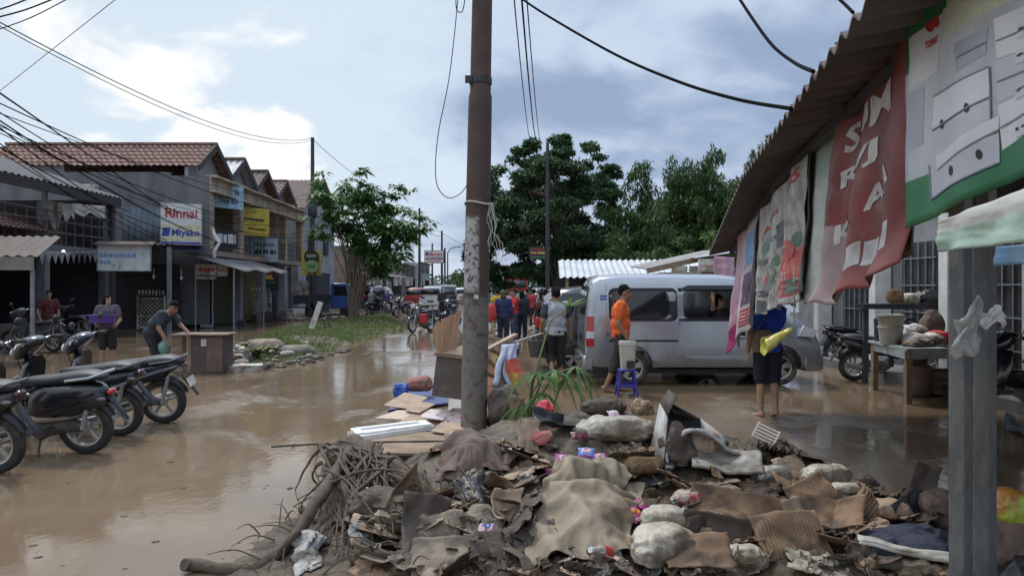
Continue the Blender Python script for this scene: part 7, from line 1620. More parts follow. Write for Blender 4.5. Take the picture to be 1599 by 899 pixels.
for k,(cor,z,m,l) in enumerate([([(598,632),(642,638),(668,620),(632,612)],[.16,.14,.16,.2],M_cardl,'tan cardboard sheet farthest left on the dumped stack'),([(585,652),(650,655),(672,640),(620,640)],[.14,.12,.15,.15],mat('cream_printed_card',(.55,.44,.34),(.5,.36,.30),r=.8,sc=9),'cream printed cardboard with red marks in the dumped stack'),([(632,640),(655,644),(680,630),(655,626)],[.18,.17,.19,.2],M_cardl,'small tan flap leaning on the dumped stack'),([(620,660),(700,664),(720,640),(650,640)],[.12,.12,.16,.16],M_cardl,'wide flattened carton in the dumped stack'),([(655,650),(692,655),(705,640),(672,638)],[.2,.18,.2,.22],mat('white_red_carton',(.58,.52,.50),(.45,.10,.10),r=.7,sc=8,lo=.58,hi=.62),'white carton with red print on the dumped stack'),([(690,662),(738,664),(738,640),(706,635)],[.15,.15,.2,.22],mat('pink_white_carton',(.55,.44,.43),(.40,.09,.13),r=.7,sc=10,lo=.55,hi=.6),'white and pink carton pressed against the pole'),([(672,672),(738,682),(738,662),(690,658)],[.2,.2,.24,.24],M_cardl,'folded brown cardboard on the platform next to the pole')]):
    slab('flat_cardboard',cor,z,.012,m,None,l,'cardboard')
sack('red_cloth','heap of muddy salmon-red cloth behind the cardboard stack','cloth',655,603,.36,.26,.22,0,mat('salmon_cloth',(.36,.13,.10),(.22,.10,.08),r=.8,sc=5,bump=.5,bsc=20,mud=.2),81,.22,.5,at_=gz(655,612,.12))
sack('blue_bag','blue plastic bag left of the salmon cloth heap','bag',624,608,.22,.2,.2,0,mat('blue_plastic',(.03,.10,.40),(.02,.07,.28),r=.35,sc=8,bump=.6),82,.25,.4,at_=gz(626,618,.08))
# dark box and boards behind the pole
Yb=8.75
def Bx(px,py,Y=Yb): return at(px,py,Y)
t=thing('grey_cabinet','dark grey cabinet box tipped behind the pole, loaded with broken boards','cabinet',(gx(712,Yb),Yb,.02)); o=t.location.copy()
P=[Bx(674,618)-o,Bx(752,628)-o,Bx(756,560)-o,Bx(682,552)-o]; mb=MB(); mb.loft([P,[p+V((.04,.42,.02)) for p in P]]); mb.build('cabinet_body',mat('dark_grey_laminate',(.115,.092,.076),(.075,.06,.05),r=.55,sc=4,mud=.4,mudc=(.16,.12,.085)),t,bevel=.006,smooth=0)
mb=MB(); mb.bar(Bx(678,552,Yb-.02)-o,Bx(756,561,Yb-.02)-o,.03,.04); mb.build('front_edge',M_wood,t)
bd=[((674,512),(722,478),(708,560),(684,560),Yb+.1,mat('orange_ply',(.33,.19,.11),(.23,.13,.08),r=.8,sc=4,stretch=(8,1,1)),'torn orange-brown plywood panel standing left of the pole'),
 ((708,535),(742,500),(738,560),(702,565),Yb+.25,M_wood,'grey splintered panel leaning behind the plywood'),
 ((690,548),(760,528),(760,552),(698,566),Yb+.02,M_cardl,'pale board lying on the cabinet top left of the pole')]
for k,(a,b,c,d,Y,m,l) in enumerate(bd):
    P=[at(*q_,Y+(.12 if i<2 else 0)) for i,q_ in enumerate((a,b,c,d))]; o=P[3]
    mb=MB(); n=12
    F0=[P[3].lerp(P[2],i/n) for i in range(n+1)]; T0=[P[0].lerp(P[1],i/n)+V((0,0,(.045*nz(V((i*1.7,k,0)))*2 if k<2 else 0))) for i in range(n+1)]
    for off in(0,.018): mb.add([p-o+V((0,off,0)) for p in F0+T0],[(i,i+1,n+2+i,n+1+i) for i in range(n)])
    mb.add([p-o for p in F0+T0]+[p-o+V((0,.018,0)) for p in F0+T0],[(n+1+i,n+2+i,3*n+4+i,3*n+3+i) for i in range(n)]+[(0,n+1,3*n+3,2*n+2),(n,2*n+1,4*n+3,3*n+2)])
    tag(mb.build('broken_board',m,loc=o,smooth=0,fixn=False),l,'board')
pk=[((756,548),(806,522),.10,'pale timber plank uppermost right of the pole'),((752,540),(800,562),.09,'wide pale plank slanting down right of the pole'),((762,560),(790,590),.05,'short timber leaning down right of the pole'),((758,582),(782,592),.07,'cut timber end lowest right of the pole'),((745,520),(800,535),.08,'weathered plank lying behind the pole'),((778,562),(812,548),.09,'small square board at the right end of the planks')]
for k,(a,b,w,l) in enumerate(pk):
    A=at(*a,Yb-.05+.05*k); B=at(*b,Yb+.15+.05*k); mb=MB(); mb.bar((0,0,0),B-A,w,.03); tag(mb.build('timber_plank',M_cardl if k%2==0 else M_wood,loc=A,bevel=.003),l,'plank')
drape_p=[(770,600),(795,530),(812,548),(800,640)]
P=[at(768,603,8.0),at(796,532,8.4),at(806,545,8.35),at(788,612,8.0)]; o=P[0]; mb=MB(); mb.loft([[p-o for p in P],[p-o+V((.05,.16,0)) for p in P]]); tag(mb.build('dark_leaning_board',M_cardk,loc=o,smooth=0),'dark board leaning right of the pole under a colourful cloth','board')
t=thing('printed_cloth','colourful red, yellow and white printed cloth hanging over the dark leaning board','cloth',at(795,535,8.3)); o=t.location.copy()
A,B,C_,D=at(783,538,8.28),at(810,535,8.3),at(812,640,7.95),at(800,645,7.95)
mb=MB(); mb.grid(lambda u,v:A.lerp(B,u).lerp(D.lerp(C_,u),v)-o+V((.03*math.sin(v*11+u*3),.03*math.sin(u*9)-.05*math.sin(v*PI),0)),10,30)
MM=[mat('cloth_red',(.45,.05,.04),(.5,.12,.06),r=.7,sc=12),mat('cloth_yellow',(.55,.36,.06),(.5,.12,.05),r=.7,sc=9),mat('cloth_white',(.5,.52,.6),(.3,.34,.5),r=.7,sc=9)]
mb.m=[(2 if (f%30)<7 or f//30<2 else (0 if (f%30)<13 or (f%30)>22 else 1)) for f in range(300)]; mb.build('cloth_sheet',MM,t,solid=.006,smooth=70)
A,B,C_,D=at(794,538,8.2),at(783,540,8.2),at(768,600,7.92),at(776,604,7.92); mb=MB(); mb.grid(lambda u,v:A.lerp(B,u).lerp(D.lerp(C_,u),v)-o+V((.01*math.sin(v*9),-.02*math.sin(u*PI),0)),6,16); mb.build('cloth_edge',MM[2],t,solid=.006,smooth=70)
# reddish straw under the pole right
for k in range(26):
    a=at(rg.uniform(762,800),rg.uniform(600,680),7.75); branch('straw_stalk','dry brown stalk hanging in the trash right of the pole','stalk',[a,a+V((rg.uniform(-.05,.1),-.05,-.15)),a+V((rg.uniform(-.1,.15),-.1,-.38))],.007,.003,m=MATS['tan_canvas'],seed=k,n=5,group='dry stalks right of the pole')
sack('trash_bundle','matted brown trash packed against the right side of the pole','trash',785,660,.34,.3,.5,0,M_cardk,85,.35,.3,at_=V((gx(790,7.75),7.75,.2)))
card('torn_board','brown cardboard strip standing right of the pole foot','cardboard',800,700,.14,.42,(78,6,10),M_cardb,.05,None,.0,86,at_=V((gx(806,7.3),7.3,.38)))
# ---- palm seedling
M_palm=leafmat('palm_leaf',(.045,.11,.025),(.13,.22,.05),.35,.4)
Yp=6.95; b0=V((gx(822,Yp),Yp,.25)); t=thing('palm_plant','uprooted green palm plant with long drooping leaflets right of the pole','plant',b0); rg=random.Random(12); lm=MB(); sm=MB()
def blade(p,d,l,w,dr):
    sd_=d.cross(V((0,0,1))); 
    if sd_.length<.1: sd_=V((1,0,0))
    sd_.normalize(); pr=None; 
    for i in range(7):
        s_=i/6; q=p+d*l*s_-V((0,0,dr*l*s_*s_)); ww=w*math.sin(PI*(.12+.88*s_))**.8*.5+.0008
        if pr: lm.add([pr[0]-sd_*pr[1],pr[0]+sd_*pr[1],q+sd_*ww,q-sd_*ww],[(0,1,2,3)])
        pr=(q,ww)
for (px,py,Y,n,l,dr,fx) in [(838,585,6.9,15,.33,1.0,(-.2,-.2,.1)),(866,582,6.95,15,.34,1.1,(.25,-.2,.1)),(900,572,7.0,10,.30,1.5,(.2,0,-.3)),(890,480,7.05,11,.30,.25,(0,0,.25)),(815,635,6.85,9,.28,1.3,(-.3,-.2,0)),(846,615,6.8,10,.30,1.3,(0,-.3,0))]:
    e=at(px,py,Y)-b0; sm.tube([V((0,0,-.15)),V((e.x*.15,e.y*.2,e.z*.45)),V((e.x*.55,e.y*.6,e.z*.9)),e],[.014,.011,.008,.005],6)
    for j in range(n):
        a=2*PI*j/n+rg.uniform(-.2,.2); d=(V((math.cos(a),math.sin(a)*.8,.25))+V(fx)).normalized(); blade(e,d,l*rg.uniform(.7,1.15),.032,dr*rg.uniform(.7,1.2))
lm.build('leaflets',M_palm,t,fixn=False,smooth=0); sm.build('stem',mat('palm_stem',(.15,.18,.06),(.18,.13,.07),r=.6),t)
# ---------------------------------------------------------------- poles, wires, table, stool, cabinet, rubble
Yp=7.8; t=thing('utility_pole','big rusty steel utility pole with flaking pale paint, standing in the debris','pole',(gx(739,Yp),Yp,0))
tx=gx(753,Yp)-gx(739,Yp); zt=at(0,0,Yp).z
def pole_mat():
    m=mat('rusty_pole_paint',(.085,.050,.040),(.055,.036,.032),r=.75,sc=3.5,bump=.35,bsc=22); N=m.node_tree.nodes; L=m.node_tree.links; b=N['Principled BSDF']; old=b.inputs['Base Color'].links[0].from_socket
    tc=N.new('ShaderNodeTexCoord'); sp=N.new('ShaderNodeSeparateXYZ'); L.new(tc.outputs['Object'],sp.inputs[0])
    def nn(s,d=8): n=N.new('ShaderNodeTexNoise'); n.inputs['Scale'].default_value=s; n.inputs['Detail'].default_value=d; n.inputs['Roughness'].default_value=.7; L.new(tc.outputs['Object'],n.inputs['Vector']); return n.outputs[0]
    def mr(f,a,b_): q=N.new('ShaderNodeMapRange'); q.inputs[1].default_value=a; q.inputs[2].default_value=b_; L.new(f,q.inputs[0]); return q.outputs[0]
    def mul(a,b_): q=N.new('ShaderNodeMath'); q.operation='MULTIPLY'; L.new(a,q.inputs[0]); L.new(b_,q.inputs[1]); return q.outputs[0]
    def mx(f,a,c): q=N.new('ShaderNodeMix'); q.data_type='RGBA'; L.new(f,q.inputs[0]); L.new(a,q.inputs[6]); q.inputs[7].default_value=(*c,1); return q.outputs[2]
    zj=N.new('ShaderNodeMath'); zj.operation='ADD'; L.new(sp.outputs[2],zj.inputs[0]); sc=N.new('ShaderNodeMath'); sc.operation='MULTIPLY'; sc.inputs[1].default_value=.25; L.new(nn(3),sc.inputs[0]); L.new(sc.outputs[0],zj.inputs[1]); z=zj.outputs[0]
    old=mx(mul(mr(z,1.72,1.66),mr(nn(9),.36,.5)),old,(.165,.145,.125))           # grey cement-like base coat left below
    pale=mul(mul(mr(z,2.52,2.46),mr(z,1.74,1.78)),mul(mr(nn(17),.42,.50),mr(sp.outputs[0],.075,.045)))
    old=mx(pale,old,(.36,.35,.34))
    old=mx(mul(mul(mr(z,3.6,3.5),mr(z,2.6,2.75)),mr(nn(7),.63,.66)),old,(.26,.16,.07))
    L.new(old,b.inputs['Base Color']); return m
mb=MB(); sec=[(0-.2,.137),(1.3,.132),(2.2,.128),(3.45,.122),(3.62,.120),(3.66,.108),(3.98,.107),(4.8,.103),(6.5,.098)]
mb.tube([V((tx*(z/zt),0,z)) for z,r_ in sec],[r_ for z,r_ in sec],24); mb.build('shaft',pole_mat(),t,smooth=60)
z=at(0,127,Yp).z; mb=MB(); mb.lathe([(.109,-.035),(.118,-.035),(.118,.035),(.109,.035)],(tx*z/zt,0,z),'z',20); mb.box((tx*z/zt-.12,-.07,z),(.07,.04,.07)); mb.build('clamp_band',M_blk,t)
z=at(0,318,Yp).z; mb=MB(); mb.tube([V((tx*z/zt+.136*math.cos(a),.136*math.sin(a),z+.015*math.sin(2*a))) for a in [2*PI*k/16 for k in range(16)]],.011,6,closed=True); mb.build('rope_tie',M_rag,t)
rg=random.Random(3)
for k in range(9):
    x=tx*z/zt+.13+rg.uniform(-.02,.03); pts=[V((x,-.06,z))]; 
    for j in range(7): pts.append(pts[-1]+V((rg.gauss(.006,.022),rg.gauss(0,.02),-rg.uniform(.03,.12))))
    mb=MB(); mb.tube(pts,.004,5); mb.build('rope_strand',M_rag,t)
mb=MB(); mb.box((tx*.3-.02+.03,-.136,at(0,463,Yp).z),(.045,.006,.04),(0,.3,0)); mb.build('paper_scrap',M_white,t)
# other poles
def pole(px,ytop,Y,r0,r1,label,m=None,arms=(),name='utility_pole',white=0):
    zt=H+(449.5-ytop)/F*Y; b=thing(name,label,'pole',(gx(px,Y),Y,0)); mb=MB(); mb.tube([(0,0,0),(0,0,zt*.5),(0,0,zt)],[r0,(r0+r1)/2,r1],12); mb.build('shaft',m or mat('dark_pole',(.05,.048,.052),(.035,.034,.038),r=.7,sc=3),b)
    for (z,w) in arms: mb=MB(); mb.box((0,-.05,zt-z),(w,.08,.09)); mb.build('cross_arm',MATS['dark_pole'],b)
    if white: mb=MB(); mb.lathe([(r0+.012,0),(r0+.012,white),(r0,white)],(0,0,0),'z',12); mb.build('white_base',M_wm,b)
    return b,zt
YA=43; b,zA=pole(488,215,YA,.16,.10,'tall dark utility pole in front of the last cream shophouse')
mb=MB(); mb.lathe([(.2,-.35),(.26,-.25),(.26,.3),(.2,.4)],(0,0,zA-4.2),'z',12); mb.build('cable_box',M_jeans,b)
pole(600,298,58,.14,.09,'slim dark utility pole behind the leafy tree'); pole(655,325,72,.15,.10,'dark utility pole left of the red and white store sign'); pole(690,360,84,.16,.1,'far utility pole right of the red and white store sign'); pole(675,380,95,.14,.1,'farthest thin utility pole behind the store sign')
YB=40; pole(855,222,YB,.13,.08,'roadside utility pole with a white base beside the amber-lettered black sign',white=1.6)
c=at(840,395,YB-.1); s=board('hanging_sign','small black roadside sign reading STIR MOBIL in amber on the pole by the tree',c,.85,.58,0,M_blk,M_dk2); text('STIR MOBIL',.15,M_orange,s,(0,-.035,.0),(R(90),0,0),bold=.006); lines(s,.06,M_red,[(-.35,.35,.2,.08)]); lines(s,.06,M_grn,[(-.35,.35,-.22,.08)])
b,zz_=pole(699,395,78,.09,.06,'street lamp on a bent arm at the end of the left shops',name='street_lamp'); mb=MB(); mb.tube([(0,0,zz_),(.3,0,zz_+.45),(.9,0,zz_+.65)],.05,6); mb.build('lamp_arm',M_dk2,b); mb=MB(); mb.ell((1.1,0,zz_+.66),(.35,.16,.09)); mb.build('lamp_head',M_steel,b)
t=thing('radio_mast','thin lattice radio mast far behind the shops','mast',(gx(643,160),160,0)); mb=MB(); zt_=H+(449.5-362)/F*160
for (x,y) in((-.5,0),(.5,0),(0,.6)): mb.bar((x,y,0),(x*.5,y*.5,zt_),.07,.07)
for k in range(16): z=zt_*k/16; mb.bar((-.5,0,z),(.5,0,z+.8),.05,.05)
mb.build('lattice',M_steel,t)
# round signs
t=thing('round_signs','black and green round shop signs on twin poles beside the blue truck','sign',(gx(487,39.5),39.5,0))
for dx in(-.12,.16): mb=MB(); mb.tube([(dx,0,0),(dx,0,3.3)],.04,8); mb.build('pole',M_dk2,t)
def disc(nm,c,r_,m): mb=MB(); mb.lathe([(0,-.05),(r_,-.05),(r_,.05),(0,.05)],c,'y',22); return mb.build(nm,m,t)
z1=at(0,401,39.5).z; z2=at(0,416,39.5).z; disc('round_panel',(0,-.08,z1),.38,M_blk); lines(t,.28,M_rag,[(-.25,.25,z1+.05,.16)]); disc('round_panel',(.03,-.10,z2),.34,mat('pale_green_disc',(.30,.42,.22),(.22,.33,.17),r=.5)); text('Hi!',.34,M_grn,t,(.03,-.16,z2),(R(90),0,0),bold=.01)
mb=MB(); mb.box((-.05,.1,z2+.2),(1.0,.05,1.3)); mb.build('yellow_panel',M_yel,t)
# leaning verge sign
t=thing('leaning_board','weathered white plank sign leaning on a dark stand on the verge','board',(gx(494,27.5),27.5,.1)); mb=MB(); mb.bar((-.2,0,0),(.13,.1,1.05),.2,.04,up=(0,1,0)); mb.build('plank',M_wm,t)
for s_ in((.1,.32),(.28,.5)): mb=MB(); mb.bar((s_[0],.2,.75),(s_[1],.1,0),.035,.035); mb.build('leg',M_dk2,t)
# ---- wires
M_wire=mat('black_cable',(.006,.006,.008),r=.9,spec=.05)
def wire(label,pts,r,sag=0,group=None):
    P=[at(*p) for p in pts]; o=P[0]; mb=MB()
    if len(P)==2: Q=wire_pts(P[0],P[1],sag,28)
    else:
        Q=[]
        for i in range(len(P)-1):
            a,b,c,d=P[max(0,i-1)],P[i],P[i+1],P[min(len(P)-1,i+2)]
            for j in range(8): s=j/8; Q.append(.5*((2*b)+(-a+c)*s+(2*a-5*b+4*c-d)*s*s+(-a+3*b-3*c+d)*s**3))
        Q.append(P[-1])
    mb.tube([q-o for q in Q],r,6); return tag(mb.build('cable',M_wire,loc=o),label,'cable',group)
gl='bundle of cables over the left shops'; lb='thin black cable of the bundle crossing in front of the left shop roofs'
for (a,b,ya,yb,r,sg) in [((-25,160),(262,322),11,30,.011,.15),((-25,172),(330,372),11,31,.013,.25),((-25,180),(260,375),11,30,.012,.2),((-25,196),(330,335),11,31,.008,.2),((-25,205),(258,392),11,28,.010,.2),((-25,150),(478,330),11,42.5,.011,.5),((-25,185),(478,352),11,42.5,.010,.6),((-25,190),(480,368),11,42.5,.009,.7),((-25,168),(478,312),11,42.5,.008,.4),((-25,216),(200,330),11,29,.014,.1),((-25,222),(330,400),11,31,.009,.3),((-25,178),(420,395),11,38,.008,.5),((200,305),(480,345),27,42.5,.012,.6),((180,330),(480,376),27,42.5,.014,.7),((262,330),(482,300),29.5,42.5,.010,.6),((330,345),(480,360),31,42.5,.012,.4)]:
    wire(lb,[(*a,ya),(*b,yb)],r,sg,gl)
wire('thick dark cable running from the upper left down to the side wall',[(-20,132,11),(110,222,17),(270,335,30)],.016)
wire('upper of two thin lines reaching the tall dark pole from the left',[(-10,30,12),(488,216,43)],.011,.75); wire('lower of two thin lines reaching the tall dark pole from the left',[(-10,36,12),(488,219,43)],.009,.82)
wire('thin line crossing the two long lines at the upper left',[(-5,146,16),(190,-8,12)],.006,.0)
for k,(a,b,l) in enumerate((((-10,18),(55,-6),'uppermost short thick cable in the top left corner'),((-10,29),(100,-8),'middle thick cable in the top left corner, slightly kinked'),((-10,49),(118,-8),'lowest short cable in the top left corner'))): wire(l,[(*a,9),((a[0]+b[0])/2-5,(a[1]+b[1])/2+3+2*k,9),(*b,9)],.010 if k<2 else .007)
wire('line from the tall dark pole down to the slim pole behind the leafy tree',[(488,217,43),(600,300,58)],.016,.3); wire('line between slim far poles above the shops',[(600,302,58),(655,330,72)],.016,.3); wire('far line running right past the store sign',[(655,340,72),(780,398,110)],.02,.8); wire('second far line running past the store sign',[(655,350,72),(690,368,84)],.02,.4)
wire('loose wire loop hanging beside the rusty pole',[(716,-12,7.6),(709,60,7.6),(700,130,7.6),(685,205,7.6),(680,260,7.6),(684,293,7.6),(700,309,7.65),(718,303,7.7),(730,288,7.75)],.0045)
wire('short loose wire curl at the top left of the rusty pole',[(712,-8,7.7),(713,15,7.7),(722,18,7.7),(727,-8,7.7)],.005)
for k,(a,b,l) in enumerate((((802,-10),(830,228),'left of three lines from above down to the roadside pole'),((814,-10),(838,222),'middle and thickest of three lines down to the roadside pole'),((822,-10),(845,226),'right of three lines from above down to the roadside pole'))): wire(l,[(*a,12),(*b,38)],.012 if k!=1 else .018,.5)
wire('thick cable sweeping from the rusty pole over to the brown eave',[(800,-12,7.6),(850,22,7.0),(960,85,6.2),(1060,128,5.4),(1150,155,4.7),(1236,170,3.95)],.011)
wire('thick cable dropping to the brown eave from the top centre right',[(1148,-12,5.2),(1172,25,4.9),(1205,70,4.4),(1240,98,3.9),(1270,112,3.3)],.010)
wire('short cable in the top right above the eave',[(1300,-10,3.4),(1318,6,3.3),(1332,20,3.1)],.008)
# ---- stool with bin
p=gnd(978,622); Ys=11.6; t=thing('plastic_stool','small blue plastic stool standing in the muddy water','stool',(gx(978,Ys),Ys,0)); M_stl=mat('blue_stool_plastic',(.035,.045,.32),(.03,.035,.24),r=.4,sc=5,mud=.1)
mb=MB(); mb.box((0,0,.395),(.25,.25,.03)); mb.build('seat',M_stl,t,bevel=.01)
for (x,y) in((-1,-1),(1,-1),(-1,1),(1,1)): mb=MB(); mb.bar((x*.105,y*.105,.385),(x*.15,y*.15,0),.055,.028,up=(1,0,0)); mb.build('leg',M_stl,t,bevel=.005)
for y in(-1,1): mb=MB(); mb.bar((-.125,y*.13,.17),(.125,y*.13,.17),.02,.05); mb.build('stretcher',M_stl,t)
for x in(-1,1): mb=MB(); mb.bar((x*.13,-.12,.17),(x*.13,.12,.17),.02,.05); mb.build('stretcher',M_stl,t)
t=thing('dispenser_bin','off-white plastic bin standing on the blue stool','bin',(gx(980,Ys),Ys,.41)); mb=MB(); mb.loft([[V((x*k,y*k,z)) for x,y in rrect(.24,.2,.03,3)] for z,k in((0,.85),(.36,1.02),(.365,1.08),(.41,1.08),(.43,.95))]); mb.build('bin_body',mat('dirty_offwhite_plastic',(.46,.44,.39),(.34,.31,.26),r=.5,sc=4,mud=.2),t,smooth=40); mb=MB(); mb.box((.03,-.10,.08),(.12,.04,.1)); mb.build('tap_recess',M_blk,t)
# ---- table on the right
a,b,c,d=gz(1318,536,.78),gz(1416,548,.78),gz(1500,548,.78),gz(1420,534,.78)
Yt_=10.75; t=thing('market_table','worn pale blue wooden table loaded with muddy goods at the right','table',(gx(1415,Yt_),Yt_,0)); o=t.location.copy(); M_tb=mat('worn_blue_paint',(.34,.44,.46),(.28,.27,.24),r=.7,sc=4,bump=.2)
TP=[V((-.02,-.05,.76)),V((1.5,.1,.76)),V((1.75,1.8,.76)),V((.22,1.62,.76))]
mb=MB(); mb.loft([TP,[p+V((0,0,.035)) for p in TP]]); mb.build('table_top',M_tb,t,smooth=0)
mb=MB(); mb.bar(TP[0]+V((.03,.05,-.06)),TP[1]+V((-.05,.06,-.06)),.03,.12); mb.bar(TP[0]+V((.02,.06,-.06)),TP[3]+V((.05,-.05,-.06)),.03,.12); mb.build('apron',M_tb,t)
for p in((.04,.03),(1.4,.2),(.28,1.52),(1.65,1.7)): mb=MB(); mb.bar((p[0],p[1],0),(p[0],p[1],.76),.085,.085); mb.build('leg',M_wood,t)
def onT(x,y,z=.795): return o+V((x,y,z))
t=thing('paint_bucket','dirty white bucket stacked in another at the left end of the table','bucket',onT(.18,.8)); mb=MB(); mb.lathe([(0,0),(.15,0),(.175,.24),(.19,.25),(.185,.27),(.17,.27),(.185,.42),(.195,.43),(.19,.45),(.175,.44),(.16,.30),(0,.30)],(0,0,0),'z',22); mb.build('pail',mat('dirty_white_pail',(.46,.44,.38),(.33,.30,.24),r=.5,sc=4,mud=.2),t)
mb=MB(); mb.tube([V((.19*math.cos(a),.19*math.sin(a)*.3-.1,.43+.03*math.sin(a))) for a in [PI+PI*k/10 for k in range(11)]],.006,6); mb.build('bucket_handle',M_steel,t)
mb=MB(); mb.lathe([(0,0),(.085,0),(.095,.36),(.06,.38),(0,.38)],(0,0,0),'z',16); tag(mb.build('dark_canister',M_jeans,loc=onT(.32,1.42)),'dark blue canister standing behind the white buckets','canister')
sack('cloth_heap','heap of wet white cloth on the table','cloth',0,0,.55,.4,.2,0,M_wm,91,.3,.35,at_=onT(.55,.6)); sack('cloth_heap','grey-brown cloth draped at the table front edge','cloth',0,0,.4,.25,.13,10,M_sackb,92,.3,.35,at_=onT(.32,.28)); sack('red_cloth','bright red cloth among the white cloths on the table','cloth',0,0,.38,.3,.24,0,mat('bright_red_cloth',(.5,.03,.03),(.4,.025,.025),r=.7),93,.3,.35,at_=onT(.92,.75)); sack('white_sack','white sack behind the red cloth','sack',0,0,.4,.3,.3,0,M_wm,94,.25,.4,at_=onT(.75,1.25))
t=thing('wire_basket','dark wire basket holding goods on the table','basket',onT(.85,.25)); mb=MB()
mb.box((0,0,.01),(.5,.3,.02)); mb.build('basket_base',M_blk,t)
for k in range(9): mb=MB(); mb.bar((-.25+.0625*k,-.15,0),(-.25+.0625*k,-.15,.12),.006,.006); mb.build('wire',M_blk,t)
mb=MB(); mb.bar((-.25,-.15,.12),(.25,-.15,.12),.01,.01); mb.build('rim_wire',M_blk,t)
t=thing('shelf','dark shelf plank behind the table carrying old goods','shelf',(gx(1400,13.2),13.2,0)); zs=at(0,478,13.2).z; mb=MB(); mb.box((.2,0,zs),(1.7,.35,.09)); mb.build('plank',M_blk,t)
for x in(-.55,.95): mb=MB(); mb.box((x,0,zs/2),(.08,.08,zs)); mb.build('leg',M_dk2,t)
sack('brown_lampshade','rust-brown crumpled bag on the dark shelf','bag',0,0,.26,.2,.24,0,MATS['rusty_fibre'],95,.2,.45,at_=V((gx(1398,13.1),13.1,zs+.05))); sack('grey_bowl_stack','pale grey bundle on the dark shelf','bundle',0,0,.32,.2,.18,0,M_wm,96,.15,.45,at_=V((gx(1420,13.1),13.1,zs+.05))); sack('dark_bag','black bag at the right end of the dark shelf','bag',0,0,.4,.3,.24,0,M_blk,97,.2,.45,at_=V((gx(1450,13.1),13.1,zs+.05)))
t=thing('milk_churn','dark metal gas cylinder under the table','cylinder',(gx(1436,11.6),11.6,0)); mb=MB(); mb.lathe([(0,.02),(.16,.02),(.185,.06),(.185,.38),(.15,.46),(.05,.5),(.05,.54),(0,.54)],(0,0,0),'z',20); mb.build('cylinder_body',M_rust,t); mb=MB(); mb.lathe([(.10,.5),(.11,.5),(.11,.6),(.10,.6)],(0,0,0),'z',16); mb.build('collar',M_dk2,t)
sack('brown_suitcase','brown sack standing behind the white sack on the table','sack',0,0,.32,.25,.5,0,M_brcl,98,.12,.45,at_=onT(1.15,1.4))
t=thing('box_under','wooden crate under the table','crate',(gx(1475,11.8),11.8,.0)); 
for k in range(3): mb=MB(); mb.box((0,-.2,.07+.12*k),(.6,.02,.1)); mb.build('slat',M_wood,t)
mb=MB(); mb.box((0,.0,.2),(.56,.36,.36)); mb.build('crate_core',M_dk2,t)
# plastic film on the posts
t=thing('plastic_film','cloudy torn plastic film wrapped round the two steel posts','film',(gx(1505,2.6),2.6,.0)); A=at(1487,560,2.52);B=at(1525,490,2.50)
mb=MB(); mb.grid(lambda u,v:at(1488+42*u+6*math.sin(v*7),498+70*v-35*u+8*math.sin(u*6+v*4),2.51)-V(t.location)+V((0,-.02*math.sin(PI*u)-.015*nz(V((u*5,v*6,2))),0)),18,18); mb.build('film',mat('thin_film',(.42,.43,.42),(.33,.34,.33),r=.3,sc=9,alpha=.5),t,solid=.002)
mb=MB(); mb.grid(lambda u,v:at(1530+34*u,482+26*v+7*math.sin(u*7),2.60)-V(t.location)+V((0,-.02*nz(V((u*6,v*5,4)))-.02*u,.0)),14,10); mb.build('film_knot',M_pvcw,t,solid=.002)
# ---- cabinet and rubble left
Yc_=14.6; t=thing('old_cabinet','low wooden cabinet with a pale top dumped at the water edge','cabinet',(gx(325,Yc_),Yc_,0)); mb=MB(); mb.box((0,.2,.36),(.64,.5,.72)); mb.build('carcass',mat('soaked_brown_laminate',(.09,.065,.055),(.055,.042,.036),r=.75,sc=3,mud=.25,mudc=(.15,.12,.095)),t,bevel=.008)
mb=MB(); mb.box((-.17,.2,.75),(1.12,.62,.035)); mb.build('top_board',M_sackb,t,bevel=.005); mb=MB(); mb.box((.15,-.055,.37),(.3,.02,.66)); mb.build('door',M_brcl,t); mb=MB(); mb.box((-.06,-.06,.6),(.1,.01,.14)); mb.build('paper_label',M_wm,t)
mb=MB(); mb.box((-.62,.35,.37),(.06,.06,.72)); mb.build('leg',M_wood,t)
rg=random.Random(9); M_stone=mat('pale_rubble',(.25,.22,.19),(.13,.11,.09),r=.85,sc=4,bump=.5,bsc=12)
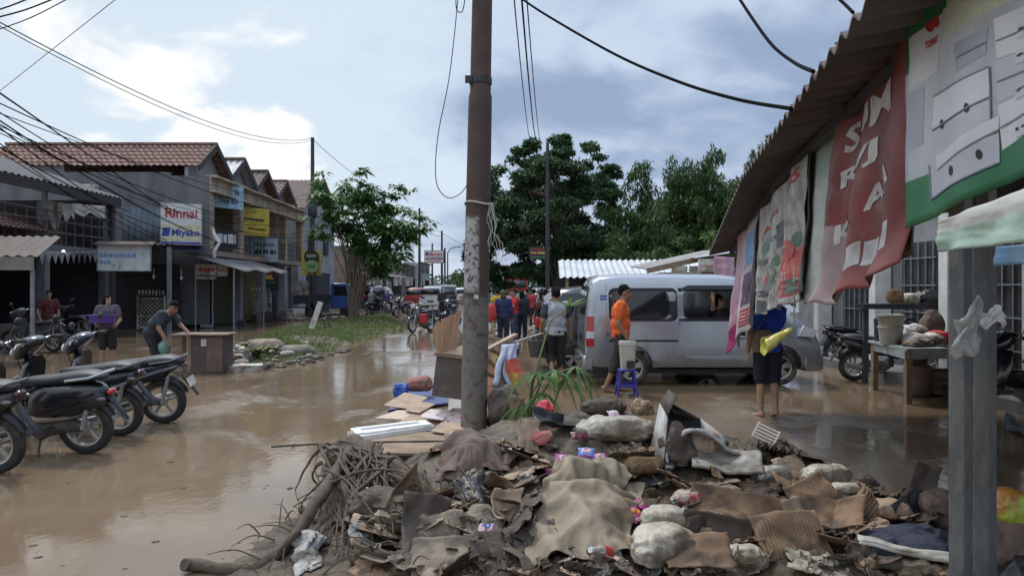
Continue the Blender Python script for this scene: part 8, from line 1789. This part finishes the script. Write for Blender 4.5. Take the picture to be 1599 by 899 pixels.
for k in range(70):
    u=rg.random(); px=350+u*135; py=rg.uniform(548,578)-8*u; p=gnd(px,py); s=rg.uniform(.08,.27)*(1.25-.6*u); lump('rubble_chunk','pale muddy chunk of rubble or bagged waste in the heap beside the cabinet','rubble',0,0,s*1.3,s,s*.7,rg.uniform(0,180),(M_stone,M_stone,M_mud,M_poly,M_sackb)[k%5],k,.4,.3,group='rubble heap beside the cabinet',at_=p+V((0,0,rg.uniform(0,.22)*(1-abs(u-.35)))))
for k in range(34):
    u=rg.random(); p=gnd(395+u*150,573-6*u-u*u*22+rg.uniform(-2,5)); s=rg.uniform(.06,.2); lump('verge_clod','dark soil clod along the water side of the verge','soil clod',0,0,s*1.4,s,s*.6,rg.uniform(0,180),M_mud,k,.4,.2,group='soil clods along the verge',at_=p)
lump('verge_stone','big pale flat stone at the near end of the verge','stone',0,0,1.0,.6,.34,10,M_stone,99,.15,.3,at_=gnd(458,556)); lump('verge_stone','large brown muddy bag on the rubble heap','sack',0,0,.9,.6,.5,-10,M_sackb,100,.2,.3,at_=gnd(418,556))
slab('white_board',[(352,572),(410,570),(410,567),(352,568)],.12,.12,M_wm,None,'white edged slab lying in front of the rubble','slab')
# mud ridges on the lane left of the verge and goods in front of the far shops
for k in range(60):
    u=rg.random(); px=430+230*u+rg.uniform(-15,15); py=500-14*u+rg.uniform(-4,5); p=gnd(px,py); s=rg.uniform(.15,.5); lump('lane_rubbish','heap of flood rubbish along the far lane behind the verge','rubbish',0,0,s*1.4,s,s*.5,rg.uniform(0,180),(M_stone,M_mud,M_brcl)[k%3],k,.4,.25,group='flood rubbish along the far lane',at_=p)
for k in range(40):
    p=gnd(rg.uniform(770,860),rg.uniform(492,530)); s=rg.uniform(.08,.3); lump('road_rubbish','muddy rubbish scrap on the road behind the people','rubbish',0,0,s*1.4,s,s*.35,rg.uniform(0,180),(M_stone,M_mud,M_cardk)[k%3],k,.4,.2,group='rubbish on the road',at_=p)

rg=random.Random(44)
for k in range(60):
    p=gnd(rg.uniform(0,700) if k<36 else rg.uniform(1120,1480),rg.uniform(600,899) if k<36 else rg.uniform(620,760))
    if mh0(p.x,p.y)>0: continue
    s=rg.uniform(.01,.035); lump('floating_scrap','tiny dark scrap floating on the flood water','scrap',0,0,s*1.6,s,s*.35,rg.uniform(0,180),(M_mud,M_cardb,M_blk,M_root)[k%4],k,.5,.2,group='scraps floating on the water',at_=p)
bpy.data.scenes.remove(TMP)
